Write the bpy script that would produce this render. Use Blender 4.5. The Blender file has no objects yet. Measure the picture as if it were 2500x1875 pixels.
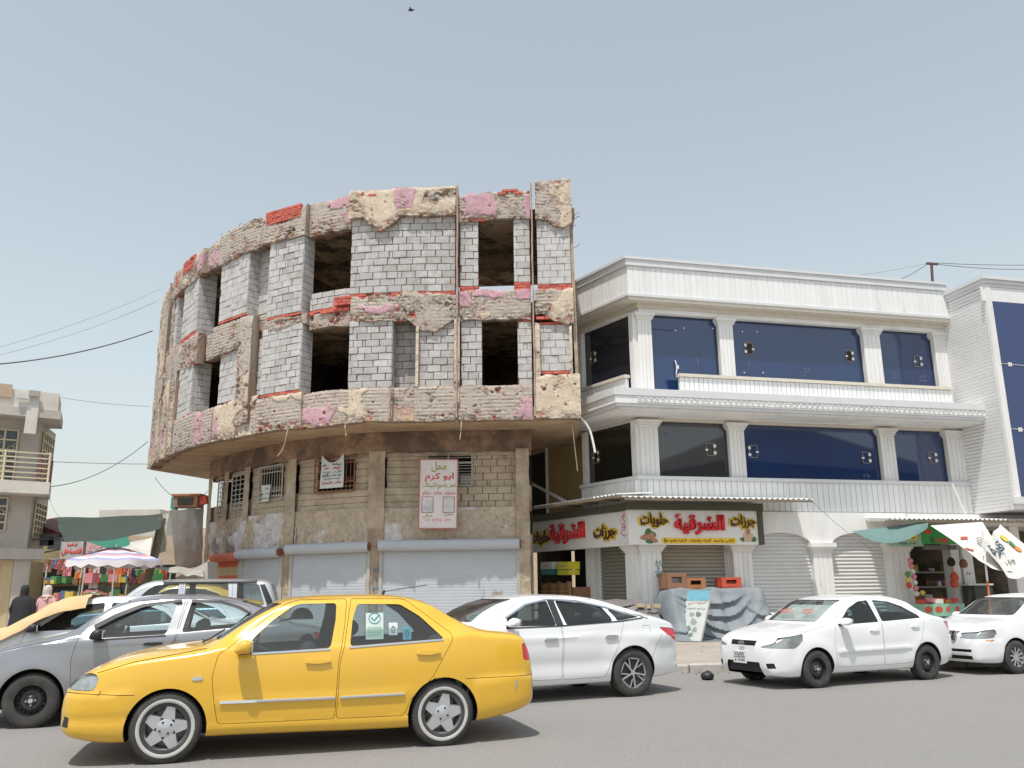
import bpy, bmesh, math, random, unicodedata
import numpy as np
from mathutils import Vector, Matrix
SC = bpy.context.scene
COL = SC.collection
R = math.radians
rng = random.Random(7)
# ---------------------------------------------------------------- camera, sky, sun, exposure
FPX, PITCH, ROLL, HC = 2100.0, math.atan(500 / 2100.0), R(0.7), 1.45
cd = bpy.data.cameras.new('camera'); cam = bpy.data.objects.new('camera', cd); COL.objects.link(cam)
cd.sensor_width = 36.0; cd.lens = 36.0 * FPX / 2500.0; cd.clip_start = 0.05; cd.clip_end = 3000
FW = Vector((0, math.cos(PITCH), math.sin(PITCH)))
_u0 = Vector((0, -math.sin(PITCH), math.cos(PITCH))); _r0 = Vector((1, 0, 0))
RT = _r0 * math.cos(ROLL) - _u0 * math.sin(ROLL); UP = _u0 * math.cos(ROLL) + _r0 * math.sin(ROLL)
CAMP = Vector((0, 0, HC))
cam.matrix_world = Matrix(((RT.x, UP.x, -FW.x, 0), (RT.y, UP.y, -FW.y, 0), (RT.z, UP.z, -FW.z, HC), (0, 0, 0, 1)))
SC.camera = cam
SUN = Vector((-0.12, -0.38, 1.0)).normalized()
SUN_EL = math.asin(SUN.z); SUN_AZ = math.atan2(SUN.x, SUN.y)
W = bpy.data.worlds.new('World'); SC.world = W; W.use_nodes = True
wn = W.node_tree.nodes; wl = W.node_tree.links
bg = wn['Background']
sky = wn.new('ShaderNodeTexSky'); sky.sky_type = 'NISHITA'; sky.sun_disc = False
sky.sun_elevation = SUN_EL; sky.sun_rotation = SUN_AZ; sky.air_density = 1.7; sky.dust_density = 1.0; sky.ozone_density = 3.4; sky.altitude = 50
hsv = wn.new('ShaderNodeHueSaturation'); hsv.inputs['Saturation'].default_value = 0.42; hsv.inputs['Hue'].default_value = 0.483
wl.new(sky.outputs[0], hsv.inputs['Color']); wl.new(hsv.outputs[0], bg.inputs['Color'])
bg.inputs['Strength'].default_value = 0.15
sl = bpy.data.lights.new('sun', 'SUN'); sl.energy = 3.9; sl.angle = R(0.6); sl.color = (1.0, 0.955, 0.89)
so = bpy.data.objects.new('sun', sl); COL.objects.link(so); so.rotation_euler = SUN.to_track_quat('Z', 'Y').to_euler(); so.location = (0, 0, 40)
SC.view_settings.view_transform = 'Standard'; SC.view_settings.look = 'None'; SC.view_settings.gamma = 1.0
SC.view_settings.use_curve_mapping = False; SC.view_settings.exposure = 0.03
SC.render.engine = 'CYCLES'
SC.cycles.max_bounces = 8; SC.cycles.transparent_max_bounces = 16; SC.cycles.use_denoising = True; SC.cycles.diffuse_bounces = 4
# ---------------------------------------------------------------- pixel (photo 2500x1875) -> world
def ray(x, y): return FW + RT * ((x - 1250) / FPX) - UP * ((y - 937.5) / FPX)
def atz(x, y, z):
    d = ray(x, y); return CAMP + d * ((z - HC) / d.z)
def aty(x, y, Y):
    d = ray(x, y); return CAMP + d * (Y / d.y)
def onpl(x, y, P, az):
    a = R(az); n = Vector((-math.sin(a), math.cos(a), 0)); d = ray(x, y)
    return CAMP + d * ((Vector((P[0], P[1], HC)) - CAMP).dot(n) / d.dot(n))
# ---------------------------------------------------------------- materials
MATS = {}
def mat(name, col=(0.5, 0.5, 0.5), rough=0.7, metal=0.0, var=0.12, scale=6.0, bump=0.0, bscale=40.0, rand=0.0, coat=0.0, attr=None, spec=0.5, stain=None, emit=0.0, stretch=None):
    if name in MATS: return MATS[name]
    m = bpy.data.materials.new(name); m.use_nodes = True; nt = m.node_tree; N = nt.nodes; L = nt.links
    b = N['Principled BSDF']; b.inputs['Roughness'].default_value = rough; b.inputs['Metallic'].default_value = metal
    b.inputs['Coat Weight'].default_value = coat; b.inputs['Coat Roughness'].default_value = 0.04
    b.inputs['Specular IOR Level'].default_value = spec
    tc = N.new('ShaderNodeNewGeometry'); src = tc.outputs['Position']
    if stretch:
        mp = N.new('ShaderNodeMapping'); mp.inputs['Scale'].default_value = stretch; L.new(src, mp.inputs['Vector']); src = mp.outputs[0]
    if attr:
        a = N.new('ShaderNodeVertexColor'); a.layer_name = attr; c = a.outputs['Color']
    else:
        rgb = N.new('ShaderNodeRGB'); rgb.outputs[0].default_value = (*col, 1); c = rgb.outputs[0]
    def mul(c, fac):
        mx = N.new('ShaderNodeMix'); mx.data_type = 'RGBA'; mx.blend_type = 'MULTIPLY'; mx.inputs[0].default_value = 1
        L.new(c, mx.inputs[6]); L.new(fac, mx.inputs[7]); return mx.outputs[2]
    if var:
        n = N.new('ShaderNodeTexNoise'); n.inputs['Scale'].default_value = scale; n.inputs['Detail'].default_value = 6; n.inputs['Roughness'].default_value = 0.65
        L.new(src, n.inputs['Vector'])
        r = N.new('ShaderNodeMapRange'); r.inputs[1].default_value = 0.3; r.inputs[2].default_value = 0.7
        r.inputs[3].default_value = 1 - var; r.inputs[4].default_value = 1 + var; L.new(n.outputs['Fac'], r.inputs[0]); c = mul(c, r.outputs[0])
    if rand:
        oi = N.new('ShaderNodeObjectInfo'); r = N.new('ShaderNodeMapRange'); r.inputs[3].default_value = 1 - rand; r.inputs[4].default_value = 1 + rand
        L.new(oi.outputs['Random'], r.inputs[0]); c = mul(c, r.outputs[0])
    if stain:
        scol, sscale, lo, hi, amt = stain
        n = N.new('ShaderNodeTexNoise'); n.inputs['Scale'].default_value = sscale; n.inputs['Detail'].default_value = 8; n.inputs['Roughness'].default_value = 0.7
        L.new(src, n.inputs['Vector'])
        r = N.new('ShaderNodeMapRange'); r.inputs[1].default_value = lo; r.inputs[2].default_value = hi; r.inputs[3].default_value = 0; r.inputs[4].default_value = amt
        L.new(n.outputs['Fac'], r.inputs[0])
        mx = N.new('ShaderNodeMix'); mx.data_type = 'RGBA'; L.new(r.outputs[0], mx.inputs[0]); L.new(c, mx.inputs[6]); mx.inputs[7].default_value = (*scol, 1); c = mx.outputs[2]
    L.new(c, b.inputs['Base Color'])
    if emit: L.new(c, b.inputs['Emission Color']); b.inputs['Emission Strength'].default_value = emit
    if bump:
        n = N.new('ShaderNodeTexNoise'); n.inputs['Scale'].default_value = bscale; n.inputs['Detail'].default_value = 5
        L.new(src, n.inputs['Vector']); bp = N.new('ShaderNodeBump'); bp.inputs['Strength'].default_value = bump; bp.inputs['Distance'].default_value = 0.02
        L.new(n.outputs['Fac'], bp.inputs['Height']); L.new(bp.outputs[0], b.inputs['Normal'])
    MATS[name] = m; return m
def glass(name, tint=(0.5, 0.55, 0.55), rough=0.0, dirt=0.06, trans=1.0):
    if name in MATS: return MATS[name]
    m = bpy.data.materials.new(name); m.use_nodes = True; nt = m.node_tree; N = nt.nodes; L = nt.links; N.remove(N['Principled BSDF'])
    o = N['Material Output']; t = N.new('ShaderNodeBsdfTransparent'); t.inputs[0].default_value = (*tint, 1)
    g = N.new('ShaderNodeBsdfGlossy'); g.inputs['Roughness'].default_value = max(rough, 0.01)
    f = N.new('ShaderNodeFresnel'); f.inputs[0].default_value = 1.5
    d = N.new('ShaderNodeBsdfDiffuse'); d.inputs[0].default_value = (0.42, 0.40, 0.36, 1)
    m1 = N.new('ShaderNodeMixShader'); m1.inputs[0].default_value = dirt; L.new(t.outputs[0], m1.inputs[1]); L.new(d.outputs[0], m1.inputs[2])
    ge = N.new('ShaderNodeNewGeometry'); iv = N.new('ShaderNodeMath'); iv.operation = 'SUBTRACT'; iv.inputs[0].default_value = 1; L.new(ge.outputs['Backfacing'], iv.inputs[1]); fm = N.new('ShaderNodeMath'); fm.operation = 'MULTIPLY'; L.new(f.outputs[0], fm.inputs[0]); L.new(iv.outputs[0], fm.inputs[1])
    m2 = N.new('ShaderNodeMixShader'); L.new(fm.outputs[0], m2.inputs[0]); L.new(m1.outputs[0], m2.inputs[1]); L.new(g.outputs[0], m2.inputs[2])
    L.new(m2.outputs[0], o.inputs['Surface']); MATS[name] = m; return m
# ---------------------------------------------------------------- objects
def tag(o, label=None, cat=None, group=None, kind=None):
    if label: o['label'] = label
    if cat: o['category'] = cat
    if group: o['group'] = group
    if kind: o['kind'] = kind
    return o
def thing(name, label, cat, loc=(0, 0, 0), group=None, rotz=0.0, kind=None):
    o = bpy.data.objects.new(name, None); COL.objects.link(o); o.location = loc; o.rotation_euler = (0, 0, rotz); o.empty_display_size = 0.2
    return tag(o, label, cat, group, kind)
def wm(o):
    m = o.matrix_basis.copy()
    return m if o.parent is None else wm(o.parent) @ o.matrix_parent_inverse @ m
def link(o, parent=None, world=True):
    COL.objects.link(o)
    if parent is not None:
        o.parent = parent
        if world: o.matrix_parent_inverse = wm(parent).inverted()   # the mesh is written in world coordinates
    return o
def newobj(name, me, parent=None, world=True):
    return link(bpy.data.objects.new(name, me), parent, world)
class MB:
    def __init__(s): s.v = []; s.f = []; s.mi = []; s.cur = 0
    def add(s, vs, fs):
        n = len(s.v); s.v += [tuple(p) for p in vs]; s.f += [tuple(i + n for i in f) for f in fs]; s.mi += [s.cur] * len(fs); return s
    def hexa(s, p):  # 8 corners: bottom ring 0-3, top ring 4-7
        return s.add(p, [(3, 2, 1, 0), (4, 5, 6, 7), (0, 1, 5, 4), (1, 2, 6, 5), (2, 3, 7, 6), (3, 0, 4, 7)])
    def box(s, c, d, rz=0.0, M=None):
        x, y, z = d[0] / 2, d[1] / 2, d[2] / 2; ca, sa = math.cos(rz), math.sin(rz); p = []
        for dz in (-z, z):
            for dx, dy in ((-x, -y), (x, -y), (x, y), (-x, y)):
                q = Vector((dx, dy, dz))
                if M is not None: q = M @ q
                else: q = Vector((dx * ca - dy * sa, dx * sa + dy * ca, dz))
                p.append((c[0] + q.x, c[1] + q.y, c[2] + q.z))
        return s.hexa(p)
    def bar(s, a, b, w, h=None, up=(0, 0, 1)):
        a = Vector(a); b = Vector(b); d = b - a; L = d.length
        if L < 1e-6: return s
        d.normalize(); u = Vector(up)
        if abs(d.dot(u)) > 0.98: u = Vector((1, 0, 0))
        r = d.cross(u).normalized(); u = r.cross(d); h = h or w; r = r * w / 2; u = u * h / 2
        return s.hexa([a - r - u, a + r - u, b + r - u, b - r - u, a - r + u, a + r + u, b + r + u, b - r + u])
    def tube(s, pts, rad, n=8, cap=True):
        pts = [Vector(p) for p in pts]; rings = []; m = len(pts)
        rr = rad if hasattr(rad, '__len__') else [rad] * m
        for i, p in enumerate(pts):
            d = (pts[min(i + 1, m - 1)] - pts[max(i - 1, 0)]).normalized(); u = Vector((0, 0, 1)) if abs(d.z) < 0.95 else Vector((1, 0, 0))
            a = d.cross(u).normalized(); b = a.cross(d); rings.append([p + (a * math.cos(2 * math.pi * k / n) + b * math.sin(2 * math.pi * k / n)) * rr[i] for k in range(n)])
        vs = [q for r in rings for q in r]; fs = []
        for i in range(m - 1):
            for k in range(n): fs.append((i * n + k, i * n + (k + 1) % n, (i + 1) * n + (k + 1) % n, (i + 1) * n + k))
        if cap: fs += [tuple(range(n - 1, -1, -1)), tuple((m - 1) * n + k for k in range(n))]
        return s.add(vs, fs)
    def lathe(s, prof, n=24, o=(0, 0, 0), axis='z', closed=False):
        vs = []; m = len(prof)
        for r, h in prof:
            for k in range(n):
                c, q = r * math.cos(2 * math.pi * k / n), r * math.sin(2 * math.pi * k / n)
                p = (c, q, h) if axis == 'z' else ((c, h, q) if axis == 'y' else (h, c, q)); vs.append((p[0] + o[0], p[1] + o[1], p[2] + o[2]))
        fs = []
        for i in range(m if closed else m - 1):
            j = (i + 1) % m
            for k in range(n):
                f = (i * n + k, i * n + (k + 1) % n, j * n + (k + 1) % n, j * n + k); fs.append(f if axis != 'y' else f[::-1])
        return s.add(vs, fs)
    def prism(s, poly, a, b):  # poly: list of Vectors, swept from +a to +b offsets
        n = len(poly); a = Vector(a); b = Vector(b)
        vs = [Vector(p) + a for p in poly] + [Vector(p) + b for p in poly]
        return s.add(vs, [tuple(range(n - 1, -1, -1)), tuple(range(n, 2 * n))] + [(i, (i + 1) % n, n + (i + 1) % n, n + i) for i in range(n)])
    def grid(s, P):  # P[i][j] points
        n, m = len(P), len(P[0]); return s.add([q for r in P for q in r], [(i * m + j, i * m + j + 1, (i + 1) * m + j + 1, (i + 1) * m + j) for i in range(n - 1) for j in range(m - 1)])
    def sheet(s, P, t, nrm):  # grid with thickness
        n, m = len(P), len(P[0]); nv = Vector(nrm) * t; A = [Vector(q) for r in P for q in r]
        vs = A + [q + nv for q in A]; o = n * m; fs = []
        for i in range(n - 1):
            for j in range(m - 1):
                f = (i * m + j, i * m + j + 1, (i + 1) * m + j + 1, (i + 1) * m + j); fs.append(f); fs.append(tuple(k + o for k in f[::-1]))
        bd = [j for j in range(m)] + [i * m + m - 1 for i in range(1, n)] + [(n - 1) * m + j for j in range(m - 2, -1, -1)] + [i * m for i in range(n - 2, 0, -1)]
        for k in range(len(bd)): a, b = bd[k], bd[(k + 1) % len(bd)]; fs.append((b, a, a + o, b + o))
        return s.add(vs, fs)
    def mesh(s, name, mats, smooth=None):
        me = bpy.data.meshes.new(name); me.from_pydata(s.v, [], s.f)
        for m in (mats if isinstance(mats, (list, tuple)) else [mats]): me.materials.append(m)
        if any(s.mi): me.polygons.foreach_set('material_index', s.mi)
        bm = bmesh.new(); bm.from_mesh(me); bmesh.ops.recalc_face_normals(bm, faces=bm.faces); bm.to_mesh(me); bm.free()
        if smooth is not None: me.shade_smooth(); me.set_sharp_from_angle(angle=R(smooth))
        me.update(); return me
    def build(s, name, mats, parent=None, smooth=None, world=True):
        return newobj(name, s.mesh(name, mats, smooth), parent, world)
def structure(o): o['kind'] = 'structure'; return o
def bevel_box_mesh(name, d, b, m):
    bm = bmesh.new(); bmesh.ops.create_cube(bm, size=1); bmesh.ops.scale(bm, vec=d, verts=bm.verts)
    bmesh.ops.bevel(bm, geom=bm.edges[:], offset=b, segments=1, affect='EDGES')
    me = bpy.data.meshes.new(name); bm.to_mesh(me); bm.free(); me.materials.append(m); return me
# ---------------------------------------------------------------- noise
def _h(ix, iy, seed):
    n = (ix.astype(np.int64) * 374761393 + iy.astype(np.int64) * 668265263 + seed * 1442695041) & 0xffffffff
    n = ((n ^ (n >> 13)) * 1274126177) & 0xffffffff
    return ((n ^ (n >> 16)) & 0xffff) / 65535.0
def vnoise(x, y, seed=0):
    x = np.asarray(x, float); y = np.asarray(y, float); ix = np.floor(x); iy = np.floor(y); fx = x - ix; fy = y - iy
    fx = fx * fx * (3 - 2 * fx); fy = fy * fy * (3 - 2 * fy)
    a = _h(ix, iy, seed); b = _h(ix + 1, iy, seed); c = _h(ix, iy + 1, seed); d = _h(ix + 1, iy + 1, seed)
    return (a * (1 - fx) + b * fx) * (1 - fy) + (c * (1 - fx) + d * fx) * fy
def fbm(x, y, seed=0, o=4):
    r = 0; a = 0.5; t = 0
    for k in range(o): r = r + a * vnoise(np.asarray(x) * 2 ** k, np.asarray(y) * 2 ** k, seed + 17 * k); t += a; a *= 0.5
    return r / t
def worley(x, y, seed=0):
    """distance to the nearest and second seed point, and the hash of the nearest cell"""
    ix = np.floor(x); iy = np.floor(y); d1 = np.full(np.shape(x), 9.0); d2 = d1.copy(); hv = np.zeros(np.shape(x))
    for dx in (-1, 0, 1):
        for dy in (-1, 0, 1):
            cx, cy = ix + dx, iy + dy; px = cx + _h(cx, cy, seed); py = cy + _h(cx, cy, seed + 31); d = np.hypot(x - px, y - py); near = d < d1
            d2 = np.where(near, d1, np.minimum(d2, d)); hv = np.where(near, _h(cx, cy, seed + 57), hv); d1 = np.where(near, d, d1)
    return d1, d2, hv
# ---------------------------------------------------------------- arabic lettering
_F = {}
for cp in range(0xFE70, 0xFEFD):
    dd = unicodedata.decomposition(chr(cp)).split()
    if dd and dd[0] in ('<initial>', '<medial>', '<final>', '<isolated>'):
        _F.setdefault(''.join(chr(int(h, 16)) for h in dd[1:]), {})[dd[0][1:-1]] = chr(cp)
def arab(t):
    t2 = []; i = 0
    while i < len(t):
        if t[i:i + 2] in _F and len(t[i:i + 2]) == 2 and t[i] == '\u0644': t2.append(t[i:i + 2]); i += 2
        else: t2.append(t[i]); i += 1
    out = []
    def joins(c): return c in _F and 'initial' in _F[c] or c == '\u0640'
    def takes(c): return (c in _F and 'final' in _F[c]) or c == '\u0640'
    for k, c in enumerate(t2):
        p = k > 0 and joins(t2[k - 1]) and takes(c); n = k < len(t2) - 1 and joins(c) and takes(t2[k + 1])
        if c in _F: out.append(_F[c].get('medial' if p and n else 'final' if p else 'initial' if n else 'isolated', c))
        else: out.append(c)
    # visual order; keep digit runs left to right
    res = []; run = []
    for c in out:
        if c.isdigit() or (c.isascii() and c.isalnum()): run.append(c)
        else:
            if run: res.append(''.join(run)); run = []
            res.append(c)
    if run: res.append(''.join(run))
    return ''.join(res[::-1])
def frame(o, right, up):
    r = Vector(right).normalized(); u = Vector(up); u = (u - r * u.dot(r)).normalized(); n = r.cross(u)
    return Matrix(((r.x, u.x, n.x, o[0]), (r.y, u.y, n.y, o[1]), (r.z, u.z, n.z, o[2]), (0, 0, 0, 1)))
def lettering(name, t, m, fr, width, height=None, depth=0.01, bold=0.0, parent=None, lift=0.0, label=None, latin=False):
    """text as a mesh, centred on the frame fr, fitted to width x height"""
    c = bpy.data.curves.new('letters', 'FONT'); c.body = t if latin else arab(t); c.size = 1; c.offset = bold; c.fill_mode = 'BOTH'; c.resolution_u = 3
    tmp = bpy.data.objects.new('letters', c); COL.objects.link(tmp)
    me = bpy.data.meshes.new_from_object(tmp.evaluated_get(bpy.context.evaluated_depsgraph_get())); bpy.data.objects.remove(tmp); bpy.data.curves.remove(c)
    n = len(me.vertices); co = np.empty(n * 3); me.vertices.foreach_get('co', co); co = co.reshape(-1, 3)
    mn, mx = co.min(0), co.max(0); cx = (mn + mx) / 2; sx = width / (mx[0] - mn[0]); sy = height / (mx[1] - mn[1]) if height else sx
    bm = bmesh.new(); bm.from_mesh(me); bpy.data.meshes.remove(me)
    if depth > 0:
        r = bmesh.ops.extrude_face_region(bm, geom=bm.faces[:]); ex = [e for e in r['geom'] if isinstance(e, bmesh.types.BMVert)]
        for v in ex: v.co.z += 1
    for v in bm.verts:
        v.co = fr @ Vector(((v.co.x - cx[0]) * sx, (v.co.y - cx[1]) * sy, lift + (depth if v.co.z > 0.5 else 0)))
    bmesh.ops.recalc_face_normals(bm, faces=bm.faces)
    me = bpy.data.meshes.new(name); bm.to_mesh(me); bm.free(); me.materials.append(m)
    o = newobj(name, me, parent)
    if label: o['label'] = label
    return o
# ================================================================ ground, road, pavement
A_SPH = mat('dusty_asphalt', (0.235, 0.225, 0.215), 0.9, var=0.10, scale=26, bump=0.35, bscale=70, stain=((0.27, 0.245, 0.22), 0.22, 0.45, 0.75, 0.6))
def add_grit(m):
    nt = m.node_tree; N, L = nt.nodes, nt.links; b = N['Principled BSDF']; old = b.inputs['Base Color'].links[0].from_socket; g = N.new('ShaderNodeNewGeometry')
    o = N.new('ShaderNodeTexNoise'); o.inputs['Scale'].default_value = 1.7; o.inputs['Detail'].default_value = 5; o.inputs['Roughness'].default_value = 0.6; L.new(g.outputs['Position'], o.inputs['Vector']); orr = N.new('ShaderNodeMapRange'); orr.inputs[1].default_value = 0.66; orr.inputs[2].default_value = 0.74; orr.inputs[3].default_value = 1.0; orr.inputs[4].default_value = 0.84; L.new(o.outputs['Fac'], orr.inputs[0])
    sp = N.new('ShaderNodeTexNoise'); sp.inputs['Scale'].default_value = 120; sp.inputs['Detail'].default_value = 1; L.new(g.outputs['Position'], sp.inputs['Vector']); sr = N.new('ShaderNodeMapRange'); sr.inputs[1].default_value = 0.3; sr.inputs[2].default_value = 0.7; sr.inputs[3].default_value = 0.84; sr.inputs[4].default_value = 1.16; L.new(sp.outputs['Fac'], sr.inputs[0])
    c = old
    for f in (orr.outputs[0], sr.outputs[0]):
        q = N.new('ShaderNodeMix'); q.data_type = 'RGBA'; q.blend_type = 'MULTIPLY'; q.inputs[0].default_value = 1; L.new(c, q.inputs[6]); L.new(f, q.inputs[7]); c = q.outputs[2]
    L.new(c, b.inputs['Base Color'])
add_grit(A_SPH)
M_GROUND = mat('bare_ground', (0.36, 0.32, 0.27), 0.95, var=0.2, scale=0.4)
M_PAVE = mat('dusty_paving', (0.36, 0.315, 0.27), 0.95, var=0.16, scale=1.3, bump=0.4, bscale=25, stain=((0.34, 0.30, 0.26), 1.2, 0.5, 0.75, 0.6))
M_KERB = mat('kerb_concrete', (0.45, 0.42, 0.38), 0.9, var=0.2, scale=3, bump=0.3)
b = MB(); b.grid([[(-900, -300, -0.012), (900, -300, -0.012)], [(-900, 1500, -0.012), (900, 1500, -0.012)]]); structure(b.build('ground', M_GROUND))
KA = R(5.0)   # the kerb runs slightly away to the right
def kpt(x, off=0.0): return (x - off * math.sin(KA), 15.55 + (x - 3.0) * math.tan(KA) + off * math.cos(KA))
b = MB(); N_ = 120
P = []
for i in range(N_ + 1):
    x = -60 + i; row = []
    for j in range(41):
        k = kpt(x); y = -14 + (k[1] + 14) * j / 40; row.append((x, y, 0.012 * (fbm(x * 0.35, y * 0.35, 5) - 0.5) + 0.004))
    P.append(row)
b.grid(P); structure(b.build('road', A_SPH, smooth=60))
# pavement slab sheet with the kerb stones along it
b = MB(); P = []
for i in range(121):
    x = -60 + i; k = kpt(x, 0.18); row = []
    for j in range(25): y = k[1] + (42 - k[1]) * j / 24; row.append((x, y, 0.12 + 0.03 * (fbm(x * 0.5, y * 0.5, 3) - 0.5)))
    P.append(row)
b.grid(P); pav = structure(b.build('pavement', M_PAVE, smooth=60))
km = bevel_box_mesh('kerb_stone', (0.98, 0.17, 0.26), 0.02, M_KERB)
for i in range(-16, 26):
    k = kpt(i * 1.0 + 0.5, 0.09); o = bpy.data.objects.new('kerb_stone', km); link(o, pav)
    o.location = (k[0], k[1], 0.02 + rng.uniform(-0.015, 0.01)); o.rotation_euler = (rng.uniform(-.02, .02), 0, KA + rng.uniform(-.015, .015))
# ================================================================ the war-damaged block building with a rounded corner
EP = [(1.87, 22.95), (0.5, 23.02), (-1.4, 23.1), (-3.0, 23.12), (-4.6, 23.3), (-5.97, 23.85), (-7.6, 24.75), (-9.1, 25.95), (-10.3, 27.1), (-11.2, 28.2), (-12.3, 29.7), (-13.7, 32.2)]
def catmull(P, n=14):
    out = []; P = [np.array(p, float) for p in P]
    for i in range(len(P) - 1):
        p0, p1, p2, p3 = P[max(i - 1, 0)], P[i], P[i + 1], P[min(i + 2, len(P) - 1)]
        for k in range(n):
            t = k / n; out.append(.5 * ((2 * p1) + (-p0 + p2) * t + (2 * p0 - 5 * p1 + 4 * p2 - p3) * t * t + (-p0 + 3 * p1 - 3 * p2 + p3) * t ** 3))
    return np.array(out + [P[-1]])
EC = catmull(EP); ES = np.concatenate([[0], np.cumsum(np.linalg.norm(np.diff(EC, axis=0), axis=1))]); EL = ES[-1]
_t = np.gradient(EC, axis=0); _t /= np.linalg.norm(_t, axis=1)[:, None]; EN = np.stack([-_t[:, 1], _t[:, 0]], 1)
if EN[0][1] > 0: EN = -EN
def ept(s, off=0.0):
    x = np.interp(s, ES, EC[:, 0]); y = np.interp(s, ES, EC[:, 1]); nx = np.interp(s, ES, EN[:, 0]); ny = np.interp(s, ES, EN[:, 1])
    return x + nx * off, y + ny * off
def E3(s, z, off=0.0):
    x, y = ept(s, off); return (float(x), float(y), z)
def eang(s):   # rotation so that local +x runs along +s reversed (left to right seen from outside)
    nx = np.interp(s, ES, EN[:, 0]); ny = np.interp(s, ES, EN[:, 1]); return math.atan2(nx, -ny)
def onE(px, py, off=0.0):
    d = ray(px, py); Q = EC + EN * off; best = None
    for i in range(len(Q) - 1):
        a, e = Q[i], Q[i + 1] - Q[i]; det = -d.x * e[1] + e[0] * d.y
        if abs(det) < 1e-9: continue
        t = (-a[0] * e[1] + e[0] * a[1]) / det; u = (d.x * a[1] - d.y * a[0]) / det
        if -1e-6 <= u <= 1 + 1e-6 and t > 0 and (best is None or t < best[0]): best = (t, ES[i] + u * (ES[i + 1] - ES[i]))
    return (best[1], HC + best[0] * d.z) if best else ((0.0 if px > 1000 else EL), 0)
def SX(px, py, off=0.0): return onE(px, py, off)[0]
M_BLOCK = mat('grey_block', (0.505, 0.495, 0.485), 0.92, var=0.12, scale=5, bump=0.5, bscale=70, rand=0.14, stain=((0.33, 0.285, 0.25), 3.0, 0.45, 0.72, 0.75))
M_MORTAR = mat('red_mortar', (0.20, 0.105, 0.085), 0.95, var=0.3, scale=9, bump=0.5)
M_RED = mat('red_brick', (0.55, 0.125, 0.09), 0.85, var=0.15, scale=12, rand=0.14, bump=0.3, stain=((0.42, 0.33, 0.28), 6, 0.58, 0.75, 0.6))
M_BAND = mat('broken_render', rough=0.95, attr='Col', var=0.18, scale=14, bump=0.7, bscale=38)
M_SOFFIT = mat('soffit_concrete', (0.50, 0.36, 0.235), 0.95, var=0.2, scale=1.6, bump=0.5, bscale=14, stain=((0.26, 0.165, 0.095), 1.1, 0.46, 0.72, 0.8), stretch=(1, 1.6, 1))
M_ROOM = mat('stained_room_plaster', (0.55, 0.42, 0.28), 0.95, var=0.3, scale=1.3, bump=0.4, stain=((0.06, 0.045, 0.03), 1.1, 0.46, 0.58, 0.85))  # slabs kept paler than the walls: ceiling light put into the colour
M_WALLR = mat('shaded_room_wall', (0.15, 0.115, 0.075), 0.95, var=0.4, scale=1.2, stain=((0.03, 0.025, 0.02), 0.8, 0.42, 0.6, 0.9)); M_DARKV = mat('dark_opening', (0.03, 0.027, 0.022), 0.95, var=0.3)  # shade of deep rooms and openings put into these dark colours
M_LBLOCK = mat('brown_block', (0.47, 0.385, 0.285), 0.95, var=0.16, scale=4, bump=0.6, bscale=50, rand=0.1, stain=((0.22, 0.165, 0.12), 1.5, 0.5, 0.72, 0.6))
M_LREND = mat('brown_render', (0.45, 0.365, 0.275), 0.95, var=0.25, scale=2.2, bump=0.7, bscale=22, stain=((0.22, 0.125, 0.07), 1.3, 0.48, 0.7, 0.8))
ruin = thing('ruined_building', 'war-damaged grey block building with rounded corner, pink plaster remains and empty window holes', 'building', (-3, 26, 0))
Z_TOP, Z_PB, Z_US, Z_LT, Z_LS, Z_SF = 12.82, 11.86, 9.72, 8.80, 6.92, 5.95
C_MORT, C_CREAM, C_PINK, C_BRN, C_RED = np.array((0.475, 0.42, 0.36)), np.array((0.62, 0.515, 0.395)), np.array((0.56, 0.335, 0.385)), np.array((0.27, 0.175, 0.115)), np.array((0.50, 0.10, 0.07))
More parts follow.
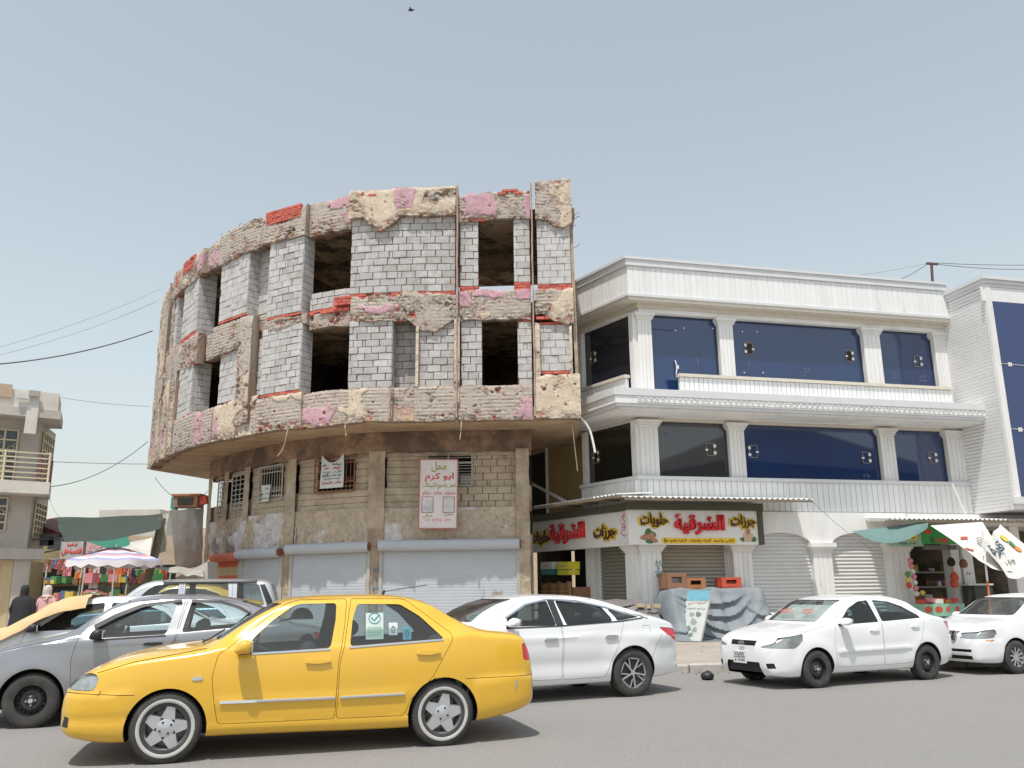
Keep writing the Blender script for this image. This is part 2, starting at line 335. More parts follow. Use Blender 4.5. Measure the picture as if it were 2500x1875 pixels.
def band(name, s0, s1, zb, zt, off=0.0, rb=0.08, rt=0.04, seed=1, pinks=(), drops=(), tops=(), cream=0.5, crumble=(), depth=0.28, pits=1.6, groove=1.0, res=0.023, mats=None, dark=1.0):
    """a broken plaster band following the curved facade: (s along, z up), ragged edges, bullet pits, trowel ridges"""
    ns = max(4, int((s1 - s0) / res)); nz = max(4, int((zt - zb) / res)); s = np.linspace(s0, s1, ns + 1)
    bot = zb + rb * (fbm(s * 1.7, s * 0 + 3, seed, 5) - 0.55) * 3; top = zt + rt * (fbm(s * 2.3, s * 0 + 9, seed + 3, 5) - 0.5) * 3
    for c, w, d in drops: bot = bot - d * np.clip(1 - np.abs((s - c) / w) ** 1.6, 0, 1) * (0.8 + 0.4 * vnoise(s * 6, s * 0, seed + 8))
    for c, w, d in tops: top = top - d * np.clip(1 - np.abs((s - c) / w) ** 2, 0, 1)
    v = np.linspace(0, 1, nz + 1); S, V = np.meshgrid(s, v, indexing='ij'); Z = bot[:, None] * (1 - V) + top[:, None] * V
    n1 = fbm(S * 0.75, Z * 0.95, seed + 20, 5); n2 = fbm(S * 5, Z * 5, seed + 30, 4); n3 = fbm(S * 1.6 + 40, Z * 1.9, seed + 40, 5)
    th = 0.5 + (0.5 - cream) * 0.5; iscream = n1 > th
    edge = np.exp(-((n1 - th) / 0.008) ** 2)
    col = np.where(iscream[..., None], C_CREAM, C_MORT) * (0.82 + 0.36 * n2)[..., None]
    lev = np.where(iscream, 0.018, 0.0)
    wx = S + (fbm(S * 2.2, Z * 2.2, seed + 50) - 0.5) * 0.5; wz = Z + (fbm(S * 2.2, Z * 2.2, seed + 60) - 0.5) * 0.5
    for ps, pz, pw, ph in pinks:
        ins = np.maximum(np.abs(wx - ps) / pw, np.abs(wz - pz) / ph); k = ins < 1
        col = np.where(k[..., None], C_PINK * (0.9 + 0.2 * n2)[..., None], col); lev = np.where(k, 0.02, lev); edge = np.maximum(edge, np.exp(-((ins - 1) / 0.05) ** 2)); iscream = iscream | k
    # horizontal bed lines where the finish coat has gone
    g = (Z * 9.6 + 0.35 * fbm(S * 0.8, Z * 0.6, seed + 70)) % 1.0; ln = np.exp(-((g - 0.5) / 0.13) ** 2) * np.where(iscream, 0.0, 1.0) * np.clip((n2 - 0.36) * 6, 0, 1) * groove
    dsp = lev - 0.014 * ln + 0.022 * (n2 - 0.5) + 0.018 * (n3 - 0.5); col = col * (1 - 0.52 * ln[..., None]) + np.array((0.20, 0.10, 0.08)) * (0.45 * ln[..., None])
    n5 = fbm(S * 16, Z * 19, seed + 7, 3); spk = np.clip((0.40 - n5) * 12, 0, 1) * np.clip((n3 - .38) * 5, 0, 1) * np.where(iscream, .35, 1.0); col = col * (1 - .75 * spk[..., None]) + np.array((0.20, 0.105, 0.075)) * (.75 * spk[..., None]); dsp = dsp - .012 * spk
    edge = edge * np.clip((n2 - 0.3) * 4, 0, 1)
    col = col * (1 - 0.6 * edge[..., None]) + C_BRN * 0.6 * edge[..., None]; dsp -= 0.012 * edge
    # crumbled zones: torn edges and given patches
    cr = np.clip(1 - (Z - bot[:, None]) / (0.12 + 0.35 * n3), 0, 1); cr = np.maximum(cr, 0.8 * np.clip((fbm(S * 1.1 + 9, Z * 1.3, seed + 77, 5) - 0.58) * 7, 0, 1)); cr = np.maximum(cr, 0.7 * np.clip(1 - (top[:, None] - Z) / 0.08, 0, 1))
    for cs, cz, cw, ch in crumble: cr = np.maximum(cr, np.clip(1.5 - 1.5 * np.hypot((wx - cs) / cw, (wz - cz) / ch), 0, 1))
    cr = cr * np.clip((fbm(S * 3, Z * 3, seed + 80) - 0.25) * 3, 0, 1)
    q1, q2, qh = worley(S * 9 + 1.5 * n2, Z * 11 + 1.5 * n3, seed + 90); r1, r2, rh = worley(S * 21 + n2 * 2, Z * 24, seed + 95); lump = .62 * qh + .38 * rh
    dsp = dsp + cr * (0.10 * (lump - 0.75) + .03 * np.clip(q2 - q1, 0, .5) - 0.012); crack = np.exp(-(np.minimum(q2 - q1, (r2 - r1) * 1.4) / .09) ** 2)
    ccr = np.where((qh > .45)[..., None], C_MORT * (.62 + .5 * rh)[..., None], C_BRN * (.7 + .8 * rh)[..., None]); ccr = np.where(((qh < .16) & (n3 > .42))[..., None], C_RED * (.7 + .5 * rh)[..., None], ccr)
    ccr = ccr * (1 - .6 * crack[..., None]); col = col * (1 - cr[..., None]) + ccr * cr[..., None]
    rg = np.random.RandomState(seed); npit = int((s1 - s0) * (zt - zb) * pits * 3.0)
    for _ in range(npit):
        ps, pz, pr = rg.uniform(s0, s1), rg.uniform(zb, zt), rg.choice([0.022, 0.032, 0.045, 0.065, 0.10], p=[.42, .33, .15, .075, .025])
        d = np.hypot(S - ps, (Z - pz)) / pr * (0.7 + 0.6 * vnoise(S * 15, Z * 15, seed + 99)); k = np.clip(1 - d, 0, 1); halo = np.exp(-((d - 1.25) / 0.3) ** 2)
        dsp = dsp - 0.5 * pr * np.clip(k * 1.6, 0, 1); kk = np.clip(k * 2.2, 0, 1)[..., None]
        col = col * (1 - 0.25 * halo[..., None]) + C_CREAM * 1.05 * 0.25 * halo[..., None]
        col = col * (1 - kk) + (np.array((0.19, 0.09, 0.065)) if rg.rand() < 0.75 else C_RED * 0.6) * kk
    tp = np.clip((V - 0.9) / 0.1, 0, 1); dsp -= 0.05 * tp ** 2 * vnoise(S * 4, Z, seed)
    X, Y = ept(S, off + dsp)
    front = np.stack([X, Y, Z], -1)
    bx, by = ept(s, off - depth); pts = [front.reshape(-1, 3)]; nf = (ns + 1) * (nz + 1)
    i, j = np.meshgrid(np.arange(ns), np.arange(nz), indexing='ij'); a = i * (nz + 1) + j; F = np.stack([a, a + nz + 1, a + nz + 2, a + 1], -1).reshape(-1, 4)
    # back rim: bottom and top rows joined to the front
    br = np.stack([bx, by, bot], -1); tr = np.stack([bx, by, top], -1); pts += [br, tr]
    q = np.arange(ns); fb = q * (nz + 1); B0 = nf; T0 = nf + ns + 1
    F2 = np.stack([fb, B0 + q, B0 + q + 1, fb + nz + 1], -1); F3 = np.stack([fb + nz, fb + nz + 1 + nz, T0 + q + 1, T0 + q], -1)
    allp = np.concatenate(pts); faces = np.concatenate([F, F2, F3]).tolist()
    faces.append([B0] + [k for k in range(0, nz + 1)] + [T0]); faces.append([B0 + ns, T0 + ns] + [ns * (nz + 1) + k for k in range(nz, -1, -1)])
    me = bpy.data.meshes.new(name); me.from_pydata(allp.tolist(), [], faces)
    cl = np.ones((len(allp), 4)); cl[:nf, :3] = np.clip(col, 0, 1).reshape(-1, 3) * dark; cl[nf:, :3] = C_BRN * 0.8
    ca = me.color_attributes.new('Col', 'FLOAT_COLOR', 'POINT'); ca.data.foreach_set('color', cl.astype(np.float32).ravel())
    me.materials.append(mats or M_BAND); me.shade_smooth(); me.set_sharp_from_angle(angle=R(50)); me.update()
    return newobj(name, me, ruin)
# ---- block panels: one object per block while they last
def chipped(name, m, seed, j=.035):
    me = bevel_box_mesh(name, (1, 1, 1), 0.025, m); r = random.Random(seed)
    for v in me.vertices:
        big = r.random() < .10
        for a in range(3): v.co[a] -= math.copysign(r.uniform(0, j * (2.6 if big else .6)), v.co[a]) * (1 if a != 1 else .5)
    return me
blk_me = [chipped('block', M_BLOCK, k) for k in range(8)]
red_me = bevel_box_mesh('brick', (1, 1, 1), 0.03, M_RED)
BLOCKS = []; REDS = []; SLABS = MB()
def courses(s0, s1, z0, z1, off, flat=False, bl=0.41, bh=0.208, seed=0, lst=None, th=0.18, redfill=0.02, top=None):
    lst = BLOCKS if lst is None else lst; r = random.Random(seed * 7 + 1); n = max(1, round((z1 - z0) / bh)); hh = (z1 - z0) / n
    for c in range(n):
        z = z0 + c * hh; s = s0 - (bl * (0.5 if (c + seed) % 2 else 0.0)) - r.uniform(0, 0.06)
        while s < s1 - 0.03:
            l = bl * r.choice([1, 1, 1, 1, 0.95, 0.85, 1.04]); a, e = max(s, s0), min(s + l, s1)
            if e - a > 0.05:
                if r.random() < 0.10 and e - a > 0.2:   # a narrow fill stone beside a cut block
                    q = a + r.uniform(0.07, 0.11); lst.append((a, q, z, z + hh, off - 0.01, th, (s0 + s1) / 2 if flat else None)); a = q
                lst.append((a, e, z, z + hh, off + r.uniform(-0.012, 0.012), th, (s0 + s1) / 2 if flat else None))
            s += l
def reds(s0, s1, z0, n, off, seed=0, keep=1.0):
    r = random.Random(seed)
    for c in range(n):
        s = s0 - (0.12 if c % 2 else 0)
        while s < s1 - 0.02:
            a, e = max(s, s0), min(s + 0.24, s1)
            if r.random() < keep and e - a > 0.04: REDS.append((a, e, z0 + c * 0.085, z0 + c * 0.085 + 0.08, off + r.uniform(-.01, .012)))
            s += 0.245
def backing(s0, s1, z0, z1, off, th=0.2, b=None, m=None):
    b = b or SLABS; n = max(1, int((s1 - s0) / 0.35)); P = [s0 + (s1 - s0) * i / n for i in range(n + 1)]
    for i in range(n):
        a0, a1 = P[i], P[i + 1]
        b.hexa([E3(a0, z0, off), E3(a1, z0, off), E3(a1, z0, off - th), E3(a0, z0, off - th), E3(a0, z1, off), E3(a1, z1, off), E3(a1, z1, off - th), E3(a0, z1, off - th)])
def panel(px0, px1, py, z0, z1, off, seed, redb=0, redt=0, keep=1.0, flat=False):
    s1, s0 = SX(px0, py, off), SX(px1, py, off); z = z0
    if redb: reds(s0, s1, z0, redb, off, seed, keep); z = z0 + redb * 0.085
    courses(s0, s1, z, z1 - (redt * 0.085), off, flat, seed=seed)
    if redt: reds(s0, s1, z1 - redt * 0.085, redt, off, seed + 5, 0.8)
    backing(s0, s1, z0, z1, off - 0.022); return s0, s1
def pier(px0, px1, py, z0, z1, off, depth, seed, redb=0, ret=True):
    """a block pier standing in front of the window line; its right return is laid in blocks too"""
    s0, s1 = panel(px0, px1, py, z0, z1, off, seed, redb, flat=True); n = round((z1 - z0) / 0.208); hh = (z1 - z0) / n
    if ret:
        for c in range(n):
            for k in range(2):
                PIER_RET.append((s0, z0 + c * hh, hh, off - 0.005 - k * (0.2 if c % 2 else 0.3), (0.2 if c % 2 else 0.3) if k == 0 else depth - (0.2 if c % 2 else 0.3) - 0.02, c + seed))
        SLABS.hexa([E3(s0 + 0.02, z0, off - 0.05), E3(s0 + 0.1, z0, off - 0.05), E3(s0 + 0.1, z0, off - depth), E3(s0 + 0.02, z0, off - depth), E3(s0 + 0.02, z1, off - 0.05), E3(s0 + 0.1, z1, off - 0.05), E3(s0 + 0.1, z1, off - depth), E3(s0 + 0.02, z1, off - depth)])
        SLABS.hexa([E3(s1 - 0.1, z0, off - 0.2), E3(s1 - 0.01, z0, off - 0.2), E3(s1 - 0.01, z0, off - depth), E3(s1 - 0.1, z0, off - depth), E3(s1 - 0.1, z1, off - 0.2), E3(s1 - 0.01, z1, off - 0.2), E3(s1 - 0.01, z1, off - depth), E3(s1 - 0.1, z1, off - depth)])
PIER_RET = []
# upper storey, right to left (photo columns at mid height)
U, Lw = 620, 870
panel(1311, 1393, U, Z_US - 0.05, Z_PB + 0.2, -0.07, 1, redb=2)
panel(1254, 1294, U, Z_US - 0.02, Z_PB + 0.1, -0.14, 2, redb=3)
panel(1122, 1168, U, Z_US - 0.02, Z_PB + 0.1, -0.14, 3, redb=2)
panel(857, 1112, U, Z_US - 0.35, Z_PB + 0.15, -0.08, 4, redb=4, keep=0.8)
panel(757, 857, 745, 9.34, 9.95, -0.16, 5, redb=1)
pier(660, 742, U, 9.32, Z_PB + 0.1, 0.02, 0.5, 6, redb=1)
panel(620, 661, U, 9.7, Z_PB + 0.05, -0.42, 7, redb=1)
pier(545, 611, U, 9.72, Z_PB + 0.1, 0.0, 0.45, 8, redb=1)
pier(457, 491, 640, 9.74, Z_PB + 0.1, 0.0, 0.62, 9, redb=2)
pier(428, 441, 680, 9.8, Z_PB + 0.1, -0.05, 0.5, 10, redb=1)
# lower storey
panel(1319, 1392, Lw, 7.22, 8.72, -0.08, 11, redb=1, redt=1)
panel(1264, 1299, Lw, Z_LS, Z_LT + 0.05, -0.14, 12, redt=1)
panel(1125, 1177, Lw, Z_LS, Z_LT + 0.05, -0.14, 13)
panel(1022, 1109, Lw, Z_LS, Z_LT + 0.3, -0.08, 14, redt=1)
panel(957, 1016, Lw, Z_LS, Z_LT + 0.3, -0.55, 15)
pier(852, 957, Lw, Z_LS, Z_LT + 0.1, -0.03, 0.52, 16)
pier(640, 735, Lw, Z_LS + 0.05, Z_LT + 0.25, 0.02, 0.5, 17, redb=1)
panel(619, 641, Lw, Z_LS - 0.1, Z_LT + 0.1, -0.2, 18, redb=1)
panel(537, 586, 900, 7.15, Z_LT + 0.05, -0.12, 19)
pier(438, 470, 930, 7.0, Z_LT + 0.05, 0.0, 0.62, 20, redb=1)
# ---- broken render bands
sx = lambda p, y=U: SX(p, y)
band('parapet', sx(1394, 480), sx(1306, 480), 11.80, 12.98, 0.05, 0.14, 0.07, 11, cream=0.62, drops=[(0.35, 0.5, 0.22)], crumble=[(1.15, 12.35, 0.22, 0.35)], pits=2.2)
band('parapet', sx(1293, 480), sx(1116, 480), Z_PB, 12.74, -0.05, 0.05, 0.09, 12, pinks=[(2.75, 12.4, 0.45, 0.42), (1.3, 12.3, 0.1, 0.35)], cream=0.12, crumble=[(1.55, 12.0, 0.3, 0.18)], pits=1.5, tops=[(3.3, 0.3, 0.1)])
band('parapet', sx(1113, 480), sx(856, 480), 11.98, 12.86, 0.08, 0.05, 0.05, 13, pinks=[(4.95, 12.5, 0.35, 0.4)], cream=0.75, drops=[(5.6, 0.55, 0.42)], crumble=[(3.8, 12.55, 0.6, 0.3), (6.0, 12.72, 0.2, 0.12)], pits=1.6)
band('parapet', sx(856, 500), sx(752, 500), 11.80, 12.82, -0.1, 0.06, 0.05, 14, pinks=[(6.9, 12.65, 0.5, 0.18), (6.6, 12.1, 0.18, 0.2)], cream=0.2, crumble=[(7.6, 12.0, 0.3, 0.2)])
band('parapet', sx(752, 520), sx(547, 545), 11.78, 12.78, 0.1, 0.08, 0.05, 15, cream=0.3, crumble=[(8.6, 11.98, 0.9, 0.22), (10.2, 12.55, 0.8, 0.28)], tops=[(9.0, 0.9, 0.42)], pits=1.2)
band('parapet', sx(547, 560), sx(505, 580), 11.85, 12.75, -0.08, 0.05, 0.04, 16, pinks=[(12.7, 12.2, 0.3, 0.3)], cream=0.3, pits=1)
band('parapet', sx(505, 590), sx(433, 640), 11.78, 12.68, 0.08, 0.1, 0.06, 17, pinks=[(13.4, 12.3, 0.18, 0.3)], cream=0.25, crumble=[(14.2, 12.1, 0.7, 0.4)], tops=[(14.6, 0.7, 0.4)])
band('parapet', sx(433, 660), sx(424, 690), 11.7, 12.6, 0.0, 0.1, 0.06, 18, cream=0.4)
reds(8.25, 9.65, 12.38, 5, 0.12, 31); reds(14.0, 15.2, 12.28, 5, 0.1, 32, 0.9); reds(1.5, 2.4, 12.62, 2, -0.02, 33, 0.7); reds(5.75, 6.2, 12.62, 2, 0.1, 34, 0.6); reds(15.7, 16.1, 12.1, 6, 0.08, 35)
Lz = lambda p: SX(p, 745)
band('storey_band', Lz(1400), Lz(1307), 8.72, Z_US - 0.05, 0.04, 0.14, 0.05, 21, cream=0.36, drops=[(1.1, 0.45, -0.25)], crumble=[(0.1, 8.9, 0.25, 0.35)], pits=2)
band('storey_band', Lz(1296), Lz(1117), 8.82, Z_US, -0.06, 0.05, 0.06, 22, pinks=[(3.2, 9.5, 0.25, 0.25), (1.5, 9.6, 0.3, 0.16), (2.5, 9.66, 0.35, 0.12), (1.15, 9.1, 0.18, 0.3)], cream=0.06, crumble=[(2.6, 9.1, 0.35, 0.2)])
band('storey_band', Lz(1114), Lz(857), 8.86, 9.62, 0.04, 0.07, 0.16, 23, pinks=[(5.6, 9.2, 0.6, 0.08)], cream=0.2, drops=[(4.15, 0.62, 0.36), (6.9, 0.3, 0.05)], crumble=[(3.6, 9.3, 0.6, 0.35), (5.6, 9.5, 0.9, 0.2), (4.7, 9.1, 0.6, 0.25)], pits=1.5)
band('storey_band', Lz(857), Lz(752), 8.82, 9.32, -0.1, 0.05, 0.03, 24, cream=0.1, crumble=[(7.0, 9.0, 0.6, 0.2)])
band('storey_band', Lz(752), Lz(655), 9.0, 9.3, 0.05, 0.03, 0.03, 25, cream=0.1, crumble=[(8.7, 9.15, 0.8, 0.2)])
band('storey_band', Lz(655), Lz(611), 8.7, 9.72, -0.3, 0.03, 0.02, 26, cream=0.0, pits=0.6, depth=0.1)
band('storey_band', Lz(611), Lz(525), 8.72, 9.7, 0.0, 0.06, 0.03, 27, cream=0.2, crumble=[(10.5, 9.3, 0.2, 0.5)], pits=2)
band('storey_band', Lz(525), Lz(492), 8.8, 9.7, -0.25, 0.05, 0.03, 28, cream=0.2, pits=1.5)
band('storey_band', Lz(492), Lz(430), 8.78, 9.75, 0.05, 0.08, 0.03, 29, pinks=[(13.7, 9.0, 0.1, 0.15)], cream=0.3, pits=2)
Bz = lambda p: SX(p, 985)
reds(sx(855), sx(760) , 9.24, 1, -0.05, 41, 0.6)
reds(6.35, 7.0, 9.4, 3, 0.02, 42, 0.9); reds(0.2, 1.2, 8.78, 1, 0.02, 43, 0.9)
band('sill_band', Bz(1421), Bz(1308), Z_SF - 0.02, 7.2, 0.06, 0.04, 0.06, 51, cream=0.6, pits=4.5)
band('sill_band', Bz(1300), Bz(1118), Z_SF, Z_LS, 0.0, 0.03, 0.02, 52, pinks=[(1.45, 6.2, 0.3, 0.3)], cream=0.08, pits=4.5)
band('sill_band', Bz(1112), Bz(1012), Z_SF, Z_LS, 0.03, 0.03, 0.02, 53, cream=0.35, pits=4, crumble=[(4.1, 6.5, 0.12, 0.35)])
band('sill_band', Bz(1012), Bz(958), Z_SF, Z_LS, -0.06, 0.02, 0.02, 54, pinks=[(4.95, 6.2, 0.4, 0.26)], cream=0.1, pits=3)
band('sill_band', Bz(958), Bz(852), Z_SF, Z_LS, 0.04, 0.03, 0.02, 55, cream=0.45, pits=2.5, crumble=[(5.6, 6.1, 0.4, 0.15)])
band('sill_band', Bz(852), Bz(738), Z_SF, Z_LS + 0.02, -0.03, 0.03, 0.03, 56, pinks=[(7.75, 6.25, 0.8, 0.26)], cream=0.1, pits=2.5)
band('sill_band', Bz(738), Bz(628), Z_SF, Z_LS + 0.05, 0.05, 0.03, 0.03, 57, pinks=[(10.3, 6.4, 0.14, 0.5)], cream=0.4, pits=1.6, crumble=[(9.3, 6.2, 0.5, 0.2)])
band('sill_band', Bz(628), Bz(523), Z_SF, 7.1, 0.0, 0.03, 0.05, 58, pinks=[(12.0, 6.4, 0.3, 0.4)], cream=0.75, pits=2.5)
band('sill_band', Bz(523), Bz(432), Z_SF, 7.05, 0.05, 0.03, 0.05, 59, pinks=[(12.75, 6.45, 0.3, 0.42)], cream=0.45, pits=2.2)
# crumbling concrete column and cream pilasters
band('broken_column', SX(619, 870), SX(587, 870), 6.3, 9.6, 0.12, 0.1, 0.1, 61, cream=0.3, crumble=[(10.75, 7.6, 0.3, 1.2), (10.7, 8.8, 0.2, 0.6)], groove=0, pits=5)
for p0, p1, y, z0, z1, sd in ((1122, 1109, 870, 6.3, 8.9, 62), (1022, 1015, 870, 6.9, 8.85, 63), (1319, 1306, 870, 6.6, 8.7, 64), (1398, 1391, 870, 6.6, 8.6, 65)):
    band('pilaster', SX(p0, y), SX(p1, y), z0, z1, 0.03, 0.1, 0.08, sd, cream=0.8, pits=3)
for p, z0, z1 in ((1116, Z_SF + 0.05, 12.9), (1302, Z_SF + 0.05, 12.9), (958, 6.0, 6.95)):
    s = SX(p, 750); n = 30; b = MB(); P = [[], [], [], []]
    for k in range(n + 1):
        z = z0 + (z1 - z0) * k / n; j = 0.004 * math.sin(k * 2.3) + 0.006 * math.sin(k * .7); w = 0.022
        for q, (ss, oo) in enumerate(((s - w + j, .1), (s + w + j, .1), (s + w + j, -.2), (s - w + j, -.2))): P[q].append(E3(ss, z, oo))
    b.grid(P + [P[0]]); b.build('joint_rib', mat('rusty_rib', (0.40, 0.29, 0.24), 0.9, var=0.3, scale=6, bump=0.5), ruin)
# left end: torn plaster pilasters with slits between
for k, (a, c, z0, z1, o) in enumerate(((15.15, 15.72, 6.0, 9.7, 0.05), (15.75, 16.75, Z_SF, 9.75, 0.06), (16.3, 16.75, 9.78, 12.35, -0.02), (17.0, 18.25, Z_SF, 12.5, 0.07), (18.5, EL - 0.02, Z_SF, 12.62, 0.06), (16.77, 16.98, Z_SF, 7.1, 0.06), (16.77, 16.98, 8.75, 9.9, 0.04), (16.77, 16.98, 11.9, 12.45, 0.04), (18.27, 18.48, Z_SF, 7.0, 0.06), (18.27, 18.48, 8.7, 9.9, 0.06), (18.27, 18.48, 11.8, 12.5, 0.06))):
    band('torn_plaster', a, c, z0, z1, o, 0.06, 0.1, 70 + k, cream=0.45, groove=0.9, pits=3.5, depth=0.4, pinks=[((a + c) / 2, z0 + .8, .25, .4)] if c - a > .9 else (), crumble=[(a + (c - a) * .3, z0 + (z1 - z0) * .3, .35, .9), (a + (c - a) * .8, z0 + (z1 - z0) * .7, .3, .8)])
# ---- blocks as parts, the overflow as one stuff part
def ruined(lst, cap, me_list, name, stuffname, m, near=None):
    vis = sorted(lst, key=lambda q: -(q[1] - q[0]) * (q[3] - q[2]) + 0.03 * abs(q[0] - 5)); out = MB()
    for k, q in enumerate(vis):
        a, e, z, z2, off, th, fc = q; s = (a + e) / 2; g = 0.009; an = eang(s if fc is None else fc); pp = E3(s, (z + z2) / 2, off - th / 2)
        if fc is not None: cx, cy = ept(fc, off - th / 2); pp = (float(cx) - math.cos(an) * (s - fc), float(cy) - math.sin(an) * (s - fc), (z + z2) / 2)
        if k < cap:
            o = bpy.data.objects.new(name, rng.choice(me_list)); o.location = pp; o.scale = (e - a - g * 1.6, th, z2 - z - g * 1.6); o.rotation_euler = (rng.uniform(-.006, .006), rng.uniform(-.012, .012), an + rng.uniform(-.008, .008)); link(o, ruin)
        else: out.box(pp, (e - a - g * 1.6, th, z2 - z - g * 1.6), an)
    if out.v: o = out.build(stuffname, m, ruin); o['kind'] = 'stuff'
ruined(BLOCKS, 296, blk_me, 'block', 'small_blockwork', M_BLOCK)
for a, e, z, z2, off in REDS[:290]:
    s = (a + e) / 2; o = bpy.data.objects.new('brick', red_me); o.location = E3(s, (z + z2) / 2, off - 0.06); o.scale = (e - a - 0.008, 0.12, z2 - z - 0.006); o.rotation_euler = (0, rng.uniform(-.015, .015), eang(s)); link(o, ruin)
out = MB()
for s, z, hh, off, dl, sd in PIER_RET:
    x, y = ept(s + 0.06, off - dl / 2); out.box((float(x), float(y), z + hh / 2), (0.13, dl - 0.015, hh - 0.016), eang(s))
o = out.build('return_blockwork', M_BLOCK, ruin); o['kind'] = 'stuff'
o = SLABS.build('mortar_backing', M_MORTAR, ruin); o['kind'] = 'stuff'
# ---- floors, roof, rooms behind the openings
def slab(name, z0, z1, off, m, s_from=0.0, s_to=EL, back=[(-12.2, 36.0), (2.4, 36.0)], smooth=None):
    n = 60; pl = [E3(s_from + (s_to - s_from) * i / n, 0, off) for i in range(n + 1)] + [(x, y, 0) for x, y in back]
    return MB().prism([Vector(p) for p in pl], (0, 0, z0), (0, 0, z1)).build(name, m, ruin)
slab('roof_slab', 12.0, 12.25, -0.3, M_ROOM, back=[(-12.0, 33.0), (-6, 29.5), (2.0, 29.0)]); slab('floor_slab', 9.1, 9.32, -0.3, M_ROOM); slab('overhang_slab', 5.97, 6.3, -0.05, M_SOFFIT)  # roof cut short at the back to let light into the rooms
b = MB()
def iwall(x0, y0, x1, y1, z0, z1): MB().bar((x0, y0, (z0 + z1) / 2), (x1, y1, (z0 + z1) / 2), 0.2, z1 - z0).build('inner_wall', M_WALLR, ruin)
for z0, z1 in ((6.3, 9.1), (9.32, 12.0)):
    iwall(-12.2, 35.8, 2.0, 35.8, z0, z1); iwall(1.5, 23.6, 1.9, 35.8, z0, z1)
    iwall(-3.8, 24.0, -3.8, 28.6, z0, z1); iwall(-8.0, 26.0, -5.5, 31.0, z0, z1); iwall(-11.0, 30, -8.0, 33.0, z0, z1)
    iwall(-12.0, 31.6, -8.6, 32.2, z0, z1); iwall(-1.3, 28.6, 1.9, 28.6, z0, z0 + 1.3 if z0 > 9 else z1)  # upper wall kept low so light from the open roof gets in
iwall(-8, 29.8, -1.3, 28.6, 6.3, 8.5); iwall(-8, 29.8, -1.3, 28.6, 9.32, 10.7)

# right end wall, left end wall
MB().hexa([(1.78, 23.1, 6.0), (1.86, 23.1, 6.0), (2.25, 36, 6.0), (2.0, 36, 6.0), (1.66, 23.1, 12.3), (1.80, 23.1, 12.3), (2.2, 36, 12.3), (1.98, 36, 12.3)]).build('end_wall', M_LREND, ruin)
MB().hexa([(-13.65, 32.3, 6.0), (-13.5, 32.1, 6.0), (-11.9, 36.2, 6.0), (-12.1, 36.2, 6.0), (-13.65, 32.3, 12.4), (-13.5, 32.1, 12.4), (-11.9, 36.2, 12.4), (-12.1, 36.2, 12.4)]).build('end_wall', M_LREND, ruin)

# bent reinforcing bars at the torn right edge and the parapet
r = random.Random(5); M_BAR = mat('rusty_rebar', (0.20, 0.09, 0.06), 0.8, var=0.3)
for k in range(12):
    s, z, o = ((r.uniform(-.02, .06), r.uniform(7.2, 12.2), -.02) if k < 8 else (r.uniform(.2, 15), 12.75, -.05)); p = Vector(E3(max(s, 0), z, o)); d = Vector((r.uniform(.06, .16), r.uniform(-.12, .02), r.uniform(-.1, .12))) if k < 8 else Vector((r.uniform(-.1, .1), r.uniform(-.06, .06), .2))
    MB().tube([p - d * .3, p + d * .5, p + d + Vector((0, 0, r.uniform(-.06, .06)))], .009, 5).build('rebar', M_BAR, ruin)
